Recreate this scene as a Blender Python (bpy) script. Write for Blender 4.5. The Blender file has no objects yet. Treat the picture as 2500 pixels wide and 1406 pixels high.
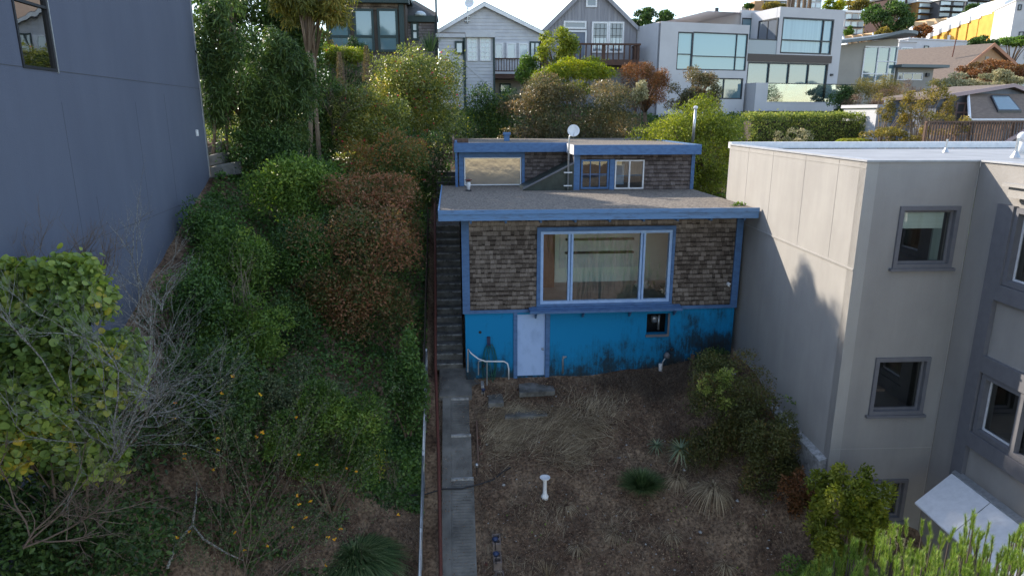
import bpy, math, random
import numpy as np
from mathutils import Vector
C = bpy.context.scene.collection
SC = bpy.context.scene
rnd = random.Random(7)
R = math.radians

# ---------------------------------------------------------------- camera
FPX, PCX, PCY, PITCH, YAW = 1640.0, 1250.0, 703.0, R(14.46), R(4.73)
cam = bpy.data.cameras.new('camera'); camo = bpy.data.objects.new('camera', cam); C.objects.link(camo)
cam.sensor_width = 36; cam.lens = 36 * FPX / 2500; cam.clip_end = 3000; cam.clip_start = .1
_f = Vector((math.sin(YAW) * math.cos(PITCH), math.cos(YAW) * math.cos(PITCH), -math.sin(PITCH)))
camo.rotation_euler = _f.to_track_quat('-Z', 'Y').to_euler()
SC.camera = camo
# ---------------------------------------------------------------- sky and sun
SUN = Vector((-1.0, 1.0, .756)).normalized()
world = bpy.data.worlds.new('World'); SC.world = world; world.use_nodes = True
nt = world.node_tree; bg = nt.nodes['Background']
sky = nt.nodes.new('ShaderNodeTexSky'); sky.sky_type = 'NISHITA'; sky.sun_disc = False
sky.sun_elevation = math.asin(SUN.z); sky.sun_rotation = math.atan2(SUN.x, SUN.y)
sky.air_density = 1.0; sky.dust_density = .3; sky.ozone_density = 1.0
# thin high cloud
tc = nt.nodes.new('ShaderNodeTexCoord'); mp = nt.nodes.new('ShaderNodeMapping'); mp.inputs['Scale'].default_value = (1.2, 1.2, 7)
nz = nt.nodes.new('ShaderNodeTexNoise'); nz.inputs['Scale'].default_value = 2.2; nz.inputs['Detail'].default_value = 7; nz.inputs['Distortion'].default_value = .6
cr = nt.nodes.new('ShaderNodeValToRGB'); cr.color_ramp.elements[0].position = .4; cr.color_ramp.elements[1].position = .68
cr.color_ramp.elements[0].color = (0, 0, 0, 1); cr.color_ramp.elements[1].color = (.28, .28, .28, 1)
mx = nt.nodes.new('ShaderNodeMix'); mx.data_type = 'RGBA'; mx.inputs[7].default_value = (7.5, 7.6, 7.8, 1)
L = nt.links.new
L(tc.outputs['Generated'], mp.inputs[0]); L(mp.outputs[0], nz.inputs[0]); L(nz.outputs[0], cr.inputs[0])
L(cr.outputs[0], mx.inputs[0]); L(sky.outputs[0], mx.inputs[6]); L(mx.outputs[2], bg.inputs[0])
bg.inputs[1].default_value = .15
sl = bpy.data.lights.new('sun', 'SUN'); sl.energy = 3.5; sl.angle = R(.5); sl.color = (1, .89, .74)
so = bpy.data.objects.new('sun', sl); C.objects.link(so); so.rotation_euler = SUN.to_track_quat('Z', 'Y').to_euler()
SC.view_settings.view_transform = 'Standard'; SC.view_settings.look = 'None'
SC.view_settings.exposure = 1.22; SC.view_settings.gamma = 1
SC.cycles.max_bounces = 6; SC.cycles.transparent_max_bounces = 12; SC.cycles.sample_clamp_indirect = 6

# ---------------------------------------------------------------- pixel -> place helpers (used while measuring the photo)
_r = Vector((math.cos(YAW), -math.sin(YAW), 0)); _u = _r.cross(_f)
def ray(px, py): return _f + _r * ((px - PCX) / FPX) - _u * ((py - PCY) / FPX)
def atY(px, py, Y): d = ray(px, py); return d * (Y / d.y)
def atX(px, py, X): d = ray(px, py); return d * (X / d.x)
def atZ(px, py, Z): d = ray(px, py); return d * (Z / d.z)

# ---------------------------------------------------------------- materials
def _mat(name):
    m = bpy.data.materials.new(name); m.use_nodes = True
    return m, m.node_tree.nodes, m.node_tree.links.new, m.node_tree.nodes['Principled BSDF']
def _pos(N, Lk, scale=(1, 1, 1)):
    g = N.new('ShaderNodeNewGeometry'); p = N.new('ShaderNodeMapping'); p.inputs['Scale'].default_value = scale
    Lk(g.outputs['Position'], p.inputs[0]); return p
def _ramp(N, cols, pos=None):
    r = N.new('ShaderNodeValToRGB'); e = r.color_ramp.elements
    pos = pos or [i / (len(cols) - 1) for i in range(len(cols))]
    while len(e) < len(cols): e.new(.5)
    for i, c in enumerate(cols): e[i].position = pos[i]
    for i, c in enumerate(cols): e[i].color = (*c, 1)
    return r
def mat(name, col, rough=.8, col2=None, sc=3.0, detail=6, bump=0, bsc=60, metal=0, stretch=(1, 1, 1), spec=.4, lo=.35, hi=.7, streak=0):
    m, N, Lk, b = _mat(name)
    b.inputs['Roughness'].default_value = rough; b.inputs['Metallic'].default_value = metal
    b.inputs['Specular IOR Level'].default_value = spec
    b.inputs['Base Color'].default_value = (*col, 1)
    if col2:
        p = _pos(N, Lk, stretch); n = N.new('ShaderNodeTexNoise'); n.inputs['Scale'].default_value = sc; n.inputs['Detail'].default_value = detail
        n.inputs['Roughness'].default_value = .62
        r = _ramp(N, [col, col2], [lo, hi]); Lk(p.outputs[0], n.inputs[0]); Lk(n.outputs[0], r.inputs[0]); Lk(r.outputs[0], b.inputs['Base Color'])
    if streak:
        p3 = _pos(N, Lk, (1.1, 1.1, .16)); n3 = N.new('ShaderNodeTexNoise'); n3.inputs['Scale'].default_value = 1.6; n3.inputs['Detail'].default_value = 8; n3.inputs['Roughness'].default_value = .65; Lk(p3.outputs[0], n3.inputs[0])
        r3 = _ramp(N, [(1 - streak,) * 3, (1, 1, 1)], [.30, .66]); Lk(n3.outputs[0], r3.inputs[0]); mu = N.new('ShaderNodeMix'); mu.data_type = 'RGBA'; mu.blend_type = 'MULTIPLY'; mu.inputs[0].default_value = 1
        Lk(r.outputs[0], mu.inputs[6]); Lk(r3.outputs[0], mu.inputs[7]); Lk(mu.outputs[2], b.inputs['Base Color'])
    if bump:
        p2 = _pos(N, Lk, stretch); n2 = N.new('ShaderNodeTexNoise'); n2.inputs['Scale'].default_value = bsc; n2.inputs['Detail'].default_value = 4
        bp = N.new('ShaderNodeBump'); bp.inputs['Strength'].default_value = bump; bp.inputs['Distance'].default_value = .02
        Lk(p2.outputs[0], n2.inputs[0]); Lk(n2.outputs[0], bp.inputs['Height']); Lk(bp.outputs[0], b.inputs['Normal'])
    return m
def leafmat(name, cols, trans=.35, rough=.5, spec=.35, noise=1.3):
    m, N, Lk, b = _mat(name)
    a = N.new('ShaderNodeAttribute'); a.attribute_name = 'v'
    p = _pos(N, Lk); n = N.new('ShaderNodeTexNoise'); n.inputs['Scale'].default_value = noise; n.inputs['Detail'].default_value = 3
    Lk(p.outputs[0], n.inputs[0])
    ad = N.new('ShaderNodeMath'); ad.operation = 'MULTIPLY_ADD'; ad.inputs[1].default_value = .7; ad.inputs[2].default_value = -.35
    Lk(n.outputs[0], ad.inputs[0]); s = N.new('ShaderNodeMath'); s.operation = 'ADD'; Lk(a.outputs['Fac'], s.inputs[0]); Lk(ad.outputs[0], s.inputs[1])
    r = _ramp(N, cols); Lk(s.outputs[0], r.inputs[0]); Lk(r.outputs[0], b.inputs['Base Color'])
    b.inputs['Roughness'].default_value = rough; b.inputs['Specular IOR Level'].default_value = spec
    t = N.new('ShaderNodeBsdfTranslucent'); hs = N.new('ShaderNodeHueSaturation'); hs.inputs['Saturation'].default_value = 1.15; hs.inputs['Value'].default_value = 1.5
    Lk(r.outputs[0], hs.inputs['Color']); Lk(hs.outputs[0], t.inputs[0])
    mx = N.new('ShaderNodeMixShader'); mx.inputs[0].default_value = trans
    Lk(b.outputs[0], mx.inputs[1]); Lk(t.outputs[0], mx.inputs[2]); Lk(mx.outputs[0], N['Material Output'].inputs[0])
    return m
def clearglass(name, refl=.16, tint=(.8, .86, .84), blend=.25):
    m, N, Lk, b = _mat(name); N.remove(b)
    t = N.new('ShaderNodeBsdfTransparent'); t.inputs[0].default_value = (*tint, 1)
    g = N.new('ShaderNodeBsdfGlossy'); g.inputs['Roughness'].default_value = .015
    p = _pos(N, Lk); n2 = N.new('ShaderNodeTexNoise'); n2.inputs['Scale'].default_value = .9; bp = N.new('ShaderNodeBump'); bp.inputs['Strength'].default_value = .06; bp.inputs['Distance'].default_value = .06
    Lk(p.outputs[0], n2.inputs[0]); Lk(n2.outputs[0], bp.inputs['Height']); Lk(bp.outputs[0], g.inputs['Normal'])
    lw = N.new('ShaderNodeLayerWeight'); lw.inputs[0].default_value = blend
    ad = N.new('ShaderNodeMath'); ad.operation = 'ADD'; ad.inputs[1].default_value = refl; Lk(lw.outputs['Fresnel'], ad.inputs[0])
    mx = N.new('ShaderNodeMixShader'); Lk(ad.outputs[0], mx.inputs[0]); Lk(t.outputs[0], mx.inputs[1]); Lk(g.outputs[0], mx.inputs[2]); Lk(mx.outputs[0], N['Material Output'].inputs[0])
    return m
def darkglass(name, col, ior=2.0, rough=.05, col2=None, sc=1.5, stretch=(1, 1, 1)):
    m = mat(name, col, rough, col2, sc=sc, stretch=stretch); b = m.node_tree.nodes['Principled BSDF']
    b.inputs['IOR'].default_value = ior; b.inputs['Specular IOR Level'].default_value = .5
    return m
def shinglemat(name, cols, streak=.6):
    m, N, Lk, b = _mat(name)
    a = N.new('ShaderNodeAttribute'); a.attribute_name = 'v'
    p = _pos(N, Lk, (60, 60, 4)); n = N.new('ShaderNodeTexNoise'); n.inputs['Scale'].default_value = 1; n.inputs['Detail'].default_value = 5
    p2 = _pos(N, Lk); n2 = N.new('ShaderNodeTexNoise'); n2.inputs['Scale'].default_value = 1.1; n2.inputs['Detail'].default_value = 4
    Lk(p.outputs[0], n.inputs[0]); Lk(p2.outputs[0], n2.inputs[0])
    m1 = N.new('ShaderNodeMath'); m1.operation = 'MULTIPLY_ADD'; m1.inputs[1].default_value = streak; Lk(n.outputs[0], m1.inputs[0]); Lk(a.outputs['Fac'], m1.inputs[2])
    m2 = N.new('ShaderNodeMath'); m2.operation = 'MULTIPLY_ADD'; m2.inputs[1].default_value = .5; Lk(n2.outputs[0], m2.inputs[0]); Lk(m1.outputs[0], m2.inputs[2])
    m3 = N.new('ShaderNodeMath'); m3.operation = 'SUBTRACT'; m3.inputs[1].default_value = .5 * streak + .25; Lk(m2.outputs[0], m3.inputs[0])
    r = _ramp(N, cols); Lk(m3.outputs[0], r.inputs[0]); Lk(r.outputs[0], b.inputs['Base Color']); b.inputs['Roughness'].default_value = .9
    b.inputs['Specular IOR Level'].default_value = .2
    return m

M = {}
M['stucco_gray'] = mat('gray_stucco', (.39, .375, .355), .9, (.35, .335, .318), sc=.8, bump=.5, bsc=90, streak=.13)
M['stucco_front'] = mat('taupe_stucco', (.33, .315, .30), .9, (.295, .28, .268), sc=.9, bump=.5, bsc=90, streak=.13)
M['trim_gray'] = mat('dark_gray_trim', (.15, .15, .165), .6, (.125, .125, .14), sc=6)
M['stucco_slate'] = mat('slate_stucco', (.12, .138, .19), .92, (.10, .116, .165), sc=.35, bump=.45, bsc=70, stretch=(1, 1, .5), streak=.06)
M['seam'] = mat('dark_seam', (.07, .075, .09), .9)
M['steel'] = mat('galvanised_steel', (.5, .52, .55), .4, (.33, .35, .37), sc=14, metal=.7)
M['steel_matt'] = mat('grey_painted_coping', (.40, .41, .43), .7, (.3, .31, .33), sc=5); M['white_metal'] = mat('white_painted_metal', (.72, .73, .76), .45, (.6, .61, .64), sc=7)
M['blue_trim'] = mat('faded_blue_trim', (.075, .165, .34), .6, (.045, .10, .22), sc=5, detail=9, stretch=(1, 1, 2.5), bump=.2, bsc=40, lo=.42, hi=.75)
M['blue_fascia'] = mat('weathered_blue_fascia', (.12, .24, .44), .6, (.08, .12, .19), sc=4, detail=10, stretch=(.8, 1, 5), bump=.2, bsc=40, lo=.5, hi=.75)
M['light_blue'] = mat('light_blue_paint', (.34, .5, .76), .45, (.26, .40, .66), sc=6)
M['door_blue'] = mat('pale_blue_door', (.37, .52, .80), .5, (.24, .36, .60), sc=3, detail=10, lo=.5, hi=.8, stretch=(1, 1, .6))
M['wood_dark'] = mat('dark_wood', (.05, .04, .035), .85, (.10, .08, .065), sc=9, stretch=(1, 1, .2))
M['rust'] = mat('rusty_red_steel', (.12, .035, .025), .75, (.07, .025, .02), sc=20)
M['black'] = mat('black_plastic', (.012, .013, .018), .5)
M['navy'] = mat('navy_plastic', (.02, .035, .09), .35)
M['white'] = mat('white_paint', (.75, .76, .78), .55, (.62, .63, .66), sc=5)
M['concrete'] = mat('weathered_concrete', (.18, .175, .165), .92, (.065, .063, .06), sc=1.6, detail=12, bump=.5, bsc=45)
M['conc_light'] = mat('worn_pale_concrete', (.42, .42, .42), .92, (.16, .16, .155), sc=9, detail=9, bump=.5, bsc=30)
M['conc_dark'] = mat('mossy_concrete', (.17, .165, .155), .95, (.05, .05, .045), sc=3.5, detail=10, bump=.5, bsc=35)
M['conc_step'] = mat('worn_step_edge', (.34, .34, .33), .95, (.07, .07, .065), sc=7, detail=10, lo=.42, hi=.62); M['dirt'] = mat('dry_soil', (.125, .085, .064), .97, (.05, .034, .027), sc=2.2, detail=12, bump=1.0, bsc=18)
M['timber'] = mat('old_timber', (.16, .10, .075), .9, (.07, .045, .035), sc=10, stretch=(1, .2, 1))
M['green_hose'] = mat('green_hose', (.012, .10, .075), .45)
M['bark'] = mat('brown_bark', (.17, .12, .085), .9, (.08, .055, .04), sc=14, stretch=(1, 1, .25), bump=.6, bsc=30)
M['bark_pale'] = mat('pale_bark', (.30, .235, .175), .85, (.17, .12, .09), sc=9, stretch=(1, 1, .2), bump=.4, bsc=25)
M['lichen'] = mat('lichen_twig', (.30, .31, .29), .95, (.10, .08, .07), sc=30, lo=.42, hi=.58)
M['twig'] = mat('dry_twig', (.20, .15, .115), .95, (.10, .07, .055), sc=25)
M['gravel_roof'] = mat('gravel_roofing', (.28, .24, .20), .95, (.06, .055, .05), sc=17, detail=9, bump=1, bsc=40, lo=.36, hi=.66)
M['glass'] = clearglass('window_glass', refl=.15, tint=(.9, .95, .92))
M['glass_green'] = clearglass('green_tinted_glass', refl=.10, tint=(.62, .78, .72))
M['glass_far'] = darkglass('far_window_glass', (.10, .16, .20), ior=2.4)
M['brushed'] = mat('rippled_film', (.46, .40, .33), .12, (.38, .33, .28), sc=.8, bump=.55, bsc=1.3, metal=.55)

# ---------------------------------------------------------------- things and parts
def tag(o, label=None, cat=None, group=None, kind=None):
    if label: o['label'] = label
    if cat: o['category'] = cat
    if group: o['group'] = group
    if kind: o['kind'] = kind
    return o
def thing(name, label, cat, loc=(0, 0, 0), group=None):
    o = bpy.data.objects.new(name, None); C.objects.link(o); o.location = loc; o.empty_display_size = .2
    return tag(o, label, cat, group)
def _wloc(o):
    l = Vector((0, 0, 0))
    while o is not None: l += o.location; o = o.parent
    return l
def link(name, me, parent=None, loc=None):
    o = bpy.data.objects.new(name, me); C.objects.link(o)
    base = _wloc(parent) if parent else Vector(loc or (0, 0, 0))
    if parent: o.parent = parent
    else: o.location = base
    if base.length:
        a = np.empty(len(me.vertices) * 3, np.float32); me.vertices.foreach_get('co', a)
        a.reshape(-1, 3)[:] -= np.array(base, np.float32); me.vertices.foreach_set('co', a)
    return o

class Wall:
    """upright plane through O; ang 0 faces the street (-Y), -90 faces left, 90 faces right"""
    def __init__(s, O, ang=0.0):
        a = R(ang); s.O = Vector((O[0], O[1], 0)); s.d = Vector((math.cos(a), math.sin(a), 0)); s.n = Vector((math.sin(a), -math.cos(a), 0))
    def pt(s, u, z, off=0): p = s.O + s.d * u + s.n * off; return Vector((p.x, p.y, z))
    def uz(s, px, py, off=0):
        d = ray(px, py); p = d * ((s.O + s.n * off).dot(s.n) / d.dot(s.n)); return (p - s.O).dot(s.d), p.z
class MB:
    def __init__(s): s.v = []; s.f = []; s.a = []
    def add(s, vs, fs, a=.5):
        k = len(s.v); s.v += [tuple(v) for v in vs]; s.f += [tuple(i + k for i in f) for f in fs]; s.a += [a] * len(fs); return s
    def quad(s, p, a=.5): return s.add(p, [tuple(range(len(p)))], a)
    def hexa(s, p, a=.5): return s.add(p, [(0, 1, 2, 3), (7, 6, 5, 4), (0, 4, 5, 1), (1, 5, 6, 2), (2, 6, 7, 3), (3, 7, 4, 0)], a)
    def box(s, x0, x1, y0, y1, z0, z1, a=.5):
        return s.hexa([(x0, y0, z0), (x1, y0, z0), (x1, y1, z0), (x0, y1, z0), (x0, y0, z1), (x1, y0, z1), (x1, y1, z1), (x0, y1, z1)], a)
    def wbox(s, W, u0, u1, z0, z1, o0, o1, a=.5):
        P = W.pt
        return s.hexa([P(u0, z0, o1), P(u1, z0, o1), P(u1, z0, o0), P(u0, z0, o0), P(u0, z1, o1), P(u1, z1, o1), P(u1, z1, o0), P(u0, z1, o0)], a)
    def pbox(s, W, tl, br, o0, o1, ref=0, a=.5):
        u0, z1 = W.uz(*tl, ref); u1, z0 = W.uz(*br, ref); return s.wbox(W, u0, u1, z0, z1, o0, o1, a)
    def prism(s, poly, vec, a=.5):
        n = len(poly); vec = Vector(vec); t = [Vector(p) for p in poly]; b = [p + vec for p in t]
        return s.add(t + b, [tuple(range(n)), tuple(range(2 * n - 1, n - 1, -1))] + [(i, n + i, n + (i + 1) % n, (i + 1) % n) for i in range(n)], a)
    def tube(s, pts, rad, n=6, a=.5, cap=True):
        pts = [Vector(p) for p in pts]
        if not isinstance(rad, (list, tuple)): rad = [rad] * len(pts)
        vs = []; fs = []; prev = None
        for i, p in enumerate(pts):
            t = (pts[min(i + 1, len(pts) - 1)] - pts[max(i - 1, 0)])
            if t.length < 1e-7: t = Vector((0, 0, 1))
            t.normalize()
            if prev is None: prev = t.orthogonal().normalized()
            x = (prev - t * prev.dot(t)); x = x.normalized() if x.length > 1e-5 else t.orthogonal().normalized(); prev = x; y = t.cross(x)
            for k in range(n):
                c = 2 * math.pi * k / n; vs.append(p + (x * math.cos(c) + y * math.sin(c)) * rad[i])
        for i in range(len(pts) - 1):
            for k in range(n): fs.append((i * n + k, i * n + (k + 1) % n, (i + 1) * n + (k + 1) % n, (i + 1) * n + k))
        if cap and n > 2: fs += [tuple(range(n - 1, -1, -1)), tuple((len(pts) - 1) * n + k for k in range(n))]
        return s.add(vs, fs, a)
    def lathe(s, c, prof, n=20, a=.5):
        c = Vector(c); vs = []; fs = []
        for r, z in prof:
            for k in range(n): t = 2 * math.pi * k / n; vs.append(c + Vector((r * math.cos(t), r * math.sin(t), z)))
        for i in range(len(prof) - 1):
            for k in range(n): fs.append((i * n + k, i * n + (k + 1) % n, (i + 1) * n + (k + 1) % n, (i + 1) * n + k))
        fs += [tuple(range(n - 1, -1, -1)), tuple((len(prof) - 1) * n + k for k in range(n))]
        return s.add(vs, fs, a)
    def build(s, name, m, parent=None, smooth=False, loc=None, bevel=0):
        me = bpy.data.meshes.new(name); me.from_pydata(s.v, [], s.f)
        at = me.attributes.new('v', 'FLOAT', 'FACE'); at.data.foreach_set('value', s.a)
        if smooth: me.polygons.foreach_set('use_smooth', [True] * len(s.f))
        me.materials.append(M[m] if isinstance(m, str) else m)
        if parent is None and loc is None:
            a = np.array(s.v); loc = ((a[:, 0].min() + a[:, 0].max()) / 2, (a[:, 1].min() + a[:, 1].max()) / 2, a[:, 2].min())
        o = link(name, me, parent, loc)
        if bevel:
            b = o.modifiers.new('bevel', 'BEVEL'); b.width = bevel; b.segments = 2; b.limit_method = 'ANGLE'
        return o
def holed(mb, W, u0, u1, z0, z1, holes, thick, front=0.0):
    """wall slab with real openings; holes = [(u0,u1,z0,z1)]"""
    us = sorted({u0, u1, *[h[i] for h in holes for i in (0, 1)]}); zs = sorted({z0, z1, *[h[i] for h in holes for i in (2, 3)]})
    us = [u for u in us if u0 <= u <= u1]; zs = [z for z in zs if z0 <= z <= z1]
    for i in range(len(us) - 1):
        for j in range(len(zs) - 1):
            cu, cz = (us[i] + us[i + 1]) / 2, (zs[j] + zs[j + 1]) / 2
            if any(h[0] < cu < h[1] and h[2] < cz < h[3] for h in holes): continue
            for o in (front, front - thick):
                mb.quad([W.pt(us[i], zs[j], o), W.pt(us[i + 1], zs[j], o), W.pt(us[i + 1], zs[j + 1], o), W.pt(us[i], zs[j + 1], o)])
    for a, b, c, d in list(holes) + [(u0, u1, z0, z1)]:
        q = [(a, c), (b, c), (b, d), (a, d)]
        for k in range(4):
            (ua, za), (ub, zb) = q[k], q[(k + 1) % 4]
            mb.quad([W.pt(ua, za, front), W.pt(ub, zb, front), W.pt(ub, zb, front - thick), W.pt(ua, za, front - thick)])
def hole(W, tl, br, ref=0):
    u0, z1 = W.uz(*tl, ref); u1, z0 = W.uz(*br, ref); return (u0, u1, z0, z1)
def frame(mb, W, h, fw, o0, o1, vs=(), hs=(), mw=None):
    """border with mullions: vs/hs = fractions"""
    u0, u1, z0, z1 = h; mw = mw or fw * .8
    mb.wbox(W, u0, u0 + fw, z0, z1, o0, o1); mb.wbox(W, u1 - fw, u1, z0, z1, o0, o1)
    mb.wbox(W, u0 + fw, u1 - fw, z0, z0 + fw, o0, o1); mb.wbox(W, u0 + fw, u1 - fw, z1 - fw, z1, o0, o1)
    for v in vs: c = u0 + (u1 - u0) * v; mb.wbox(W, c - mw / 2, c + mw / 2, z0 + fw, z1 - fw, o0, o1 - .004)
    for v in hs: c = z0 + (z1 - z0) * v; mb.wbox(W, u0 + fw, u1 - fw, c - mw / 2, c + mw / 2, o0, o1 - .008)
def window(root, W, tl, br, fm, gm, fw=.07, o=(-.02, .05), vs=(), hs=(), ref=0, h=None, label=None, mw=None, go=None):
    h = h or hole(W, tl, br, ref); mb = MB(); frame(mb, W, h, fw, o[0], o[1], vs, hs, mw); f = mb.build('window', fm, root)
    if label: f['label'] = label
    g = MB(); q = go if go is not None else (o[0] + o[1]) / 2
    g.quad([W.pt(h[0] + fw * .5, h[2] + fw * .5, q), W.pt(h[1] - fw * .5, h[2] + fw * .5, q), W.pt(h[1] - fw * .5, h[3] - fw * .5, q), W.pt(h[0] + fw * .5, h[3] - fw * .5, q)])
    g.build('pane', gm, f); return f
def room(root, W, h, depth, m, back=None, front=-.24, ext=.5, name='room_interior'):
    u0, u1, z0, z1 = h[0] - ext, h[1] + ext, h[2] - ext, h[3] + ext; b = -depth; mb = MB(); P = W.pt
    mb.quad([P(u0, z0, b), P(u1, z0, b), P(u1, z1, b), P(u0, z1, b)], .6)
    mb.quad([P(u0, z0, front), P(u1, z0, front), P(u1, z0, b), P(u0, z0, b)], .1); mb.quad([P(u0, z1, front), P(u1, z1, front), P(u1, z1, b), P(u0, z1, b)], .9)
    mb.quad([P(u0, z0, front), P(u0, z0, b), P(u0, z1, b), P(u0, z1, front)], .5); mb.quad([P(u1, z0, front), P(u1, z0, b), P(u1, z1, b), P(u1, z1, front)], .5)
    return mb.build(name, m, root)
def shingles(name, m, root, W, u0, u1, z0, z1, holes=(), row=.135, wid=.13, off=0.0, seed=1, rough=.014, topband=0):
    r = random.Random(seed); mb = MB(); n = max(1, round((z1 - z0) / row)); row = (z1 - z0) / n; P = W.pt
    for j in range(n):
        zb = z0 + j * row; u = u0 - r.random() * wid
        while u < u1:
            w = wid * r.uniform(.55, 1.45); a, b = max(u + .003, u0), min(u + w - .003, u1); u += w
            if b - a < .01: continue
            zz = zb - r.uniform(0, rough) if j else zb; zt = zb + row + .012 if j < n - 1 else z1; c = (a + b) / 2
            skip = False
            for h in holes:
                if h[2] < zb + row * .6 and h[3] > zb + row * .4:
                    if h[0] < c < h[1]: skip = True
                    elif a < h[0] < b: b = h[0]
                    elif a < h[1] < b: a = h[1]
            if skip: continue
            ob = off + .034 + r.uniform(-.006, .008); ot = off + .004
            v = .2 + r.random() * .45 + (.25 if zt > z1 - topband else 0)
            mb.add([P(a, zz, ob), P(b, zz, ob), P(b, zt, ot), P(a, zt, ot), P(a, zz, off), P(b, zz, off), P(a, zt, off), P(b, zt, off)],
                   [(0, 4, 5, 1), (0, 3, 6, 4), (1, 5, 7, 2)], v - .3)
            t = r.uniform(.12, .34); zm, om = zz + (zt - zz) * t, ob + (ot - ob) * t  # darker butt: stain plus the shadow line under each row, put into the colour
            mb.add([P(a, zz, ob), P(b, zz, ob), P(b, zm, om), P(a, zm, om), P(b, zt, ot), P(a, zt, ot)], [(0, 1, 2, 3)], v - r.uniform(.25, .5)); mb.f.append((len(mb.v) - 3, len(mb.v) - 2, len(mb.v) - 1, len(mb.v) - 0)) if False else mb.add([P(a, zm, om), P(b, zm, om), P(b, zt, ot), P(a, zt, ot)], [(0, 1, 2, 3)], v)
    return mb.build(name, m, root)

# ---------------------------------------------------------------- leaves
TEMPL = {
 'oval': ([(0, 0, 0), (.3, .5, .1), (1, 0, -.05), (.3, -.5, .1)], [(0, 1, 2, 3)]),
 'oak': ([(0, 0, 0), (.25, .42, .08), (.7, .38, .05), (1, 0, -.12), (.7, -.38, .05), (.25, -.42, .08)], [(0, 1, 2, 3), (0, 3, 4, 5)]),
 'round': ([(0, 0, 0), (.12, .42, .06), (.5, .56, .1), (.85, .3, .02), (1.02, 0, -.1), (.85, -.3, .02), (.5, -.56, .1), (.12, -.42, .06)], [(0, 1, 2, 3, 4), (0, 4, 5, 6, 7)]),
 'long': ([(0, .12, 0), (0, -.12, 0), (.4, .5, .04), (.4, -.5, .04), (.75, .4, -.1), (.75, -.4, -.1), (1, 0, -.3)], [(0, 1, 3, 2), (2, 3, 5, 4), (4, 5, 6)]),
}
def nrm(a): return a / np.maximum(np.linalg.norm(a, axis=1, keepdims=True), 1e-9)
def leaves(name, P, D, Nn, L_, wr, kind, v, m, parent, droop=0.0, stuff=None):
    T, F = TEMPL[kind]; T = np.array(T); n = len(P)
    D = nrm(D); S = nrm(np.cross(Nn, D)); U = np.cross(D, S)
    L_ = np.broadcast_to(np.asarray(L_, float), (n,))
    co = P[:, None] + L_[:, None, None] * (T[None, :, 0, None] * D[:, None] + T[None, :, 1, None] * wr * S[:, None] + T[None, :, 2, None] * U[:, None])
    if droop: co[:, :, 2] -= droop * L_[:, None] * T[None, :, 0] ** 2
    return rawmesh(name, co.reshape(-1, 3), F, len(T), n, v, m, parent, stuff)
def rawmesh(name, co, F, k, n, v, m, parent, stuff=None, smooth=False):
    me = bpy.data.meshes.new(name); co = np.ascontiguousarray(co, np.float32)
    me.vertices.add(len(co)); me.vertices.foreach_set('co', co.ravel())
    one = np.concatenate([np.array(f) for f in F]); ln = np.array([len(f) for f in F])
    idx = (np.arange(n)[:, None] * k + one[None]).ravel().astype(np.int32); tot = np.tile(ln, n).astype(np.int32)
    st = np.concatenate([[0], np.cumsum(tot)[:-1]]).astype(np.int32)
    me.loops.add(len(idx)); me.loops.foreach_set('vertex_index', idx); me.polygons.add(len(tot)); me.polygons.foreach_set('loop_start', st)
    try: me.polygons.foreach_set('loop_total', tot)
    except Exception: pass
    at = me.attributes.new('v', 'FLOAT', 'FACE'); at.data.foreach_set('value', np.repeat(v, len(F)).astype(np.float32))
    me.update(calc_edges=True); me.materials.append(M[m] if isinstance(m, str) else m)
    loc = None
    if parent is None: loc = (float(co[:, 0].mean()), float(co[:, 1].mean()), float(co[:, 2].min()))
    o = link(name, me, parent, loc)
    if stuff: o['kind'] = 'stuff'
    return o
def crown(rng, c, r, nb, n, br=(.3, .5), inner=.12, lump=.18, sq=0.0):
    """points on many clumps spread through an ellipsoid; returns points, outward dirs, tone, clump centres"""
    c = np.array(c); r = np.array(r); d = nrm(rng.normal(size=(nb, 3))); d[:, 1] = np.where(d[:, 1] > .45, -d[:, 1], d[:, 1])
    d = d / np.abs(d).max(1, keepdims=True) ** sq; rad = rng.uniform(br[0], br[1], nb); cc = c + d * r * (1 - rad[:, None] * .9) * rng.uniform(.62, 1.06, nb)[:, None]
    tone = rng.random(nb); w = rad ** 2; b = rng.choice(nb, n, p=w / w.sum())
    q = nrm(rng.normal(size=(n, 3))); q[:, 2] = np.where(q[:, 2] < -.7, -q[:, 2], q[:, 2])
    s = 1 - rng.random(n) ** 2 * .35; k = rng.random(n) < inner; s = np.where(k, rng.uniform(.2, .7, n), s)
    s *= 1 + lump * np.sin(q[:, 0] * 7 + b * 2.1) * np.sin(q[:, 1] * 6 + b) + rng.normal(size=n) * .06 + (rng.random(n) < .06) * rng.uniform(.05, .3, n)
    P = cc[b] + q * (rad[b] * s)[:, None] * r
    return P, q, np.clip(tone[b] * .45 + rng.random(n) * .55, 0, 1), cc
def foliage(name, root, rng, c, r, n, size, m, kind='oval', nb=14, wr=.55, droop=0.0, br=(.3, .5), inner=.12, up=.35, lump=.18, rjit=.9, zmin=None, sq=0.0):
    P, q, v, cc = crown(rng, c, r, nb, n, br, inner, lump, sq)
    if zmin is not None:
        k = P[:, 2] > zmin - .1; P, q, v = P[k], q[k], v[k]
    n = len(P); Nn = nrm(q + rng.normal(size=(n, 3)) * .55 + np.array([0, 0, up])); D = nrm(q * .7 + rng.normal(size=(n, 3)) * rjit)
    if kind == 'long': D[:, 2] -= .5
    leaves(name, P, D, Nn, size * rng.uniform(.6, 1.3, n), wr, kind, v, m, root, droop)
    return cc
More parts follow.
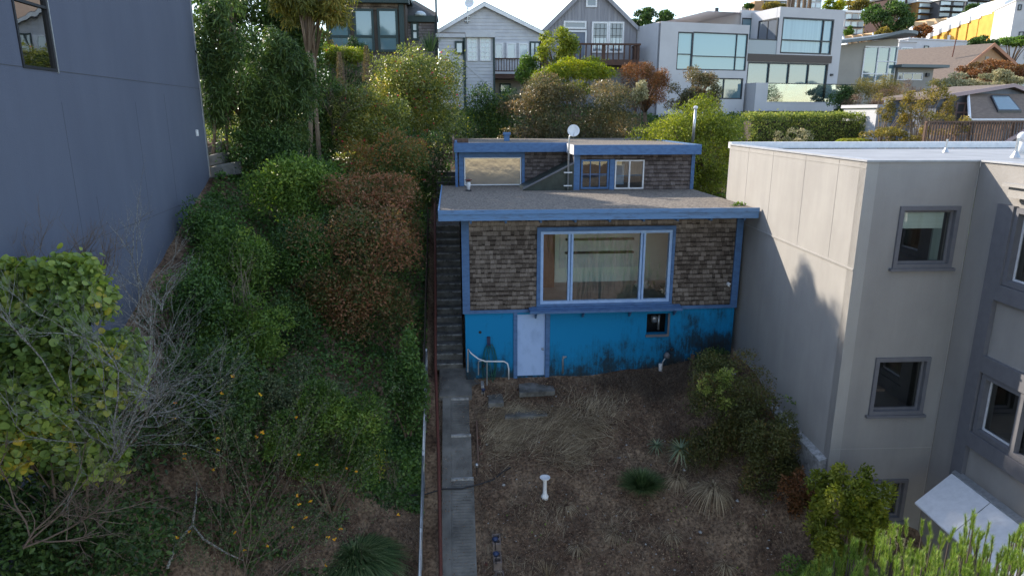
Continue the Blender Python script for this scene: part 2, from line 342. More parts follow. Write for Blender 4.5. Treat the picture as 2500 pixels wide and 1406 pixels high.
def stems(name, root, base, cc, r0, m, rs=rnd, n=5, frac=.85):
    mb = MB(); base = Vector(base)
    for c in cc:
        c = Vector(c); e = base.lerp(c, frac); k = base.lerp(e, .5) + Vector((rs.uniform(-.1, .1), rs.uniform(-.1, .1), .12)) * (e - base).length
        b0 = base + Vector((rs.uniform(-1, 1), rs.uniform(-1, 1), 0)) * r0 * 2
        mb.tube([b0, base.lerp(k, .5), k, e], [r0, r0 * .8, r0 * .55, r0 * .2], n)
    return mb.build(name, m, root, smooth=True)
def blades(name, P, D, L_, w, m, parent, v, droop=.8, seg=3, lift=0.0, stuff=None):
    """curved strips starting at P, heading D, bending down"""
    n = len(P); D = nrm(D); L_ = np.broadcast_to(L_, (n,)); S = np.cross(D, np.array([0, 0, 1.0])); S = nrm(S + 1e-6)
    rows = []
    for i in range(seg + 1):
        t = i / seg; c = P + D * (L_ * t)[:, None]; c[:, 2] -= droop * L_ * t * t; ww = w * (1 - t) ** .6 if i < seg else w * .08
        rows += [c + S * (ww / 2), c - S * (ww / 2)]
    co = np.stack(rows, 1).reshape(-1, 3)
    return rawmesh(name, co, [(2 * i, 2 * i + 1, 2 * i + 3, 2 * i + 2) for i in range(seg)], 2 * seg + 2, n, v, m, parent, stuff)

# ---------------------------------------------------------------- ground
_GX = [-60, -8.4, -4.5, -1.2, 3.0, 5.5, 8.3, 12, 60]
_GY = [-60, 0, 8, 11, 13.5, 17.5, 18.4, 19.0, 19.6, 22, 24, 25.8, 27, 33, 37, 42, 46, 60, 100, 160]
_b = [-40, -17.5, -13, -11.55, -10.35, -8.4, -7.98, -7.72, -7.64, -6.3, -5.2, -4.1, -4.0, -2.4, -.9, -.2, .6, 1.5, 4, 8]
_l = [-40, -12, -8, -6.4, -5.2, -3.95, -3.7, -3.5, -3.35, -2.7, -2.1, -1.8, -1.5, -.9, -.4, .2, .8, 1.5, 4, 8]
_m = [-40, -15.5, -11, -9.5, -8.3, -6.5, -6.1, -5.8, -5.5, -4.4, -3.6, -3.1, -2.8, -1.9, -.7, 0, .7, 1.5, 4, 8]
_r8 = [-40, -17, -12.4, -10.6, -8.35, -7.2, -7.15, -7.15, -7.0, -5.4, -4.8, -4.1, -3.8, -2.3, -.9, -.2, .4, 1.5, 4, 8]
_r5 = [-40, -17.5, -13, -11.4, -9.85, -8.05, -7.75, -7.6, -7.5, -6.3, -5.2, -4.1, -4.0, -2.4, -.9, -.2, .6, 1.5, 4, 8]
_r12 = [-40, -18, -13.5, -11.5, -9.4, -8, -7.8, -7.5, -7, -5.8, -4.8, -4.1, -3.8, -2.3, -.9, -.4, -.2, 1.2, 4, 8]
_G = np.array([_l, _l, _m, _b, _b, _r5, _r8, _r12, _r12], float)
def gz(x, y):
    x = np.asarray(x, float); y = np.asarray(y, float); cols = np.stack([np.interp(y, _GY, g) for g in _G], 0)
    i = np.clip(np.searchsorted(_GX, x) - 1, 0, len(_GX) - 2); gx = np.array(_GX, float); t = np.clip((x - gx[i]) / (gx[i + 1] - gx[i]), 0, 1)
    t = np.where((i > 1) & (i < 7), t * t * (3 - 2 * t) * .5 + t * .5, t)
    idx = np.indices(x.shape) if x.ndim else None
    if x.ndim: z = np.take_along_axis(cols, i[None], 0)[0] * (1 - t) + np.take_along_axis(cols, i[None] + 1, 0)[0] * t
    else: z = cols[i] * (1 - t) + cols[i + 1] * t
    q = x / np.maximum(y, 1); s = np.clip((q - .40) / .06, 0, 1); s = s * s * (3 - 2 * s); s2 = np.clip((q - .50) / .3, 0, 1)
    hill = np.interp(y, [85, 120, 150, 200, 320, 500, 900], [0, 3, 9, 20, 30, 30, 20]) * s + np.interp(y, [150, 200, 320, 600], [0, 6, 34, 34]) * s2 * s
    return z + hill - np.clip((y - 85) / 80, 0, 1) * 6
def bumpy(x, y): return .05 * np.sin(x * 2.3 + y * 1.1) * np.sin(y * 1.9 - x * .7) + .025 * np.sin(x * 6.1 + 1) * np.sin(y * 5.3)
def gza(x, y): return float(gz(x, y) + bumpy(np.float64(x), np.float64(y)))
xs = np.unique(np.concatenate([np.linspace(-700, -60, 14), np.linspace(-60, -14, 18), np.linspace(-14, 14, 150), np.linspace(14, 60, 30), np.linspace(60, 700, 50)]))
ys = np.unique(np.concatenate([np.linspace(-500, -20, 12), np.linspace(-20, 8, 20), np.linspace(8, 30, 150), np.linspace(30, 90, 50), np.linspace(90, 900, 60)]))
GXm, GYm = np.meshgrid(xs, ys, indexing='ij')
Zm = gz(GXm, GYm) + bumpy(GXm, GYm)
inh = (GXm > .3) & (GXm < 8.2) & (GYm > 19.12) & (GYm < 30); Zm = np.where(inh, np.minimum(Zm, -7.75), Zm)   # cut for the house
pth = (GXm > -.9) & (GXm < .45) & (GYm < 19.7) & (GYm > 8); Zm = np.where(pth, gz(GXm, GYm) - .08, Zm)
sta = (GXm > -.95) & (GXm < .3) & (GYm >= 19.5) & (GYm < 33.5); Zm = np.where(sta, Zm - .35, Zm)
nx, ny = GXm.shape
V = np.stack([GXm, GYm, Zm], -1).reshape(-1, 3)
ii = (np.arange(nx - 1)[:, None] * ny + np.arange(ny - 1)[None]).ravel()
me = bpy.data.meshes.new('ground'); me.from_pydata(V.tolist(), [], np.stack([ii, ii + ny, ii + ny + 1, ii + 1], 1).tolist())
me.polygons.foreach_set('use_smooth', [True] * len(me.polygons))
def groundmat():
    m, N, Lk, b = _mat('ground_soil')
    p = _pos(N, Lk); n1 = N.new('ShaderNodeTexNoise'); n1.inputs['Scale'].default_value = .9; n1.inputs['Detail'].default_value = 12; n1.inputs['Roughness'].default_value = .7
    n2 = N.new('ShaderNodeTexNoise'); n2.inputs['Scale'].default_value = 14; n2.inputs['Detail'].default_value = 8
    Lk(p.outputs[0], n1.inputs[0]); Lk(p.outputs[0], n2.inputs[0])
    r1 = _ramp(N, [(.045, .029, .022), (.115, .078, .055), (.225, .165, .115)], [.3, .46, .62]); r2 = _ramp(N, [(.5, .47, .45), (1.45, 1.4, 1.35)], [.33, .62])
    Lk(n1.outputs[0], r1.inputs[0]); Lk(n2.outputs[0], r2.inputs[0])
    mu = N.new('ShaderNodeMix'); mu.data_type = 'RGBA'; mu.blend_type = 'MULTIPLY'; mu.inputs[0].default_value = 1; Lk(r1.outputs[0], mu.inputs[6]); Lk(r2.outputs[0], mu.inputs[7])
    sx = N.new('ShaderNodeSeparateXYZ'); Lk(p.outputs[0], sx.inputs[0]); mr = N.new('ShaderNodeMapRange'); mr.inputs[1].default_value = 60; mr.inputs[2].default_value = 100
    Lk(sx.outputs[1], mr.inputs[0]); m2 = N.new('ShaderNodeMix'); m2.data_type = 'RGBA'; Lk(mr.outputs[0], m2.inputs[0]); Lk(mu.outputs[2], m2.inputs[6])
    n3 = N.new('ShaderNodeTexNoise'); n3.inputs['Scale'].default_value = .08; n3.inputs['Detail'].default_value = 8; Lk(p.outputs[0], n3.inputs[0])
    r3 = _ramp(N, [(.035, .045, .02), (.12, .11, .05), (.2, .15, .09)], [.35, .5, .65]); Lk(n3.outputs[0], r3.inputs[0]); Lk(r3.outputs[0], m2.inputs[7])
    Lk(m2.outputs[2], b.inputs['Base Color']); b.inputs['Roughness'].default_value = .97; b.inputs['Specular IOR Level'].default_value = .15
    bp = N.new('ShaderNodeBump'); bp.inputs['Strength'].default_value = 1; bp.inputs['Distance'].default_value = .05; Lk(n2.outputs[0], bp.inputs['Height']); Lk(bp.outputs[0], b.inputs['Normal'])
    return m
me.materials.append(groundmat()); g = bpy.data.objects.new('ground', me); C.objects.link(g); g['kind'] = 'structure'

# ================================================================ BLUE HOUSE
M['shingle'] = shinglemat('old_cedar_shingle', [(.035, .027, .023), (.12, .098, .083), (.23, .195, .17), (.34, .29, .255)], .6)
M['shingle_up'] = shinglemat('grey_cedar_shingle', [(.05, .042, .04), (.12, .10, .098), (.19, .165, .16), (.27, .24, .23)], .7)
def bluewall():
    m, N, Lk, b = _mat('mildewed_blue_paint')
    p = _pos(N, Lk); sx = N.new('ShaderNodeSeparateXYZ'); Lk(p.outputs[0], sx.inputs[0])
    ps = _pos(N, Lk, (1.3, 1, .75)); n = N.new('ShaderNodeTexNoise'); n.inputs['Scale'].default_value = 1.3; n.inputs['Detail'].default_value = 10; n.inputs['Roughness'].default_value = .75; Lk(ps.outputs[0], n.inputs[0])
    pk = _pos(N, Lk, (9, 1, .8)); nk = N.new('ShaderNodeTexNoise'); nk.inputs['Scale'].default_value = 2; nk.inputs['Detail'].default_value = 6; Lk(pk.outputs[0], nk.inputs[0])
    mz = N.new('ShaderNodeMapRange'); mz.inputs[1].default_value = -6.3; mz.inputs[2].default_value = -7.75; mz.inputs[3].default_value = -.16; mz.inputs[4].default_value = .2; Lk(sx.outputs[2], mz.inputs[0])
    mxx = N.new('ShaderNodeMapRange'); mxx.inputs[1].default_value = 5.2; mxx.inputs[2].default_value = 7.6; mxx.inputs[3].default_value = -.03; mxx.inputs[4].default_value = .17; Lk(sx.outputs[0], mxx.inputs[0])
    a = N.new('ShaderNodeMath'); a.operation = 'ADD'; Lk(mz.outputs[0], a.inputs[0]); Lk(n.outputs[0], a.inputs[1])
    a2 = N.new('ShaderNodeMath'); a2.operation = 'ADD'; Lk(a.outputs[0], a2.inputs[0]); Lk(mxx.outputs[0], a2.inputs[1])
    a3 = N.new('ShaderNodeMath'); a3.operation = 'MULTIPLY_ADD'; a3.inputs[1].default_value = .25; Lk(nk.outputs[0], a3.inputs[0]); Lk(a2.outputs[0], a3.inputs[2])
    r = _ramp(N, [(.003, .21, .45), (.005, .155, .32), (.012, .05, .085), (.02, .026, .03)], [.50, .63, .74, .88]); Lk(a3.outputs[0], r.inputs[0]); Lk(r.outputs[0], b.inputs['Base Color'])
    b.inputs['Roughness'].default_value = .7; b.inputs['Specular IOR Level'].default_value = .25
    return m
M['blue_wall'] = bluewall()
FX0, FX1, ZB, ZT = .19, 8.37, -7.9, -2.82
H = thing('shingle_house', 'small two-level house with blue trim, brown cedar shingles and a bright blue lower wall', 'house', (4.2, 19, -7.8))
W = Wall((0, 19.0)); WL = Wall((FX0, 19.0), 90)
def hz(py): return atY(1400, py, 19).z
door = hole(W, (1263, 768), (1330, 917)); cell = hole(W, (1580, 766), (1628, 815))
mb = MB(); holed(mb, W, FX0, 8.36, ZB, -5.60, [door, cell], .22); mb.build('lower_wall', 'blue_wall', H)
mb = MB(); mb.box(FX0, FX0 + .2, 19.223, 25, ZB, -5.60); mb.box(8.16, 8.36, 19.223, 25, ZB, -5.60); mb.build('side_foundation', 'blue_wall', H)
pw = hole(W, (1320, 565), (1632, 735))
mb = MB(); holed(mb, W, FX0 + .02, 8.35, -5.595, ZT, [pw], .2)
mb.box(FX0 + .02, FX0 + .2, 19.203, 25, -5.595, ZT); mb.box(8.17, 8.35, 19.203, 25, -5.595, ZT); mb.build('upper_wall', 'wood_dark', H)
cas = hole(W, (1311, 555), (1638, 740))
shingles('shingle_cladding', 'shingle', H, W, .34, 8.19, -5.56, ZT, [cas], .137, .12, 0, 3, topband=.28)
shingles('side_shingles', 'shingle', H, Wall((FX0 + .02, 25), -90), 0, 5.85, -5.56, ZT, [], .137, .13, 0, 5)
# corner boards, belt and shelf
mb = MB(); mb.box(.17, .335, 18.945, 19.0, -5.56, ZT); mb.box(.12, .168, 18.945, 19.12, -5.56, ZT); mb.build('corner_board', 'blue_trim', H)
mb = MB(); mb.box(8.2, 8.40, 18.945, 19.0, -5.56, ZT); mb.build('corner_board', 'blue_trim', H)
mb = MB(); mb.box(.12, 8.40, 18.93, 19.0, -5.66, -5.562); mb.build('belt_board', 'blue_trim', H)
mb = MB(); a = W.uz(1290, 760)[0]; b_ = W.uz(1656, 760)[0]
mb.hexa([(a, 18.62, -5.62), (b_, 18.62, -5.62), (b_, 18.93, -5.6), (a, 18.93, -5.6), (a, 18.62, -5.55), (b_, 18.62, -5.55), (b_, 18.93, -5.5), (a, 18.93, -5.5)])
for t in (.04, .35, .66, .96): x = a + (b_ - a) * t; mb.prism([(x, 18.93, -5.66), (x, 18.93, -5.85), (x, 18.7, -5.63)], (.05, 0, 0))
mb.build('window_shelf', 'blue_trim', H)
# picture window
mb = MB(); u0, u1, z0, z1 = cas; p0, p1, q0, q1 = pw
mb.box(u0, p0, 18.93, 19.0, z0, z1); mb.box(p1, u1, 18.93, 19.0, z0, z1); mb.box(p0, p1, 18.93, 19.0, q1, z1); mb.box(p0, p1, 18.93, 19.0, z0, q0)
cs = mb.build('window_casing', 'blue_trim', H)
mb = MB(); mb.box(u0 - .14, u1 + .03, 18.84, 19.0, z0 - .10, z0 - .002); mb.build('window_sill', 'blue_trim', H)
fr = [(q - 1320) / 312.0 for q in (1391, 1562.5)]
mb = MB(); frame(mb, W, pw, .085, -.12, .03, [.228, .777], [], .15); pf = mb.build('window', 'light_blue', H); pf['label'] = 'wide three-part picture window in a light blue frame'
mb = MB()
for v in (.228, .777): c = p0 + (p1 - p0) * v; mb.wbox(W, c - .012, c + .012, q0 + .09, q1 - .09, .0265, .045)
mb.build('mullion_bead', 'blue_trim', pf)
for k, (a, b_) in enumerate([(0, .228), (.228, .777), (.777, 1)]):
    A, B = p0 + (p1 - p0) * a + .05, p0 + (p1 - p0) * b_ - .05
    MB().quad([W.pt(A, q0 + .05, -.04), W.pt(B, q0 + .05, -.04), W.pt(B, q1 - .05, -.04), W.pt(A, q1 - .05, -.04)]).build('pane', 'glass', pf)
# the room seen through it
mr = mat('room_plaster', (.80, .86, .80), .9, (.7, .76, .7), sc=.7); M['room'] = mr
M['room_floor'] = mat('room_carpet', (.42, .40, .39), .95, (.3, .28, .27), sc=1.2)
M['room_wood'] = mat('stained_wood_partition', (.16, .055, .02), .6, (.10, .035, .015), sc=2, stretch=(8, 8, .6))
mb = MB(); mb.box(.45, 8.1, 21.9, 22.0, -5.5, -2.9); mb.build('room_interior', 'room', H)
mb = MB(); mb.box(.45, 8.1, 19.25, 21.9, -5.56, -5.5); mb.build('room_floor', 'room_floor', H)
mb = MB(); mb.box(.45, 3.15, 21.2, 21.3, -5.5, -2.9); mb.build('room_partition', 'room_wood', H)
mb = MB()
for z in (-3.6, -4.05, -4.5): mb.box(3.6, 5.9, 21.72, 21.87, z, z + .06)
mb.build('room_shelf', 'wood_dark', H)
mb = MB(); mb.box(3.4, 6.1, 21.875, 21.898, -5.0, -3.1); mb.build('shelf_backing', 'white', H)
rr = random.Random(4); mb = MB(); c = Vector((6.0, 20.9, -5.5)); mb.lathe(c, [(.02, 0), (.2, .02), (.26, .12), (.17, .17), (.21, .24), (.1, .3), (.02, .34)], 9); mb.build('dust_sheet', 'white', H)
# door
mb = MB(); mb.wbox(W, door[0] + .003, door[1] - .003, door[2] + .01, door[3] - .003, -.09, -.045); dr = mb.build('door', 'door_blue', H); dr['label'] = 'pale blue flat basement door'
mb = MB(); c = W.pt(door[1] - .07, (door[2] + door[3]) / 2 - .12, -.045)
mb.tube([c, c + Vector((0, -.03, 0)), c + Vector((0, -.05, 0)), c + Vector((0, -.075, 0)), c + Vector((0, -.085, 0))], [.012, .012, .03, .03, .008], 12); mb.tube([c, c + Vector((0, -.008, 0))], .035, 12)
mb.build('handle', 'steel', dr, smooth=True)
for ua, ub in ((door[0] - .115, door[0] - .002), (door[1] + .002, door[1] + .13)):
    mb = MB(); mb.wbox(W, ua, ub, -7.8, -5.665, 0, .05); mb.build('door_jamb', 'blue_trim', H)
# opening with meter
mb = MB(); u0, u1, z0, z1 = cell; mb.wbox(W, u0 - .02, u1 + .02, z0 - .07, z0, 0, .05); mb.wbox(W, u1, u1 + .06, z0 - .07, z1, 0, .03); mb.build('opening_trim', 'trim_gray', H)
mb = MB(); mb.box(u0 - .2, u1 + .2, 19.8, 19.85, z0 - .2, z1 + .1); mb.build('opening_backing', 'black', H)
mb = MB(); c = Vector((u0 + .33, 19.35, z1 - .28)); mb.lathe(c, [(.02, -.1), (.09, -.09), (.1, .05), (.09, .09), (.03, .11)], 16); mb.tube([c + Vector((.15, 0, .12)), c + Vector((.15, .02, -.35))], .035, 10)
mb.build('electric_meter', 'steel', H, smooth=True)
mb = MB(); c = W.pt(*W.uz(1172, 811), .003); mb.tube([c, c + Vector((0, .02, 0))], .045, 14); mb.build('vent_hole', 'black', H)
# main roof
tl, tr = atY(1073, 517, 18.3), atZ(1843, 520, -2.56); bl, br2 = Vector((-.50, 25.2, -2.55)), Vector((8.35, 23.4, -2.56))
tl.z = -2.55; tr.z = -2.56; tl.y = 18.25; tr = Vector((8.42, 18.15, -2.56)); bl.z = -2.55
mb = MB(); mb.hexa([tl - Vector((0, 0, .2)), tr - Vector((0, 0, .2)), br2 - Vector((0, 0, .2)), bl - Vector((0, 0, .2)), tl, tr, br2 + Vector((0, 1.8, 0)), bl]); roof = mb.build('roof', 'gravel_roof', H)
def beam(mb, a, b, h, t, up=.03):
    """board of height h hung along a-b, thickness t outward"""
    a, b = Vector(a), Vector(b); d = (b - a).normalized(); n = Vector((d.y, -d.x, 0)).normalized() * t; U = Vector((0, 0, up)); D = Vector((0, 0, -h))
    mb.hexa([a + D, b + D, b + D + n, a + D + n, a + U, b + U, b + U + n, a + U + n])
mb = MB(); beam(mb, tl + Vector((-.03, -.002, 0)), tr + Vector((.02, -.002, 0)), .25, .045); beam(mb, tl + Vector((-.03, -.049, 0)), tr + Vector((.02, -.049, 0)), .07, .03, .045); mb.build('fascia', 'blue_fascia', roof)
mb = MB(); beam(mb, bl + Vector((-.004, 0, 0)), tl + Vector((-.004, 0, 0)), .25, .04); mb.build('fascia', 'blue_fascia', roof)
mb = MB()
for k in range(9): x = .35 + k * .97; mb.box(x, x + .06, 18.32, 18.98, -2.90, -2.76)
mb.build('rafter_tails', 'blue_trim', roof)
# upper level: left part stands back, right part forward
YL, YR, ZU = 25.0, 23.4, -1.03
WUL, WUR = Wall((0, YL)), Wall((0, YR))
wl = hole(WUL, (1133, 385), (1272, 452)); xa = WUL.uz(1278, 400)[0]; xm = WUR.uz(1405, 400)[0]; xr = 8.36
mb = MB(); holed(mb, WUL, .12, xm, -2.9, -1.3, [wl], .15); mb.build('upper_wall', 'wood_dark', H)
w2 = hole(WUR, (1419, 390), (1485, 461)); w3 = hole(WUR, (1502, 391), (1570, 461))
mb = MB(); holed(mb, WUR, xm, xr, -2.9, -1.3, [w2, w3], .15); mb.box(xm, xm + .12, YR + .153, YL, -2.9, -1.3); mb.box(xr - .12, xr, YR + .153, 31, -4.5, -1.3); mb.box(.12, .24, YL + .153, 31, -4.5, -1.3); mb.box(.12, xr, 31, 31.1, -4.5, -1.3); mb.build('upper_wall', 'wood_dark', H)
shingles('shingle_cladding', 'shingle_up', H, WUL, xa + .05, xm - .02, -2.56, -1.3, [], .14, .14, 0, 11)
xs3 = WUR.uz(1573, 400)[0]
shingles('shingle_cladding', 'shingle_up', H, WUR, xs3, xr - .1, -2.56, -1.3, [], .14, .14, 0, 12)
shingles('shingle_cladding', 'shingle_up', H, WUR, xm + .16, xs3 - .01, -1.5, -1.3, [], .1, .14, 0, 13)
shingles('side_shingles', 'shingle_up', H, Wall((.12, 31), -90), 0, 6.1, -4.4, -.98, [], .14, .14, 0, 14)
mb = MB(); mb.box(.10, wl[0] - .02, YL - .05, YL, -2.56, -1.3); mb.wbox(WUL, wl[1] + .02, xa + .04, -2.56, -1.3, 0, .05); mb.wbox(WUL, wl[0] - .02, wl[1] + .02, wl[3] + .01, -1.3, 0, .035); mb.box(-.02, .07, YL - .35, YL + .1, -2.56, -.9); mb.build('corner_board', 'blue_trim', H)
mb = MB(); mb.wbox(WUR, xm - .06, xm + .15, -2.56, -1.3, 0, .06); mb.wbox(WUR, w2[1] + .02, w3[0] - .02, -2.56, -1.5, 0, .05); mb.wbox(WUR, xr - .1, xr + .02, -2.56, -1.3, 0, .06); mb.build('corner_board', 'blue_trim', H)
window(H, WUL, 0, 0, 'white_metal', 'brushed', .035, (-.04, .03), h=wl, label='wide low window with a thin white frame and rippled reflective film', go=-.02)
window(H, WUR, 0, 0, 'blue_trim', 'glass', .06, (-.06, .03), [1 / 3, 2 / 3], [.5], h=w2, mw=.025, label='blue divided window of six panes')
f = window(H, WUR, 0, 0, 'white_metal', 'glass', .045, (-.06, .035), [.5], [], h=w3, mw=.05, label='white aluminium sliding window')
room(H, WUR, (w2[0], w3[1], -2.5, -1.45), 2.5, 'wood_dark', front=-.17, ext=.03)
mb = MB(); mb.wbox(WUR, w3[0] + .25, w3[0] + .62, -2.5, -1.75, -1.2, -1.15); mb.build('room_blind', 'light_blue', H)
# upper roof
mb = MB(); mb.box(-.02, xm, YL - .35, 31.3, -1.28, ZU - .02); mb.box(xm + .001, 8.42, YR - .35, 31.3, -1.28, ZU - .02); ur = mb.build('upper_roof', 'gravel_roof', H)
mb = MB(); mb.box(-.05, xm - .1, YL - .40, YL - .352, -1.31, ZU + .05); mb.box(xm - .13, 8.46, YR - .42, YR - .352, -1.33, ZU + .03); mb.box(8.423, 8.46, YR - .35, 31.3, -1.3, ZU + .03); mb.build('fascia', 'blue_trim', ur)
mb = MB(); mb.box(xm - .13, xm - .10, YR - .352, YL - .35, -1.33, ZU + .02); mb.build('fascia_return', 'white', ur)
mb = MB(); mb.box(-.10, -.052, YL - .5, 31.3, -1.6, ZU + .16); mb.box(-.05, .5, YL + 1.2, YL + 1.25, ZU - .02, ZU + .15); mb.build('parapet_board', 'timber', ur)
# green-black tarred wedge between the two parts
a, b_, c = WUR.uz(1276, 460, .1), WUR.uz(1400, 462, .1), WUR.uz(1398, 400, .1)
M['tar'] = mat('green_black_tar_sheet', (.012, .02, .019), .42, (.03, .045, .04), sc=5)
mb = MB(); mb.prism([(a[0], YR - .1, -2.55), (b_[0], YR - .1, -2.55), (b_[0], YR - .1, c[1]), (a[0] + .05, YR - .1, -2.5)], (0, 1.58, 0)); wd = mb.build('roof_wedge', 'tar', H); wd['label'] = 'dark triangular tarred hatch on the roof'
mb = MB(); mb.tube([(a[0], YR - .13, -2.5), (b_[0], YR - .13, c[1] + .03)], .035, 6); mb.build('wedge_edge', 'trim_gray', wd)

# roof fittings
p = atZ(1144, 466, -2.55); rv = thing('roof_vent', 'small white flue with a rusty cap on the gravel roof by the wide window', 'roof vent', (p.x, p.y, -2.55))
MB().lathe(p, [(.05, 0), (.055, .12), (.075, .17), (.075, .27), (.06, .3)], 14).build('pipe', 'white_metal', rv, smooth=True)
MB().lathe(p + Vector((0, 0, .32)), [(.03, 0), (.13, .04), (.13, .055), (.02, .09)], 14).build('cap', 'rust', rv)
MB().lathe(p, [(.12, .004), (.1, .03), (.06, .04)], 14).build('flashing', 'black', rv)
p = atY(1386, 462, 23.15); d = atY(1400, 320, 23.15); sd = thing('satellite_dish', 'grey satellite dish on a tall pole fixed beside the dark roof wedge', 'satellite dish', (p.x, p.y, -2.55))
mt = Vector((d.x - .1, 23.15, d.z - .2)); MB().tube([(p.x, p.y, -2.55), (p.x + .02, 23.15, mt.z), mt + Vector((.0, 0, .05)), d + Vector((0, .06, 0))], [.03, .03, .03, .02], 8).build('mast', 'steel', sd, smooth=True)
def dish(mb, c, r, n, dv):
    n = Vector(n).normalized(); x = n.orthogonal().normalized(); y = n.cross(x); vs = []; fs = []
    K = 22; RR = [0, .35, .7, .97, 1.0]
    for i, q in enumerate(RR):
        for k in range(K): t = 2 * math.pi * k / K; vs.append(Vector(c) + (x * math.cos(t) + y * math.sin(t)) * r * q + n * (dv * (q * q) + (-.006 if i == 4 else 0)))
    for i in range(4):
        for k in range(K): fs.append((i * K + k, i * K + (k + 1) % K, (i + 1) * K + (k + 1) % K, (i + 1) * K + k))
    mb.add(vs, fs); return mb
dish(MB(), d, .205, (-.1, -1, .28), .05).build('dish', 'white_metal', sd, smooth=True)
MB().tube([d + Vector((0, -.02, -.2)), d + Vector((-.02, -.26, -.05))], .009, 6).build('feed_arm', 'steel', sd)
for z in (-2.4, -1.95):
    MB().box(p.x - .14, p.x + .14, 23.12, 23.18, z, z + .035).build('bracket', 'white_metal', sd)
q = atY(1691, 350, 26.5)
vp = thing('vent_pipe', 'tall thin metal vent pipe at the right rear of the upper roof', 'vent pipe', (q.x, q.y, -1.05))
MB().tube([(q.x, q.y, -1.05), (q.x + .03, q.y, .22)], [.055, .05], 12).build('pipe', 'steel', vp, smooth=True); MB().lathe((q.x + .03, q.y, .2), [(.05, 0), (.085, .03), (.085, .1), (.03, .13)], 12).build('cap', 'white_metal', vp)
q = atY(1237, 350, 28); ch = thing('chimney_pot', 'stubby blue painted chimney pot on the upper roof', 'chimney', (q.x, q.y, -1.05))
MB().box(q.x - .11, q.x + .11, q.y - .1, q.y + .1, -1.05, -.80).build('pot', 'blue_trim', ch); MB().box(q.x - .15, q.x + .15, q.y - .14, q.y + .14, -.798, -.70).build('cap', 'blue_trim', ch)
# fittings on the lower wall
c = W.pt(*W.uz(1776, 692), .03); sc_ = thing('security_camera', 'round white security camera on the shingles at the right end of the facade', 'security camera', c)
MB().tube([c, c + Vector((0, -.05, 0))], [.055, .05], 14).build('mount', 'white', sc_, smooth=True); MB().lathe(c + Vector((0, -.1, -.07)), [(.01, 0), (.045, .02), (.055, .06), (.045, .1), (.01, .12)], 14).build('head', 'white', sc_, smooth=True)
MB().tube([c + Vector((.01, -.15, -.01)), c + Vector((.01, -.165, -.015))], .022, 10).build('lens', 'black', sc_)
hp = W.pt(*W.uz(1193, 838), .06); ho = thing('garden_hose', 'coiled green garden hose hanging from a bracket left of the pale blue door', 'hose', (hp.x, hp.y, -7.5))
mb = MB(); rr = random.Random(2); pts = []
for k in range(4):
    w, h = rr.uniform(.13, .24), rr.uniform(.42, .64); ox = rr.uniform(-.03, .13)
    for t in range(20): a = 2 * math.pi * t / 20; pts.append(hp + Vector((ox + w * math.sin(a) * (.6 + .4 * (1 - math.cos(a)) / 2), -.02 - .012 * k, -h + h * math.cos(a))))
pts += [hp + Vector((.1, -.1, -1.15)), hp + Vector((.3, -.15, -1.3))]
mb.tube(pts, .0095, 6); mb.build('coil', 'green_hose', ho, smooth=True)
mb = MB(); mb.box(hp.x - .05, hp.x + .05, hp.y, hp.y + .055, hp.z - .02, hp.z + .22); mb.box(hp.x - .05, hp.x + .05, hp.y - .12, hp.y, hp.z - .02, hp.z + .01); mb.build('bracket', 'navy', ho)
wp = thing('water_pipe', 'white water pipe loop standing in front of the hose', 'pipe', (.75, 18.7, -7.8)); Wp = Wall((0, 18.72))
P = lambda x, y: Wp.pt(*Wp.uz(x, y)); mb = MB()
mb.tube([P(1142, 908), P(1143, 852), P(1150, 862), P(1168, 876), P(1185, 882), P(1230, 882), P(1239, 887), P(1242, 900), P(1242, 925)], .021, 8); mb.build('pipe', 'white_metal', wp, smooth=True)
MB().tube([P(1189, 882), P(1189, 948)], .018, 8).build('pipe', 'steel', wp); MB().tube([P(1168, 915), P(1168, 882), P(1176, 881)], .018, 8).build('pipe', 'steel', wp)
MB().lathe(P(1181, 893), [(.02, -.05), (.045, -.03), (.04, .03), (.02, .05)], 10).build('valve', 'black', wp)
wq = thing('faucet_pipe', 'short grey standpipe with a brass elbow against the blue wall', 'pipe', P(1374, 915)); mb = MB()
mb.tube([P(1374, 912), P(1374, 876), P(1377, 871), P(1383, 871)], .025, 8); mb.build('pipe', 'steel', wq, smooth=True); MB().lathe(P(1376, 872), [(.01, -.03), (.04, -.02), (.04, .02), (.01, .04)], 10).build('elbow', 'steel', wq)
gm_ = thing('gas_meter', 'small dark gas meter and regulator low on the blue wall under the opening', 'gas meter', P(1625, 905)); c = P(1628, 868)
MB().lathe(c, [(.02, -.09), (.08, -.07), (.09, .03), (.05, .09), (.02, .1)], 14).build('body', 'trim_gray', gm_, smooth=True); MB().lathe(P(1640, 853), [(.01, -.06), (.06, -.03), (.06, .03), (.01, .05)], 14).build('regulator', 'black', gm_, smooth=True)
MB().tube([c, c + Vector((-.12, 0, -.2)), c + Vector((-.13, 0, -.6))], .022, 8).build('pipe', 'steel', gm_, smooth=True); MB().tube([P(1612, 905), P(1612, 888)], .05, 10).build('valve', 'white', gm_)
c = P(1684, 885); MB().hexa([(c.x - .05, 18.5, -8), (c.x + .05, 18.5, -8), (c.x + .05, 18.56, -8), (c.x - .05, 18.56, -8), (c.x - .045, 18.5, -6.95), (c.x + .05, 18.5, -6.98), (c.x + .05, 18.56, -6.98), (c.x - .045, 18.56, -6.95)]).build('wooden_stake', 'timber'); tag(bpy.data.objects['wooden_stake'], 'weathered wooden stake standing by the gas meter', 'stake')

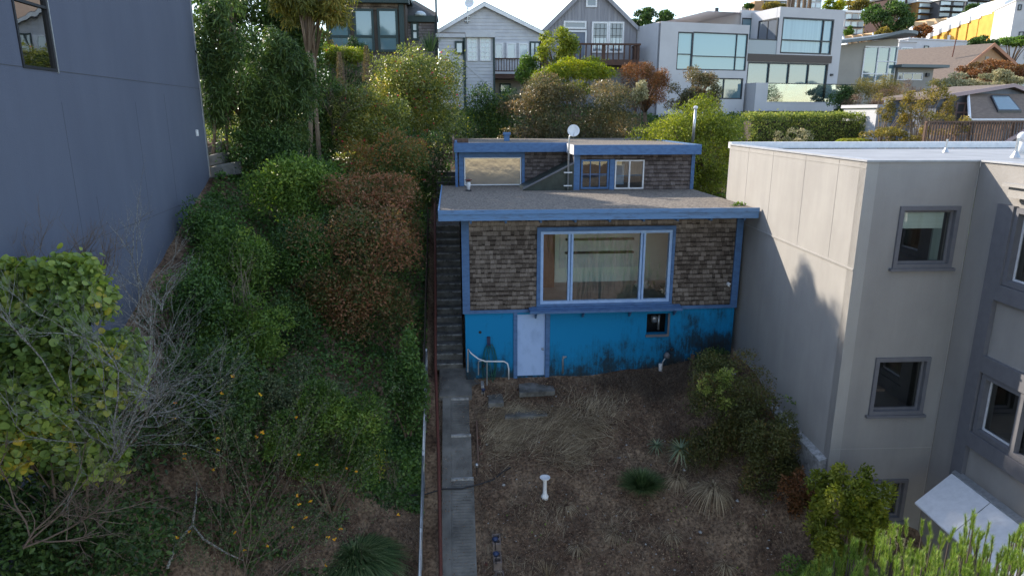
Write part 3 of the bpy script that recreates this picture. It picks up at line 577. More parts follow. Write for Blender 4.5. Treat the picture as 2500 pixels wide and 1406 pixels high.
# ================================================================ GREY NEIGHBOUR (right)
W0 = atY(1806, 760, 19.0); GA = -90 - 2.2
Wg = Wall((8.31, 13.2), GA + 180 - 180)       # long side wall facing left; u grows towards the camera
Wg = Wall((W0.x, W0.y), -90 + 2.2)
ang = 2.2
Wg = Wall((W0.x, W0.y), -90 - ang)
cn = Wg.pt(*Wg.uz(2118, 393)); back = Wg.pt(*Wg.uz(1783, 352))
uf = Wg.uz(2118, 393)[0]; ub = Wg.uz(1783, 352)[0]
Wf = Wall((cn.x, cn.y), -ang)
B = thing('grey_stucco_house', 'tall grey stucco building right of the blue house with dark-framed windows', 'building', (10, 13.2, -10))
ue = Wf.uz(2395, 395)[0]; ZG = -.93; wc = Wf.pt(ue, 0)
mb = MB(); mb.wbox(Wg, ub, uf, -9.5, ZG, -.25, 0); mb.build('side_wall', 'stucco_gray', B)
hs = [hole(Wf, (2205, 512), (2313, 645)), hole(Wf, (2145, 880), (2243, 1002)), hole(Wf, (2104, 1177), (2194, 1262))]
mb = MB(); holed(mb, Wf, .0, ue, -10.5, ZG, hs, .25, -.002); mb.build('front_wall', 'stucco_front', B)
Ww = Wall((wc.x, wc.y), -90 - ang)     # wing wall facing left
def wgz(px, py): return Ww.uz(px, py)
ZW = -.93; hw1 = (wgz(2470, 600)[0] + .12, 4.6, wgz(2467, 680)[1], wgz(2480, 518)[1]); 
hb = hole(Ww, (2412, 935), (2500, 1100)); tlw = wgz(2416, 925); brw = wgz(2478, 1098)
hw2 = (wgz(2404, 1000)[0], 4.0, wgz(2478, 1098)[1] + .02, tlw[1])
hw2 = (tlw[0] - .05, tlw[0] + 1.85, wgz(2400, 1055)[1], tlw[1]); hw1 = (tlw[0] + .0, tlw[0] + 1.8, wgz(2475, 690)[1], wgz(2492, 520)[1])
mb = MB(); holed(mb, Ww, .003, 7.0, -10.5, ZW, [hw1, hw2], .25); mb.build('wing_wall', 'stucco_front', B)
for h, lab in zip(hs, ('upper window with a pale blind half down', 'middle window with a dark room behind', 'ground floor window with a white blind')):
    fm = MB(); frame(fm, Wf, (h[0] - .07, h[1] + .07, h[2] - .07, h[3] + .07), .085, -.05, .045); fr_ = fm.build('window', 'trim_gray', B); fr_['label'] = lab
    s = MB(); frame(s, Wf, (h[0] + .016, h[1] - .016, h[2] + .016, h[3] - .016), .05, -.12, -.052); s.build('sash', 'trim_gray', fr_)
    MB().wbox(Wf, h[0] - .13, h[1] + .13, h[2] - .13, h[2] - .072, 0, .09).build('sill', 'trim_gray', fr_)
    MB().quad([Wf.pt(h[0] + .03, h[2] + .03, -.085), Wf.pt(h[1] - .03, h[2] + .03, -.085), Wf.pt(h[1] - .03, h[3] - .03, -.085), Wf.pt(h[0] + .03, h[3] - .03, -.085)]).build('pane', 'glass', fr_)
M['blind'] = mat('pale_blind', (.62, .68, .64), .8, (.52, .57, .54), sc=1, stretch=(.2, .2, 14))
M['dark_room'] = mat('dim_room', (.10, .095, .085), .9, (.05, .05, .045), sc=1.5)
M['curtain'] = mat('grey_green_curtain', (.22, .27, .27), .8)
for k, h in enumerate(hs):
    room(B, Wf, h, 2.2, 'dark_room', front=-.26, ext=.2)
    if k == 0:
        MB().wbox(Wf, h[0] + .03, h[1] - .14, h[3] - .42, h[3], -.17, -.155).build('blind', 'blind', B)
        MB().wbox(Wf, h[1] - .28, h[1] - .1, h[2], h[3], -.25, -.2).build('curtain', 'curtain', B)
    if k == 2: MB().wbox(Wf, h[0] + .03, h[1] - .14, h[2] + .12, h[3], -.17, -.155).build('blind', 'blind', B)
    if k == 1: MB().wbox(Wf, h[0] + .1, h[0] + .5, h[2] + .3, h[2] + .36, -.9, -.4).build('table', 'timber', B); MB().wbox(Wf, h[0] + .1, h[0] + .45, h[3] - .45, h[3] - .02, -2.1, -2.0).build('wall_panel', 'blind', B)
# wing trim bands and windows
mb = MB(); ut = wgz(2440, 600)[0] + .08; uS = hw2[0] - .12
mb.wbox(Ww, uS - .32, uS, -7.6, wgz(2462, 500)[1], .003, .10)
za, zb = wgz(2380, 1060)[1], wgz(2400, 1010)[1]
mb.wbox(Ww, uS, 6.9, hw2[2] - .42, hw2[2] - .10, .003, .10); mb.wbox(Ww, uS, 6.9, hw2[3] + .10, hw2[3] + .44, .003, .10); mb.wbox(Ww, uS, 6.9, hw1[2] - .42, hw1[2] - .10, .003, .10)
mb.wbox(Ww, uS, hw1[0] - .08, hw1[2] - .10, wgz(2462, 500)[1], .003, .098)
mb.build('bay_trim', 'trim_gray', B)
mb = MB(); zt = wgz(2462, 478)[1]; mb.wbox(Ww, uS - .02, 6.9, zt, zt + .2, .101, .18); mb.wbox(Ww, uS - .1, 6.9, zt + .2, zt + .26, .003, .26); mb.build('cornice', 'stucco_gray', B)
for h, lab in ((hw1, 'tall window under the cornice'), (hw2, 'wide double window above the awning')):
    fm = MB(); frame(fm, Ww, (h[0] - .08, h[1] + .08, h[2] - .09, h[3] + .09), .1, -.06, .06, [.5], [], .12); fr_ = fm.build('window', 'trim_gray', B); fr_['label'] = lab
    MB().quad([Ww.pt(h[0], h[2], -.08), Ww.pt(h[1], h[2], -.08), Ww.pt(h[1], h[3], -.08), Ww.pt(h[0], h[3], -.08)]).build('pane', 'glass', fr_)
    fm = MB(); frame(fm, Ww, (h[0] + .02, h[0] + (h[1] - h[0]) / 2 - .06, h[2] + .012, h[3] - .012), .035, -.1, -.062); fm.build('sash', 'white_metal', fr_)
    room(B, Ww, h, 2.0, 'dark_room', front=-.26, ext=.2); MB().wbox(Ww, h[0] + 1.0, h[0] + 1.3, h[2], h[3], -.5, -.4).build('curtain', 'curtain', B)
# roof
mb = MB(); bk = Wg.pt(ub, 0); far = Wf.pt(14, 0) + (bk - Vector((cn.x, cn.y, 0)))
pl = [Wg.pt(uf, 0) + Vector((.05, .02, 0)), Wf.pt(ue + .02, 0, -.02), Ww.pt(7.0, 0, -.02), Ww.pt(7.0, 0, -8), far, bk + Vector((.05, 0, 0))]
mb.prism([(p.x, p.y, ZG - .12) for p in pl], (0, 0, -.1)); M['roof_membrane'] = mat('pale_roof_membrane', (.34, .35, .37), .75, (.25, .26, .275), sc=.9, detail=8)
rf = mb.build('roof', 'roof_membrane', B)
mb = MB(); mb.wbox(Wg, ub, uf + .04, ZG + .002, ZG + .04, -.28, .03); mb.wbox(Wf, -.02, ue, ZG + .002, ZG + .038, -.28, .03); mb.wbox(Ww, .05, 7.0, ZG + .002, ZG + .036, -.28, .04); mb.build('coping', 'steel_matt', rf)
mb = MB(); e = (far - bk).normalized(); Wb = Wall((bk.x, bk.y), math.degrees(math.atan2(e.y, e.x))); mb.wbox(Wb, .05, 13.5, ZG - .1, ZG + .09, -.3, -.05); mb.build('parapet', 'white_metal', rf)
mb = MB()
zz = Wg.uz(1830, 553)[1]; mb.wbox(Wg, ub + .1, uf + .02, zz - .02, zz + .02, .002, .025); zz2 = ZG - .12; mb.wbox(Wg, ub, uf, zz2 - .012, zz2 + .012, .001, .008)
for k in (.2, .42, .66, .86): u = ub + (uf - ub) * k; mb.wbox(Wg, u - .006, u + .006, zz + .02, ZG, .0005, .005)
mb.build('side_reveal', 'stucco_gray', B)
mb = MB(); z = Wf.uz(2100, 1095)[1]; mb.wbox(Wf, 0, ue, z - .008, z + .008, -.001, .004); mb.wbox(Wf, ue - .03, ue - .015, -10, ZG, -.001, .012); mb.build('front_reveal', 'stucco_gray', B)
mb = MB(); c0, c1 = Wg.uz(1850, 950), Wg.uz(2012, 1122); n = Wg.n * .17; U = Vector((0, 0, .16))
for k in range(6):
    a, b_ = [Wg.pt(c0[0] + (c1[0] + .12 - c0[0]) * t, c0[1] + (c1[1] - c0[1]) * t - .06, .004) for t in (k / 6 + .002, (k + 1) / 6)]; D_ = Vector((0, 0, -.6)); mb.hexa([a + D_, b_ + D_, b_ + n + D_, a + n + D_, a + U, b_ + U, b_ + n + U * .6, a + n + U * .6])
mb.build('footing', 'conc_light', B)
# roof vents
for px, py, s, lab in ((2308, 372, 1, 'thin plumbing vent on the grey roof, left of the white hood'), (2478, 385, 1.3, 'thicker plumbing vent on the grey roof beside the white hood')):
    p = atZ(px, py, ZG - .1); t = thing('plumbing_vent', lab, 'roof vent', p, 'vents on the grey roof'); MB().lathe(p, [(.09 * s, 0), (.05 * s, .08 * s), (.03 * s, .12 * s)], 12).build('flashing', 'steel', t); MB().tube([p, p + Vector((0, 0, .36 * s))], .026 * s, 8).build('pipe', 'steel', t)
p = atZ(2492, 375, ZG - .1); t = thing('roof_hood', 'white rounded ventilation hood at the right edge of the grey roof', 'roof vent', p); MB().tube([p, p + Vector((0, 0, .35))], .09, 12).build('duct', 'white', t, smooth=True); MB().tube([p + Vector((0, 0, .35)), p + Vector((-.02, -.02, .43)), p + Vector((-.1, -.06, .47)), p + Vector((-.18, -.1, .44))], [.1, .12, .11, .09], 12).build('cowl', 'white', t, smooth=True)
# awning
aw = thing('metal_awning', 'white sloping sheet-metal awning low on the grey building', 'awning', (10, 11, -8.4))
A0 = wgz(2342, 1143); a0, z0 = A0; P0 = Ww.pt(a0, z0 - .02, .05); P1 = Ww.pt(a0 + 3.4, z0 - .02, .05); out = atZ(2233, 1226, z0 - .55)
dv = Vector((out.x - P0.x, out.y - P0.y, -.53)); print('awning', P0, out, dv)
mb = MB()
for k in range(3):
    s0 = P0 + (P1 - P0) * (k / 3) + Vector((0, 0, .0)); s1 = P0 + (P1 - P0) * ((k + 1) / 3) - (P1 - P0).normalized() * .02
    mb.prism([s0, s1, s1 + dv, s0 + dv], (0, 0, -.03))
mb.build('canopy', 'white_metal', aw)
mb = MB(); mb.prism([P0 + Vector((0, 0, .01)), P1 + Vector((0, 0, .01)), P1 + dv * .13 + Vector((0, 0, .04)), P0 + dv * .13 + Vector((0, 0, .04))], (0, 0, -.03)); mb.build('flashing', 'steel', aw)
mb = MB(); 
for t in (.02, .34, .67, .98): q = P0 + (P1 - P0) * t; mb.tube([q + Vector((0, 0, -.5)), q + dv * .95 + Vector((0, 0, -.04))], .015, 6)
mb.build('brackets', 'steel', aw)

# ================================================================ SLATE BUILDING (left)
Wl_O = Vector((-8.4, 24, 0)); Wl = Wall((-8.4, 24.0), 90 + 3.8)
ZTL = 4.6
S = thing('slate_building', 'large slate-grey stucco building filling the left edge with one tall dark window', 'building', (-9, 16, -6))
hl = hole(Wl, (46, -70), (137, 172)); hl = (Wl.uz(57, 162)[0], Wl.uz(137, 172)[0], Wl.uz(57, 162)[1], 2.9)
u_near = -24
mb = MB(); holed(mb, Wl, u_near, .0, -11, ZTL, [hl], .3)
mb.quad([Wl.pt(0, -4, 0), Wl.pt(0, -4, -14), Wl.pt(0, ZTL, -14), Wl.pt(0, ZTL, 0)]); mb.quad([Wl.pt(u_near, -14, 0), Wl.pt(u_near, -14, -14), Wl.pt(u_near, ZTL, -14), Wl.pt(u_near, ZTL, 0)])
mb.quad([Wl.pt(0, ZTL - .05, 0), Wl.pt(0, ZTL - .05, -14), Wl.pt(u_near, ZTL - .05, -14), Wl.pt(u_near, ZTL - .05, 0)]); mb.quad([Wl.pt(0, -8, -14), Wl.pt(u_near, -8, -14), Wl.pt(u_near, ZTL, -14), Wl.pt(0, ZTL, -14)])
mb.build('wall', 'stucco_slate', S)
fm = MB(); zs_ = Wl.uz(110, 20)[1]; frame(fm, Wl, (hl[0] - .03, hl[1] + .03, hl[2] - .03, hl[3] + .03), .055, -.08, .02, [], [(zs_ - hl[2]) / (hl[3] - hl[2])], .05); fr_ = fm.build('window', 'black', S)
MB().wbox(Wl, hl[1] + .032, hl[1] + .06, hl[2] - .06, hl[3], .001, .03).build('edge_bead', 'steel', fr_)
MB().quad([Wl.pt(hl[0], hl[2], -.03), Wl.pt(hl[1], hl[2], -.03), Wl.pt(hl[1], hl[3], -.03), Wl.pt(hl[0], hl[3], -.03)]).build('pane', clearglass('dark_mirror_glass', .32, (.25, .3, .28)), fr_)
room(S, Wl, hl, 2.5, 'dark_room', front=-.31, ext=.2)
mb = MB(); z = Wl.uz(300, 194)[1]; mb.wbox(Wl, u_near, -.02, z - .008, z + .008, .0005, .004)
z2 = Wl.uz(330, 545)[1]; mb.wbox(Wl, -13.5, -2, z2 - .005, z2 + .005, .0005, .004)
for px, y0, y1 in ((236, 480, 640), (150, 250, 700), (330, 250, 540), (400, 230, 500)):
    u, _z = Wl.uz(px, y0); _u2, z3 = Wl.uz(px, y1); mb.wbox(Wl, u - .004, u + .004, z3, min(_z, z), .0006, .003)
mb.build('wall_joint', 'seam', S)
mb = MB(); mb.wbox(Wl, -.04, .03, -5, ZTL, -.03, .03); mb.build('corner_bead', 'steel', S)
c = Wl.pt(*Wl.uz(479, 325), 0); mb = MB(); ul, zl = Wl.uz(479, 325); mb.wbox(Wl, ul - .06, ul + .06, zl - .1, zl + .1, .002, .06); o = mb.build('junction_box', 'white', bevel=.01); tag(o, 'small white box on the slate wall near its far corner', 'utility box')

# ================================================================ PATH, STEPS, RAILS
def strip(mb, x0, x1, ya, yb, off, n, xa=None, xb=None, a=.5, th=.35):
    for k in range(n):
        y0 = ya + (yb - ya) * k / n; y1 = ya + (yb - ya) * (k + 1) / n
        z0, z1 = float(gz(-.4, y0)) + off, float(gz(-.4, y1)) + off
        mb.hexa([(x0, y0, z0 - th), (x1, y0, z0 - th), (x1, y1, z1 - th), (x0, y1, z1 - th), (x0, y0, z0), (x1, y0, z0), (x1, y1, z1), (x0, y1, z1)], a)
pa = thing('garden_path', 'grooved concrete ramp path running down beside the pipe railing', 'path', (0, 15, -9.6))
ledges = [11.0, 13.25, 15.85, 17.1, 18.3]
for k in range(len(ledges) - 1):
    y0, y1 = ledges[k], ledges[k + 1]; mb = MB(); z0, z1 = gz(-.4, y0) + .02, gz(-.4, y1) - .03
    xr_ = .33 - .03 * k; x0 = -.28
    mb.hexa([(x0, y0, z0 - .5), (xr_, y0, z0 - .5), (xr_, y1 - .09, z1 - .5), (x0, y1 - .09, z1 - .5), (x0, y0, z0), (xr_, y0, z0), (xr_, y1 - .09, z1), (x0, y1 - .09, z1)])
    if k != 2:
        n = int((y1 - y0) / .075)
        for j in range(n):
            t0, t1 = (j + .05) / n, (j + .62) / n; ya, yb = y0 + (y1 - .1 - y0) * t0, y0 + (y1 - .1 - y0) * t1; za, zb = z0 + (z1 - z0) * t0, z0 + (z1 - z0) * t1
            mb.hexa([(x0 + .03, ya, za), (xr_ - .04, ya, za), (xr_ - .04, yb, zb), (x0 + .03, yb, zb), (x0 + .03, ya, za + .012), (xr_ - .04, ya, za + .012), (xr_ - .04, yb, zb + .012), (x0 + .03, yb, zb + .012)])
    mb.build('slab', 'concrete', pa)
    MB().box(x0, xr_, y1 - .088, y1 - .004, z1 - .5, z1 + .05).build('ledge', 'conc_light', pa)
mb = MB(); strip(mb, -.52, -.285, 10.5, 18.35, .03, 20); mb.build('kerb', 'concrete', pa)
mb = MB(); mb.prism([(-.62, 18.302, -7.95), (.34, 18.302, -7.95), (.34, 18.75, -7.8), (.62, 18.8, -7.79), (.66, 18.45, -7.93), (.72, 18.45, -7.93), (.72, 18.62, -7.86), (.45, 19.0, -7.68), (.18, 19.3, -7.66), (.18, 19.62, -7.6), (-.62, 19.62, -7.6)], (0, 0, -.4)); mb.build('landing', 'concrete', pa)
mb = MB(); mb.box(.62, .70, 18.42, 18.80, -8.0, -7.72); mb.build('landing_edge', 'conc_light', pa)
stp = thing('garden_steps', 'long flight of dark mossy concrete steps climbing left of the blue house', 'steps', (-.3, 19.6, -7.65))
n = 18; r_ = random.Random(3)
for k in range(n):
    y0 = 19.6 + k * .345; z = -7.64 + (k + 1) * .197; j = r_.uniform(-.012, .012)
    MB().box(-.80, .10, y0, 25.9, z - .20, z + j).build('step', 'conc_dark', stp, bevel=.012); MB().box(-.79, .09, y0 - .012, y0 + .05, z - .03, z + j + .004).build('nosing', 'conc_step', stp)
MB().box(-.80, .10, 25.92, 27.6, -4.6, -4.10).build('landing', 'concrete', stp)
for k in range(8):
    y0 = 27.62 + k * .5; MB().box(-.85, .10, y0, 32, -4.6, -4.05 + (k + 1) * .19).build('step', 'conc_dark', stp)
mb = MB(); mb.tube([(-.50, 11.2, -10.6), (-.53, 13.4, -9.95), (-.60, 16.0, -8.75), (-.72, 18.9, -7.15), (-.74, 21.5, -5.4), (-.8, 25.0, -3.2)], .045, 8)
hr = thing('stair_handrail', 'rusty red steel handrail running along the path and steps', 'handrail', (-.6, 16, -9)); mb.build('rail', 'rust', hr, smooth=True)
for y, zz in ((12.3, -10.2), (14.6, -9.35), (16.8, -8.33), (19.0, -7.1), (21.6, -5.35), (24.2, -3.7)): x = float(np.interp(y, [11, 13.4, 16, 18.9, 21.5, 25], [-.5, -.53, -.6, -.72, -.74, -.8])); MB().tube([(x, y, gz(-.6, y) - .1), (x, y, zz)], .022, 8).build('post', 'rust', hr)
pf_ = thing('pipe_fence', 'galvanised pipe railing along the left edge of the path', 'fence', (-.98, 15, -9.5))
for y0, y1, hs_ in ((11.6, 15.6, (.95, .5, .2)), (15.6, 18.9, (1.0, .5))):
    for h in hs_:
        MB().tube([(-.98 - (.07 if h < .3 else 0), y0, gz(-.98, y0) + h), (-.98, y1, gz(-.98, y1) + h)], .026, 8).build('rail', 'steel', pf_, smooth=True)
for y in (11.8, 13.7, 15.6, 17.3, 18.9): z = float(gz(-.98, y)); MB().tube([(-.98, y, z - .2), (-.98, y, z + 1.08)], .03, 8).build('post', 'steel', pf_, smooth=True)
wf = thing('plank_fence', 'old grey plank fence half buried in ivy left of the steps', 'fence', (-1.08, 21, -6)); r_ = random.Random(8)
for k in range(46):
    y = 18.9 + k * .15; z = float(gz(-1.1, y)); h = r_.uniform(.65, .95); MB().box(-1.10, -1.07, y, y + r_.uniform(.10, .14), z - .2, z + h).build('plank', 'wood_dark', wf)

# ================================================================ HOUSES UP THE HILL
M['clap'] = mat('white_clapboard', (.52, .53, .56), .7, (.42, .43, .47), sc=2, detail=9)
M['clap_gap'] = mat('clapboard_shadow_gap', (.2, .2, .23), .9)
M['green_trim'] = mat('dark_green_trim', (.018, .04, .042), .5)
M['grey_shingle'] = shinglemat('silvered_shingle', [(.10, .085, .085), (.19, .17, .175), (.30, .28, .29)], .5)
M['grey_board'] = mat('weathered_grey_boards', (.32, .32, .35), .85, (.22, .22, .25), sc=1.2, stretch=(9, 9, .5), detail=8)
M['roof_dark'] = mat('dark_composition_roof', (.10, .10, .10), .9, (.05, .05, .05), sc=6)
M['redwood'] = mat('dark_redwood', (.095, .05, .035), .8, (.06, .035, .03), sc=4)
M['render_white'] = mat('white_render', (.50, .50, .525), .8, (.44, .44, .465), sc=.6)
M['alu'] = mat('black_aluminium', (.02, .025, .035), .4)
M['brown_band'] = mat('brown_metal_band', (.06, .045, .042), .5)
M['teal_glass'] = darkglass('teal_shade_glass', (.20, .36, .42), ior=1.8)
M['curtain_glass'] = darkglass('sheer_curtain_glass', (.24, .38, .46), ior=1.8, col2=(.17, .28, .36), sc=1, stretch=(5, 5, .05))
M['sky_glass'] = darkglass('sky_mirror_glass', (.10, .18, .22), ior=2.1)
M['pale_glass'] = darkglass('pale_curtained_glass', (.45, .52, .56), ior=1.8)
M['grey_glass'] = darkglass('grey_shaded_glass', (.14, .16, .19), ior=1.8)
M['taupe'] = mat('taupe_render', (.33, .31, .28), .85, (.28, .265, .24), sc=.7)
M['frost'] = darkglass('frosted_balustrade', (.22, .27, .32), ior=1.6, rough=.25)
M['brown_roof'] = mat('brown_shingle_roof', (.20, .155, .125), .95, (.13, .10, .085), sc=5, stretch=(1, 1, 4))
M['orange_wall'] = mat('ochre_stucco', (.42, .26, .15), .9, (.36, .22, .13), sc=.8)
M['yellow_wall'] = mat('yellow_boards', (.62, .36, .07), .85, (.5, .27, .05), sc=.6)
M['peach_wall'] = mat('peach_stucco', (.60, .43, .27), .9, (.5, .35, .22), sc=.4)
M['blue_grey'] = mat('blue_grey_boards', (.17, .20, .26), .85, (.13, .15, .20), sc=3, stretch=(6, 6, 1))
M['pink_trim'] = mat('faded_pink_trim', (.35, .27, .28), .8)

def clapboards(mb, W, u0, u1, z0, z1, step=.2, off=.0, top=None):
    z = z0
    while z < z1 - .02:
        zt = min(z + step, z1); a, b = u0, u1
        if top:
            a, b = top(min(z + step * .5, z1)); a, b = max(a, u0), min(b, u1)
        if b - a > .05: mb.add([W.pt(a, z, off + .035), W.pt(b, z, off + .035), W.pt(b, zt, off + .006), W.pt(a, zt, off + .006), W.pt(a, z, off), W.pt(b, z, off)], [(0, 1, 2, 3), (0, 4, 5, 1)])
        z += step
# ---- dark green shingled house
W1 = Wall((-8.5, 42)); gh = thing('green_trimmed_house', 'shingled house with dark green trim and a wall of tall windows behind the trees', 'house', (-5, 42, 0))
u = lambda px, py, W=W1: W.uz(px, py)
uL, uR, uM = u(795, 60)[0], u(986, 60)[0], u(1000, 60)[0]
mb = MB(); mb.wbox(W1, uL, uR, -1, u(850, 9)[1] + .44, -5, 0); mb.build('wall', 'wood_dark', gh)
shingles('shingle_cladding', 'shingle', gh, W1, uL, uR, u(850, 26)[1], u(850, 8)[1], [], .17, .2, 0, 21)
for a, b, z in ((800, 858, 0), (862, 916, 0), (920, 974, 0)):
    window(gh, W1, (a, 22), (b, 128), 'green_trim', 'sky_glass', .13, (0, .09), [], [.36], mw=.14)
mb = MB(); mb.wbox(W1, uL - .4, uR + .35, u(850, 9)[1], u(850, 9)[1] + .45, -.3, .45); mb.wbox(W1, uL - .4, uR + .35, u(850, 9)[1] + .46, u(850, 9)[1] + .7, -5, .38); mb.build('eaves', 'green_trim', gh)
mb = MB(); mb.wbox(W1, uR - .25, uR + .02, -1, u(850, 9)[1], .001, .12); mb.build('corner_board', 'green_trim', gh)
mb = MB(); mb.wbox(W1, uR, uR + .12, -1, u(850, 9)[1], -2.2, -.002); mb.build('wall', 'wood_dark', gh)
W1b = Wall((-8.5, 44)); a_, zt = W1b.uz(992, 40); b_ = W1b.uz(1064, 40)[0]
mb = MB(); mb.wbox(W1b, a_, b_, -1, zt - .05, -4, 0); mb.build('wall', 'wood_dark', gh)
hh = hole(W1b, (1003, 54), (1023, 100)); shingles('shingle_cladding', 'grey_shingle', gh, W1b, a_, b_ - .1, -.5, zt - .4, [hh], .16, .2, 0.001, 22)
window(gh, W1b, 0, 0, 'green_trim', 'pale_glass', .13, (0, .09), [], [.5], h=hh)
mb = MB(); mb.wbox(W1b, a_ - .1, b_ + .12, zt - .35, zt, .0, .25); mb.wbox(W1b, b_ - .1, b_ + .04, -1, zt - .36, .001, .1); mb.build('fascia', 'green_trim', gh)
mb = MB(); z9 = zt + .02
mb.prism([W1b.pt(a_ - .5, z9, -.3), W1b.pt(b_ + .12, z9, -.3), W1b.pt(W1b.uz(1066, 34)[0], z9 + .25, -.6), W1b.pt(W1b.uz(1008, 0)[0], z9 + 1.25, -2.5), W1b.pt(a_ - .8, z9 + 1.3, -2.5)], (0, 2.5, 0)); mb.build('roof', 'roof_dark', gh)
c = W1b.pt(W1b.uz(1026, 37)[0], zt, .05); MB().lathe(c, [(.38, 0), (.36, .1), (.28, .2), (.14, .27), (.02, .29)], 16).build('skylight_dome', 'pale_glass', gh, smooth=True)
c = W1b.pt(W1b.uz(1066, 60)[0], 0, .3); MB().tube([c, Vector((c.x, c.y, 9))], .06, 8).build('utility_pole', 'alu', None); tag(bpy.data.objects['utility_pole'], 'thin dark pole rising between the green trimmed house and the white house', 'pole')

# ---- white clapboard gable house
W2 = Wall((0, 46.0)); wh = thing('clapboard_house', 'white clapboard house with a broad low gable and flat-roofed addition', 'house', (4, 46, 0))
pk = W2.uz(1182, 14); el = W2.uz(1062, 82); er = W2.uz(1330, 84)
def gtop(z):
    t = (pk[1] - z) / (pk[1] - el[1]); t2 = (pk[1] - z) / (pk[1] - er[1]); return pk[0] + (el[0] - pk[0]) * t if t < 1 else el[0] + .2, pk[0] + (er[0] - pk[0]) * t2 if t2 < 1 else er[0] - .3
zb2 = -.5
mb = MB(); mb.prism([W2.pt(el[0] + .2, zb2), W2.pt(er[0] - .3, zb2), W2.pt(er[0] - .3, er[1]), W2.pt(pk[0], pk[1]), W2.pt(el[0] + .2, el[1])], (0, 9, 0)); mb.build('wall', 'clap', wh)
h3 = [hole(W2, (1207, 105), (1229, 146)), hole(W2, (1236, 105), (1260, 146)), hole(W2, (1266, 106), (1290, 146))]
mb = MB(); clapboards(mb, W2, el[0] + .2, er[0] - .3, W2.uz(1250, 148)[1], pk[1], .21, .002, gtop); mb.build('siding', 'clap', wh)
mb = MB(); t = .16
for e in (el, er):
    mb.prism([W2.pt(pk[0], pk[1] + .18, .3), W2.pt(e[0], e[1] + .1, .3), W2.pt(e[0], e[1] - .12, .3), W2.pt(pk[0], pk[1] - .05, .3)], (0, 9.6, 0))
mb.build('roof', 'roof_dark', wh)
mb = MB()
for e in (el, er): mb.prism([W2.pt(pk[0], pk[1] + .13, .36), W2.pt(e[0], e[1] + .06, .36), W2.pt(e[0], e[1] - .15, .36), W2.pt(pk[0], pk[1] - .1, .36)], (0, .05, 0))
mb.build('bargeboard', 'white', wh)
for h in h3: window(wh, W2, 0, 0, 'white', 'pale_glass', .1, (.03, .1), h=h)
window(wh, W2, (1293, 102), (1318, 150), 'green_trim', 'pale_glass', .1, (.03, .09), [.5]); 
W2a = Wall((0, 43.5)); a0, zt = W2a.uz(1070, 84); a1 = W2a.uz(1204, 84)[0]
mb = MB(); mb.wbox(W2a, a0, a1, -1.5, zt, -2.6, 0); mb.build('addition_wall', 'clap', wh)
am = W2a.uz(1134, 150)[0]; mb = MB(); clapboards(mb, W2a, a0, am, -.5, zt - .25, .2, .002); clapboards(mb, W2a, am, a1, -1, W2a.uz(1170, 150)[1] - .05, .2, .002); mb.build('siding', 'clap', wh)
mb = MB(); mb.wbox(W2a, a0 - .15, am + .1, zt - .2, zt + .02, 0, .2); mb.wbox(W2a, am + .102, a1 + .1, zt - .18, zt + .12, -.1, .28); mb.build('fascia', 'clap', wh)
mb = MB(); mb.wbox(W2a, a0 - .1, a1 + .05, zt + .021, zt + .1, -2.4, -.11); mb.build('flat_roof', 'brown_roof', wh)
mb = MB(); mb.wbox(W2a, am - .08, am + .08, -1.5, zt - .2, .04, .12); mb.wbox(W2a, a1 - .02, a1 + .1, -1.5, zt - .2, .001, .1); mb.build('corner_post', 'green_trim', wh)
window(wh, W2a, (1110, 101), (1133, 134), 'green_trim', 'pale_glass', .12, (.04, .12))
for a, b in ((1140, 1166), (1171, 1198)): window(wh, W2a, (a, 93), (b, 150), 'white', 'pale_glass', .08, (.02, .08), [1 / 2], [.2, .4, .6, .8], mw=.04)
mb = MB(); s0, s1 = W2a.uz(1140, 158), W2a.uz(1205, 215); mb.prism([W2a.pt(s0[0], s0[1], .05), W2a.pt(s1[0], s1[1], .05), W2a.pt(s1[0], s1[1] - .12, .05), W2a.pt(s0[0], s0[1] - .12, .05)], (0, .05, 0)); mb.build('stair_stringer', 'clap', wh)
# deck of the white house
dk = thing('balcony', 'small dark brown balcony on the right part of the white clapboard house', 'balcony', (5, 44, 1.5)); Wd = Wall((0, 44.3)); a0, z1_ = Wd.uz(1206, 143); a1 = Wd.uz(1335, 143)[0]; z0_ = Wd.uz(1206, 180)[1]
mb = MB(); mb.wbox(Wd, a0, a1, z0_ - .3, z0_, -1.7, 0); mb.build('deck', 'redwood', dk); mb = MB(); mb.wbox(Wd, a0, a1, z0_ - .02 + .001, z0_ + .1, .01, .04); mb.build('edge_board', 'clap', dk)
MB().wbox(Wd, a0, a1, z1_ - .06, z1_ + .02, -.06, .02).build('rail', 'redwood', dk); MB().wbox(Wd, a0, a1, z0_ + .12, z0_ + .18, -.05, .0).build('rail', 'redwood', dk)
mb = MB(); x = a0 + .1
while x < a1: mb.wbox(Wd, x, x + .045, z0_ + .18, z1_ - .06, -.045, -.01); x += .17
mb.build('balusters', 'redwood', dk)
mb = MB(); mb.wbox(W2, W2.uz(1206, 200)[0], W2.uz(1300, 200)[0], -.5, z0_ - .35, .01, .06); mb.build('basement_wall', 'taupe', wh); window(wh, W2, (1219, 204), (1247, 228), 'green_trim', 'pale_glass', .1, (.06, .14))
c = W2.pt(*W2.uz(1146, 12), .5); d2 = thing('satellite_dish', 'round grey satellite dish on a pole against the white gable', 'satellite dish', W2.pt(*W2.uz(1141, 60), .05)); b0 = W2.pt(*W2.uz(1141, 58), .05)
MB().tube([b0, b0 + Vector((0, -.15, .05)), Vector((b0.x, b0.y - .15, c.z - .3)), c + Vector((0, .05, 0))], .035, 6).build('mast', 'steel', d2); dish(MB(), c, .3, (-.3, -1, .3), .07).build('dish', 'white_metal', d2, smooth=True)
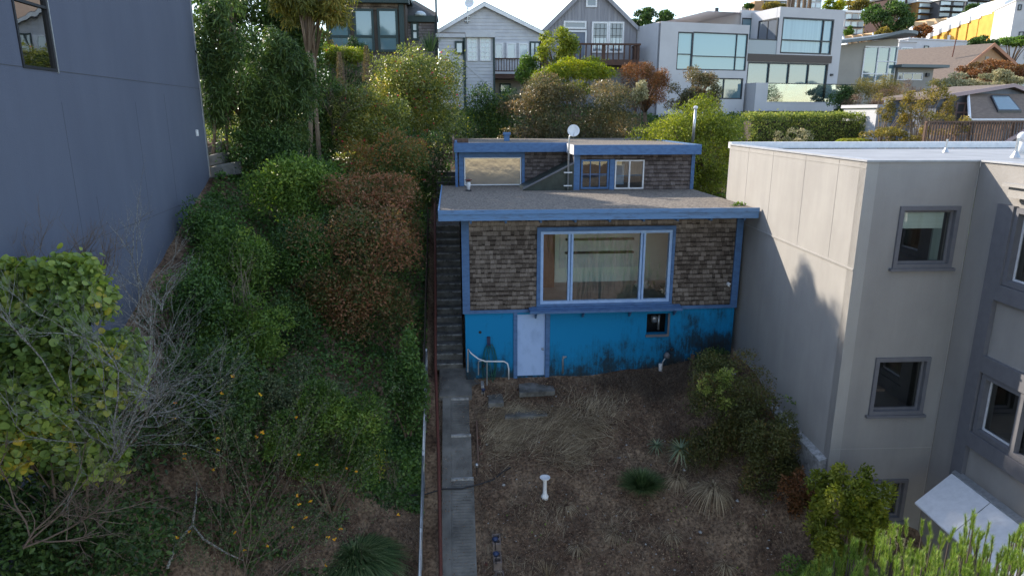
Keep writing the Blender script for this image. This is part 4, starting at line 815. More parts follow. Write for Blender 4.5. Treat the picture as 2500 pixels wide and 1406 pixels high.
for z in (.1, .35): MB().box(b0.x - .15, b0.x + .15, b0.y - .17, b0.y - .02, b0.z + z, b0.z + z + .05).build('bracket', 'steel', d2)

# ---- grey gable house
W3 = Wall((0, 47.0)); g3 = thing('grey_gable_house', 'steep gabled house of weathered grey vertical boards with a wooden deck', 'house', (10, 47, 1))
pk = W3.uz(1445, -38); el = W3.uz(1318, 84); er = W3.uz(1556, 70)
wl_, wr_ = W3.uz(1334, 100)[0], W3.uz(1552, 100)[0]; zel = el[1] + .25; zer = er[1]
mb = MB(); mb.prism([W3.pt(wl_, -1), W3.pt(wr_, -1), W3.pt(wr_, zer), W3.pt(pk[0], pk[1]), W3.pt(wl_, zel)], (0, 11, 0)); mb.build('wall', 'grey_board', g3)
mb = MB(); x = wl_ + .1
while x < wr_:
    zt = (pk[1] - (pk[0] - x) / (pk[0] - wl_) * (pk[1] - zel)) if x < pk[0] else pk[1] - (x - pk[0]) / (wr_ - pk[0]) * (pk[1] - zer)
    mb.wbox(W3, x, x + .03, 1.8, zt - .1, .001, .02); x += .22
mb.build('battens', 'grey_board', g3)
mb = MB()
for e, o in ((el, -.0), (er, .0)): mb.prism([W3.pt(pk[0], pk[1] + .2, .25), W3.pt(e[0], e[1] + .12, .25), W3.pt(e[0], e[1] - .1, .25), W3.pt(pk[0], pk[1] - .02, .25)], (0, 11.5, 0))
mb.build('roof', 'brown_roof', g3)
mb = MB()
for e in (el, er): mb.prism([W3.pt(pk[0], pk[1] + .16, .31), W3.pt(e[0], e[1] + .08, .31), W3.pt(e[0], e[1] - .2, .31), W3.pt(pk[0], pk[1] - .12, .31)], (0, .055, 0))
mb.build('bargeboard', 'grey_board', g3)
window(g3, W3, (1431, -20), (1457, 19), 'white', 'grey_glass', .11, (0, .08))
window(g3, W3, (1376, 52), (1431, 72), 'white', 'grey_glass', .11, (0, .08))
window(g3, W3, (1376, 75), (1430, 160), 'white', 'blue_grey', .1, (0, .08), label='grey door with glass lights')
for a, b in ((1445, 1483), (1486, 1521)):
    f = window(g3, W3, (a, 54), (b, 130), 'white', 'grey_glass', .11, (0, .08)); h = hole(W3, (a + 3, 94), (b - 3, 126)); mb = MB(); mb.wbox(W3, h[0] + .05, h[1] - .05, h[2] + .1, h[3], .041, .045); mb.build('half_curtain', 'pale_glass', f)
    h = hole(W3, (a, 54), (b, 130)); mb = MB()
    for t in (.25, .5, .75): x = h[0] + (h[1] - h[0]) * t; mb.wbox(W3, x - .015, x + .015, h[2] + .1, h[3] - .1, .046, .06)
    for t in (.3, .55, .78): z = h[2] + (h[3] - h[2]) * t; mb.wbox(W3, h[0] + .1, h[1] - .1, z - .015, z + .015, .0465, .0615)
    mb.build('glazing_bars', 'alu', f)
dk = thing('wooden_deck', 'raised redwood deck with balusters in front of the grey gable house', 'deck', (11, 45, 2)); Wd = Wall((0, 45.2)); a0, z1_ = Wd.uz(1385, 108); a1 = Wd.uz(1561, 110)[0]; z0_ = Wd.uz(1500, 146)[1]
MB().wbox(Wd, a0, a1, z0_ - .35, z0_, -1.8, 0).build('deck_floor', 'redwood', dk); MB().wbox(Wd, a0, a1 + .1, z1_ - .05, z1_ + .06, -.12, .06).build('rail', 'redwood', dk)
mb = MB(); x = a0 + .1
while x < a1: mb.wbox(Wd, x, x + .09, z0_, z1_ - .05, -.05, -.01); x += .36
mb.build('balusters', 'redwood', dk)
for x in (a0, (a0 + a1) / 2, a1 - .12): MB().wbox(Wd, x, x + .14, -1, z1_ - .05, -.16, -.011).build('post', 'redwood', dk)
mb = MB(); y = 45.2
while y < 46.9: mb.box(a1 - .02, a1 + .06, y + .1, y + .19, z0_, z1_ - .05); y += .36
mb.box(a1 - .04, a1 + .1, 45.25, 46.99, z1_ - .049, z1_ + .055); mb.build('side_railing', 'redwood', dk)

# ---- modern white house
A = atY(1614, 53, 44.0); W4 = Wall((A.x, A.y), 13); m4 = thing('modern_white_house', 'white flat-roofed modern house with big black-framed glass windows and balconies', 'house', (18, 46, 0))
u1, z1 = W4.uz(1831, 62); zt = W4.uz(1614, 53)[1]; ue = W4.uz(1812, 200)[0]; zt = (zt + z1) / 2
hL = [hole(W4, (1656, 78), (1688, 172)), hole(W4, (1693, 78), (1820, 174)), hole(W4, (1712, 190), (1811, 243))]
mb = MB(); holed(mb, W4, 0, u1, -3, zt, hL, .25); mb.quad([W4.pt(0, -3, 0), W4.pt(0, -3, -9), W4.pt(0, zt, -9), W4.pt(0, zt, 0)]); mb.quad([W4.pt(u1, -3, 0), W4.pt(u1, -3, -9), W4.pt(u1, zt, -9), W4.pt(u1, zt, 0)]); mb.quad([W4.pt(0, zt, 0), W4.pt(0, zt, -9), W4.pt(u1, zt, -9), W4.pt(u1, zt, 0)]); mb.build('left_block', 'render_white', m4)
window(m4, W4, 0, 0, 'alu', 'teal_glass', .07, (-.16, -.02), [], [.42], h=hL[0]); window(m4, W4, 0, 0, 'alu', 'teal_glass', .07, (-.16, -.02), [.80], [.37], h=hL[1]); window(m4, W4, 0, 0, 'alu', 'sky_glass', .08, (-.16, -.02), [.12, .55], [], h=hL[2])
# right block: frame face with recess at the upper left
W5 = Wall((W4.pt(u1, 0, -.6).x, W4.pt(u1, 0, -.6).y), 13)
uR = W5.uz(2064, 24)[0]; zt5 = (W5.uz(2064, 24)[1] + W5.uz(1900, 19)[1]) / 2; ub_ = W5.uz(1902, 60)[0]; zr = W5.uz(1830, 133)[1]
hW = hole(W5, (1912, 42), (2028, 135)); hG = hole(W5, (1826, 151), (2013, 249)); hD = hole(W5, (1888, 268), (2034, 292)); hG = (max(hG[0], .05), hG[1], hG[2], hG[3])
mb = MB(); holed(mb, W5, ub_, uR, zr, zt5, [hW], .3); holed(mb, W5, -.3, uR, -3, zr, [hG, hD], .3)
mb.quad([W5.pt(uR, -3), W5.pt(uR, -3, -9), W5.pt(uR, zt5, -9), W5.pt(uR, zt5)]); mb.quad([W5.pt(-.9, zt5 - .02, -3), W5.pt(-.9, zt5 - .02, -9), W5.pt(uR, zt5 - .02, -9), W5.pt(uR, zt5 - .02, -3)]); mb.quad([W5.pt(ub_, zt5 - .02, -.3), W5.pt(ub_, zt5 - .02, -3), W5.pt(uR, zt5 - .02, -3), W5.pt(uR, zt5 - .02, -.3)])
mb.build('right_block', 'render_white', m4)
mb = MB(); zf = W5.uz(1900, 42)[1]; mb.wbox(W5, ub_ - .01, ub_ + .12, zf, zt5, -3, -.302); mb.wbox(W5, ub_ - .01, ub_ + .12, zr, zf, -3, -2.2); mb.build('recess_return', 'render_white', m4)
window(m4, Wall((W5.pt(ub_ - .02, 0, 0).x, W5.pt(ub_ - .02, 0, 0).y), 13 - 90), 0, 0, 'alu', 'grey_glass', .1, (0, .06), [.5], h=(-2.1, -.05, zr + .1, zf - .02))
W5r = Wall((W5.pt(0, 0, -3).x, W5.pt(0, 0, -3).y), 13); xl = W5r.uz(1811, 24)[0]; zr5 = W5r.uz(1811, 25)[1]; hr_ = hole(W5r, (1812, 44), (1850, 98))
mb = MB(); holed(mb, W5r, xl, W5r.uz(1905, 50)[0], -3, zr5, [hr_], .25); mb.quad([W5r.pt(xl, -3), W5r.pt(xl, -3, -6), W5r.pt(xl, zr5, -6), W5r.pt(xl, zr5)]); mb.build('recess_wall', 'render_white', m4)
window(m4, W5r, 0, 0, 'alu', 'sky_glass', .07, (-.12, .01), h=hr_); MB().pbox(W5r, (1860, 65), (1865, 71), .001, .1).build('wall_lamp', 'alu', m4); MB().pbox(W5, (2027, 181), (2032, 186), .001, .1).build('wall_lamp', 'alu', m4)
window(m4, W5, 0, 0, 'alu', 'curtain_glass', .1, (-.2, .0), [.80], [.38], h=hW); window(m4, W5, 0, 0, 'alu', 'sky_glass', .1, (-.22, -.02), [.265, .51, .755], [], h=hG)
window(m4, W5, 0, 0, 'alu', 'grey_glass', .1, (-.25, -.05), [.5], h=hD)
MB().wbox(W5, .0, hW[1] + .1, W5.uz(1900, 152)[1], W5.uz(1900, 134)[1], .002, .06).build('metal_band', 'brown_band', m4)
mb = MB(); mb.wbox(W5, -.1, ub_ + .1, zr, W5.uz(1850, 98)[1], -.1, -.04); mb.build('upper_balustrade', 'frost', m4); MB().wbox(W5, -.1, ub_ + .1, W5.uz(1850, 98)[1], W5.uz(1850, 98)[1] + .06, -.12, -.02).build('balustrade_cap', 'alu', m4)
# lower balcony
a = W5.uz(1845, 248)[0] - .2; b = W5.uz(2040, 248)[0] - .2; zfl = W5.uz(1900, 252)[1]
mb = MB(); mb.wbox(W5, a - 1.0, b + .8, zfl - .55, zfl, .002, 1.5); mb.wbox(W5, a - 1.0, a - .05, zfl + .001, zfl + 1.25, .002, 1.5); mb.build('balcony_slab', 'render_white', m4)
mb = MB(); mb.wbox(W5, a, b + .7, zfl + .05, zfl + 1.2, 1.40, 1.43); mb.build('glass_balustrade', clearglass('balustrade_glass', .2, (.6, .72, .7)), m4); MB().wbox(W5, a, b + .7, zfl + 1.2, zfl + 1.25, 1.37, 1.46).build('balustrade_cap', 'alu', m4)
mb = MB(); c = W5.pt((a + b) / 2, zfl + .45, .8)
for q in (-.8, .8): mb.box(c.x + q - .3, c.x + q + .3, c.y - .3, c.y + .3, zfl + .3, zfl + .42); mb.box(c.x + q - .3, c.x + q + .3, c.y + .22, c.y + .3, zfl + .42, zfl + .85)
mb.build('balcony_seats', 'taupe', m4)
# left side wing with slit window, and roof fin
mb = MB(); q = atY(1553, 72, 50); q2 = atY(1581, 72, 50); mb.box(q.x, q2.x, 50, 55, -1, q.z); mb.build('rear_wing', 'render_white', m4); W4c = Wall((0, 50)); window(m4, W4c, (1563, 90), (1574, 140), 'alu', 'grey_glass', .08, (0, .05))
c = W4.pt(u1 * .45, 0, -8.9); t = atY(1750, 20, c.y); MB().box(t.x - .12, t.x + .12, c.y - .1, c.y + .1, zt, t.z).build('flue', 'alu', m4)

# ---- curved roof house
W6 = Wall((atY(2050, 110, 52).x, 52.0), 10); c6 = thing('curved_roof_house', 'taupe house with a curved glazed corner and a sweeping curved roof', 'house', (30, 54, 2))
uA = -1.5; uB = W6.uz(2168, 150)[0]; zA = W6.uz(2053, 118)[1]; zB = W6.uz(2168, 95)[1]; R6 = 1.7; Cc = W6.pt(uB, 0, -R6)
arc = [(math.radians(-80 + 10 - k * 0 + 0)) for k in range(0)]
ai = R(10 - 90); arcpts = [Cc + Vector((math.cos(ai + t), math.sin(ai + t), 0)) * R6 for t in [i * R(15) for i in range(9)]]
mb = MB(); mb.prism([W6.pt(uA, -2), W6.pt(uB, -2), W6.pt(uB, zB), W6.pt(uA, zA)], W6.n * -6)
for i in range(8): p, q = arcpts[i], arcpts[i + 1]; mb.quad([(p.x, p.y, -2), (q.x, q.y, -2), (q.x, q.y, zB), (p.x, p.y, zB)])
e = arcpts[-1]; mb.quad([(e.x, e.y, -2), (e.x - 1, e.y + 5, -2), (e.x - 1, e.y + 5, zB), (e.x, e.y, zB)]); mb.build('wall', 'taupe', c6)
zw0, zw1 = W6.uz(2120, 190)[1] - .6, W6.uz(2150, 114)[1]; uw = W6.uz(2107, 150)[0]
mb = MB(); mb.quad([W6.pt(uw, zw0, .03), W6.pt(uB, zw0, .03), W6.pt(uB, zw1, .03), W6.pt(uw, zw1 - .15, .03)])
o = [Cc + (p - Cc) * 1.02 for p in arcpts]
for i in range(6): p, q = o[i], o[i + 1]; mb.quad([(p.x, p.y, zw0), (q.x, q.y, zw0), (q.x, q.y, zw1), (p.x, p.y, zw1)])
gl = mb.build('window', 'sky_glass', c6); mb = MB(); zm = [zw0 + (zw1 - zw0) * t for t in (0, .3, .62, 1)]
for uu in (uw, (uw + uB) / 2 + .1, uB): mb.wbox(W6, uu - .05, uu + .05, zw0, zw1 - (.15 if uu == uw else .05), .031, .1)
mb.wbox(W6, uw, uB, zw1 - .1, zw1, .032, .09); mb.wbox(W6, uw, uB, zm[1] - .04, zm[1] + .04, .032, .09); mb.wbox(W6, (uw + uB) / 2 + .1, uB, zm[2] - .04, zm[2] + .04, .032, .09)
for i in (0, 2, 4, 6): p = Cc + (arcpts[i] - Cc) * 1.05; mb.tube([(p.x, p.y, zw0), (p.x, p.y, zw1)], .045, 6)
for z in zm: mb.tube([(q.x, q.y, z) for q in [Cc + (p - Cc) * 1.045 for p in arcpts[:7]]], .04, 5)
mb.build('window_frame', 'white', gl)
mb = MB(); ro = [Cc + (p - Cc) * 1.75 for p in arcpts]; top = [(W6.pt(uA - .6, 0, .9), zA + .05), (W6.pt(uw, 0, .95), (zA + zB) / 2 + .2)] + [(p, zB + .3) for p in ro] + [(W6.pt(uB, 0, -6), zB + .3), (W6.pt(uA - .6, 0, -6), zA + .05)]
mb.prism([(p.x, p.y, z) for p, z in top], (0, 0, .22)); mb.build('roof', mat('blue_grey_roof_edge', (.17, .20, .22), .6, (.12, .14, .15), sc=4), c6)
W6b = Wall((atY(2193, 170, 53).x, 53.0), 6); 
mb = MB(); ul, z5 = W6b.uz(2193, 166); ur_ = W6b.uz(2280, 166)[0]; mb.wbox(W6b, ul, ur_, -1.5, z5, -5, 0); mb.build('annex_wall', 'taupe', c6)
mb = MB(); mb.wbox(W6b, ul - .3, ur_ + .8, z5, z5 + .22, -5, .7); mb.build('annex_roof', mat('slate_roof_edge', (.13, .16, .17), .6), c6)
window(c6, W6b, (2192, 178), (2250, 197), 'white', 'grey_glass', .07, (0, .06), [.22, .6]); MB().pbox(W6b, (2260, 179), (2266, 188), .001, .15).build('wall_lamp', 'alu', c6)

# ---- brown gabled roof house
W7 = Wall((atY(2417, 110, 60).x, 60.0), 18); g7 = thing('ochre_gable_house', 'ochre house with a long brown shingle roof and copper-coloured gable edge', 'house', (45, 60, 2))
pz = W7.uz(2417, 110)[1]; l_ = W7.uz(2275, 222); r7 = W7.uz(2478, 160); bd = -W7.n * 1.0; bk = Vector((-.55, .83, 0)).normalized() * 13
mb = MB(); mb.prism([W7.pt(l_[0] + .6, -2), W7.pt(r7[0] - .2, -2), W7.pt(r7[0] - .2, r7[1]), W7.pt(0, pz - .15), W7.pt(l_[0] + .6, l_[1] + .3)], bk * .95); mb.build('wall', 'orange_wall', g7)
mb = MB(); F = .35
for e in (l_, (r7[0] + .3, r7[1] - .2)): mb.prism([W7.pt(0, pz + .1, F), W7.pt(e[0], e[1], F), W7.pt(e[0], e[1] - .18, F), W7.pt(0, pz - .1, F)], bk)
mb.build('roof', 'brown_roof', g7); mb = MB()
for e in (l_, (r7[0] + .3, r7[1] - .2)): mb.prism([W7.pt(0, pz + .13, F + .08), W7.pt(e[0], e[1] + .03, F + .08), W7.pt(e[0], e[1] - .25, F + .08), W7.pt(0, pz - .17, F + .08)], W7.n * -.075)
mb.build('bargeboard', mat('copper_bargeboard', (.36, .17, .10), .7), g7)
c = W7.pt(-2.6, pz - 1.0, -1.5); MB().tube([c, c + Vector((.1, 0, 1.5))], .05, 6).build('vent', 'rust', g7); MB().wbox(W7, -.35, .1, pz - 1.9, pz - 1.0, .002, .05).build('gable_louvre', 'taupe', g7)
# ---- white boxes behind
def blockhouse(name, label, px0, px1, ptop, Y, ang, m, depth=8, wins=(), wm='grey_glass', zb=-3, side=True, fm='white'):
    W = Wall((atY(px0, ptop, Y).x, Y), ang); t = thing(name, label, 'building', W.pt(0, zb)); u1 = W.uz(px1, ptop)[0]; zt = W.uz((px0 + px1) / 2, ptop)[1]
    MB().wbox(W, 0, u1, zb, zt, -depth, 0).build('wall', m, t); MB().wbox(W, -.1, u1 + .1, zt, zt + .15, -depth - .1, .12).build('parapet', m, t)
    for w in wins: window(t, W, w[:2], w[2:4], fm, wm, .06 * Y / 45, (0, .08), w[4] if len(w) > 4 else (), w[5] if len(w) > 5 else ())
    return t, W, u1, zt
blockhouse('white_house', 'plain white flat-roofed house behind the brown roof', 2218, 2372, 100, 78, 14, 'render_white', wins=((2256, 112, 2265, 130),), fm='alu')
blockhouse('white_house', 'white house with glazed side left of the plain white one', 2196, 2238, 104, 74, 10, 'render_white', wins=((2200, 116, 2223, 147, (.5,), ()),), depth=5)
blockhouse('white_house', 'low white house at the right edge above the red hedge', 2432, 2560, 116, 68, 12, 'render_white', wins=((2500, 130, 2530, 145),))
blockhouse('white_house', 'bright white tall building end at the top right corner', 2482, 2600, 0, 96, -25, 'render_white', depth=10, zb=4, wins=((2486, 12, 2493, 26), (2488, 78, 2498, 90)), fm='alu')
# ---- yellow terraces stepping up the hill
yt = thing('yellow_terrace', 'row of yellow stepped terraced apartments with white rooflines and balconies', 'building', (75, 115, 8)); n = 10
E0, E1 = (2236, 96), (2480, -4)
for k in range(n):
    t0, t1 = k / n, (k + 1) / n; t0, t1 = t0 ** 1.25, t1 ** 1.25; xa, xb = E0[0] + (E1[0] - E0[0]) * t0, E0[0] + (E1[0] - E0[0]) * t1; ya = E0[1] + (E1[1] - E0[1]) * t0; yb = E0[1] + (E1[1] - E0[1]) * t1
    Yk = 128 - 26 * t0; Wk = Wall((atY(xa, ya, Yk).x, Yk), -8); u1_ = Wk.uz(xb, yb)[0]; za = Wk.uz(xa, ya)[1]; zb_ = Wk.uz(xb, yb)[1]; w = u1_
    MB().prism([Wk.pt(0, -2), Wk.pt(u1_, -2), Wk.pt(u1_, zb_ - .5), Wk.pt(0, za - .6)], (2, 10, 0)).build('wall', 'yellow_wall', yt)
    MB().prism([Wk.pt(-.1, za - .9, .5), Wk.pt(u1_ * .98, zb_ - .6, .5), Wk.pt(u1_ * .98, zb_ + .5, .5), Wk.pt(-.1, za + .1, .5)], (2, 10, 0)).build('roof', 'white', yt)
    bz = za - 1.6
    for j in range(2 + (k > 5)):
        z = bz - j * 3.1
        if k % 2 == 0:
            bb = MB(); frame(bb, Wk, (w * .12, w * .62, z - 2.6, z), .28, .003, .9); bb.build('balcony_frame', 'white', yt); MB().wbox(Wk, w * .16, w * .6, z - 2.4, z - .2, .002, .1).build('balcony_recess', 'taupe', yt); MB().wbox(Wk, w * .16, w * .6, z - 2.3, z - 1.5, .62, .68).build('balcony_rail', 'blind', yt)
        elif j == 0: MB().wbox(Wk, w * .3, w * .75, z - 1.8, z - .5, .004, .3).build('window', 'grey_glass', yt)
# ---- peach row, dark flats and others on the hill
pr = thing('peach_terrace', 'low row of peach stucco terraces with triangular party walls', 'building', (90, 140, 10)); xs_ = [2056, 2080, 2104, 2130, 2175, 2206, 2218, 2260, 2282, 2312, 2336, 2360, 2420]; yt_ = [88, 86, 84, 80, 76, 72, 54, 52, 46, 44, 42, 40, 36]
for k in range(len(xs_) - 1):
    Yk = 140 + k; Wk = Wall((atY(xs_[k], yt_[k], Yk).x, Yk), 8); u1_ = Wk.uz(xs_[k + 1], yt_[k])[0]; z = Wk.uz(xs_[k], yt_[k])[1]
    MB().wbox(Wk, 0, u1_, z - 9, z, -8, 0).build('wall', 'peach_wall', pr); MB().prism([Wk.pt(0, z, 0), Wk.pt(0, z - 2.8, 0), Wk.pt(0, z - 2.8, 2.6)], Wk.d * .35).build('party_wall', 'white' if k % 3 == 0 else 'peach_wall', pr)
    if k % 2: MB().wbox(Wk, u1_ * .35, u1_ * .75, z - 2.8, z - 1.2, .003, .12).build('window', 'grey_glass', pr)
M['dk_red'] = mat('dark_red_boards', (.06, .03, .03), .8); M['dk_ochre'] = mat('ochre_boards', (.30, .16, .04), .8, (.16, .09, .04), sc=.3); M['dk_grey'] = mat('dark_grey_boards', (.075, .075, .085), .8)
def flats(name, label, px0, px1, ptop, pbot, Y, ang, m, rows, cols, depth=10, bal=True, gl='pale_glass'):
    W = Wall((atY(px0, ptop, Y).x, Y), ang); z0 = W.uz(px0, pbot)[1]; t = thing(name, label, 'building', W.pt(0, z0)); u1 = W.uz(px1, ptop)[0]; zt = W.uz(px0, ptop)[1]
    MB().wbox(W, 0, u1, z0 - 8, zt, -depth, 0).build('wall', m, t); MB().wbox(W, -.3, u1 + .3, zt, zt + .5, -depth, .5).build('roof_edge', 'white' if m != 'dk_red' else 'dk_grey', t)
    fh = (zt - z0) / rows
    for r in range(rows):
        for c in range(cols):
            a = u1 * (c + .12) / cols; b = u1 * (c + .88) / cols; z = z0 + r * fh
            MB().wbox(W, a, b, z + fh * .2, z + fh * .85, .003, .1).build('window', gl if (r + c) % 3 else 'grey_glass', t)
        if bal: MB().wbox(W, u1 * .08, u1 * .92, z0 + r * fh + fh * .05, z0 + r * fh + fh * .16, .004, 1.2).build('balcony', 'dk_grey', t)
flats('apartment_block', 'dark red apartment block on the hillside with pale balconies', 2188, 2238, -6, 52, 178, 10, 'dk_red', 3, 2)
flats('apartment_block', 'ochre-sided apartment block in the middle of the hillside group', 2239, 2292, 6, 50, 176, 10, 'dk_ochre', 3, 1)
flats('apartment_block', 'dark grey apartment block right of the ochre one on the hill', 2294, 2356, 2, 44, 174, 10, 'dk_grey', 3, 2)
flats('apartment_block', 'far dark apartment block cut by the top edge at the right', 2362, 2420, -14, 20, 190, 10, 'dk_grey', 2, 2)
flats('apartment_block', 'white apartment block with slim columns left of the big hillside tree', 2064, 2112, 32, 88, 165, 5, 'render_white', 3, 3)
flats('apartment_block', 'pale apartment block with red end at the top edge behind palm trunks', 1918, 2008, -12, 20, 185, 8, 'render_white', 2, 6, bal=False)
flats('apartment_block', 'long dark low house on the ridge above the modern white house', 1858, 1920, 3, 20, 175, 4, 'dk_grey', 1, 4, bal=False)
q = atY(1846, 3, 172); MB().hexa([(q.x - .6, 172, 12), (q.x + 2.2, 172, 12), (q.x + 2.2, 175, 12), (q.x - .6, 175, 12), (q.x - .3, 172, q.z), (q.x + 2, 172, q.z), (q.x + 2, 175, q.z), (q.x - .3, 175, q.z)]).build('brick_chimney', 'orange_wall'); tag(bpy.data.objects['brick_chimney'], 'ochre brick chimney on the ridge', 'chimney')

# ---- blue-grey house with deck behind the grey building (right edge)
W8 = Wall((atY(2330, 300, 29).x, 29.0), 12); b8 = thing('blue_grey_house', 'blue-grey wooden house with brown shingle roofs and pink trim at the right edge', 'house', (22, 29, -2))
a, za = W8.uz(2290, 236); pk8 = W8.uz(2458, 212); rr8 = W8.uz(2600, 262)
mb = MB(); mb.prism([W8.pt(a, -3), W8.pt(rr8[0], -3), W8.pt(rr8[0], rr8[1]), W8.pt(pk8[0], pk8[1] - .05), W8.pt(a, za - .12)], W8.n * -2.9); mb.build('wall', 'blue_grey', b8)
mb = MB(); mb.prism([W8.pt(a - .4, za, .3), W8.pt(pk8[0], pk8[1] + .1, .3), W8.pt(pk8[0], pk8[1], .3), W8.pt(a - .4, za - .12, .3)], W8.n * -3); mb.prism([W8.pt(rr8[0], rr8[1], .3), W8.pt(pk8[0], pk8[1] + .1, .3), W8.pt(pk8[0], pk8[1], .3), W8.pt(rr8[0], rr8[1] - .12, .3)], W8.n * -3); mb.build('roof', 'brown_roof', b8)
mb = MB(); mb.prism([W8.pt(a - .4, za + .03, .36), W8.pt(pk8[0], pk8[1] + .12, .36), W8.pt(pk8[0], pk8[1] - .03, .36), W8.pt(a - .4, za - .15, .36)], W8.n * -.055); mb.prism([W8.pt(rr8[0], rr8[1] + .03, .36), W8.pt(pk8[0], pk8[1] + .12, .36), W8.pt(pk8[0], pk8[1] - .03, .36), W8.pt(rr8[0], rr8[1] - .15, .36)], W8.n * -.055); mb.build('bargeboard', 'pink_trim', b8)
window(b8, W8, (2333, 250), (2368, 300), 'pink_trim', 'grey_glass', .09, (.0, .08), [.5], [.5], label='pink framed glazed door')
W9 = Wall((atY(2370, 294, 27).x, 27.0), 8); s0, s1 = W9.uz(2368, 293), W9.uz(2455, 232); s2 = W9.uz(2640, 236); s3 = W9.uz(2640, 294)
mb = MB(); p0, p1, p2, p3 = W9.pt(s0[0], s0[1]), W9.pt(s1[0], s1[1] + .1, -1.8), W9.pt(s2[0], s1[1] + .1, -1.8), W9.pt(s3[0], s0[1]); mb.prism([p0, p1, p2, p3], (0, 0, -.08)); lr = mb.build('lean_to_roof', 'brown_roof', b8)
mb = MB(); mb.tube([p0 + Vector((-.02, -.02, 0)), p1 + Vector((-.02, 0, 0))], .06, 6); mb.tube([p0, p3], .045, 6); mb.build('roof_edge', 'white_metal', lr)
k0 = p0.lerp(p3, .27); k1 = p1.lerp(p2, .27); k2 = p1.lerp(p2, .5); k3 = p0.lerp(p3, .5); up = Vector((0, 0, .1)); mb = MB(); q = [k0.lerp(k1, .25), k3.lerp(k2, .25), k3.lerp(k2, .85), k0.lerp(k1, .85)]; mb.prism([p + up for p in q], (0, 0, -.1)); f = mb.build('skylight', 'alu', lr); cq = sum(q, Vector()) / 4; MB().quad([p.lerp(cq, .12) + up + Vector((0, 0, .004)) for p in q]).build('pane', 'sky_glass', f)
fe = thing('deck_railing', 'weathered wooden picket railing of the deck behind the grey building', 'fence', (20, 26, -2)); Wf9 = Wall((atY(2262, 300, 25.5).x, 25.5), 6); uE = Wf9.uz(2600, 300)[0]; zt = Wf9.uz(2350, 296)[1]; zb_ = Wf9.uz(2350, 358)[1] - .1
MB().wbox(Wf9, 0, uE, zt - .06, zt, -.09, .03).build('rail', 'timber', fe); MB().wbox(Wf9, 0, uE, zt - .85, zt - .79, -.05, .0).build('rail', 'timber', fe); mb = MB(); x = .02
while x < uE: mb.wbox(Wf9, x, x + .05, zt - .95, zt - .06, .001, .035, rnd.random()); x += .125
mb.build('pickets', 'timber', fe)
for x in (0, 2.0, 4.0): MB().wbox(Wf9, x, x + .1, zb_ - 2, zt - .06, -.1, -.001).build('post', 'timber', fe)
tb = thing('deck_table', 'orange-brown garden table on the deck behind the picket railing', 'table', (22, 27, -2.2)); c = Wf9.pt(Wf9.uz(2410, 328)[0], Wf9.uz(2410, 328)[1], -1.2); MB().box(c.x - .6, c.x + .6, c.y - .35, c.y + .35, c.z - .04, c.z).build('tabletop', 'orange_wall', tb)
for sx in (-.5, .5):
    for sy in (-.28, .28): MB().box(c.x + sx - .03, c.x + sx + .03, c.y + sy - .03, c.y + sy + .03, c.z - .72, c.z - .041).build('leg', 'timber', tb)
mb = MB(); mb.wbox(Wf9, .05, uE, zb_ - .75, zb_ - .6, -3.4, -.12); mb.build('deck_floor', 'timber', b8)
mb = MB(); s0, s1 = Wf9.uz(2430, 358), Wf9.uz(2520, 302); mb.prism([Wf9.pt(s0[0], s0[1], .1), Wf9.pt(s0[0] + .25, s0[1], .1), Wf9.pt(s1[0] + .25, s1[1], .1), Wf9.pt(s1[0], s1[1], .1)], (0, .1, 0)); mb.build('stair_stringer', 'pink_trim', fe)
mb, Wz = MB(), Wall((0, 30)); t9, _, _, _ = blockhouse('white_shed', 'small white building glimpsed behind the sparse trees', 2142, 2256, 264, 31, 4, 'render_white', depth=2.5, zb=-4, wins=((2180, 280, 2195, 322), (2205, 280, 2220, 322), (2228, 280, 2248, 322)), wm='pale_glass')

# ================================================================ VEGETATION
def lm(n, cols, **k):
    w = (2.15, 1.7, 1.35) if n.startswith('leaf') and n != 'leaf_litter' else (1.15, 1.15, 1.15)
    M[n] = leafmat(n, [tuple(min(.85, x * q) for x, q in zip(c, w)) for c in cols], **k)
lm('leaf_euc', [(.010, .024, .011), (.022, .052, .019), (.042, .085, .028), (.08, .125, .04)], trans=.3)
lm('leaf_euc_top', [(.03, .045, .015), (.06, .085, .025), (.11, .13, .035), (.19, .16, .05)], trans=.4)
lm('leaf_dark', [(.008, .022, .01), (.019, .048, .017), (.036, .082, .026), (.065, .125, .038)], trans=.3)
lm('leaf_ivy', [(.012, .032, .012), (.024, .065, .019), (.042, .105, .028), (.08, .16, .04)], trans=.3, spec=.5, noise=2.2)
lm('leaf_mid', [(.018, .042, .014), (.04, .092, .026), (.075, .15, .038), (.13, .21, .055)], trans=.4)
lm('leaf_grey', [(.02, .038, .022), (.036, .062, .036), (.06, .095, .055), (.10, .135, .085)], trans=.3)
lm('leaf_bright', [(.03, .055, .014), (.062, .10, .02), (.105, .155, .03), (.17, .215, .05)], trans=.45)
lm('leaf_yellow', [(.035, .07, .014), (.075, .125, .02), (.13, .18, .03), (.22, .24, .045)], trans=.5)
lm('leaf_hedge', [(.03, .055, .02), (.07, .12, .035), (.13, .19, .06), (.20, .25, .09)], trans=.4)
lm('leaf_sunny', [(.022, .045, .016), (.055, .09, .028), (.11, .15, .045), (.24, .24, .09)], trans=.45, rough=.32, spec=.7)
lm('leaf_red', [(.018, .045, .016), (.038, .08, .025), (.10, .09, .035), (.18, .09, .05)], trans=.35)
lm('leaf_redgreen', [(.014, .036, .012), (.03, .07, .02), (.095, .085, .045), (.165, .10, .07), (.22, .125, .09)], trans=.35, noise=1.6)
lm('leaf_rust', [(.03, .03, .014), (.065, .05, .025), (.12, .065, .038), (.16, .11, .06)], trans=.4)
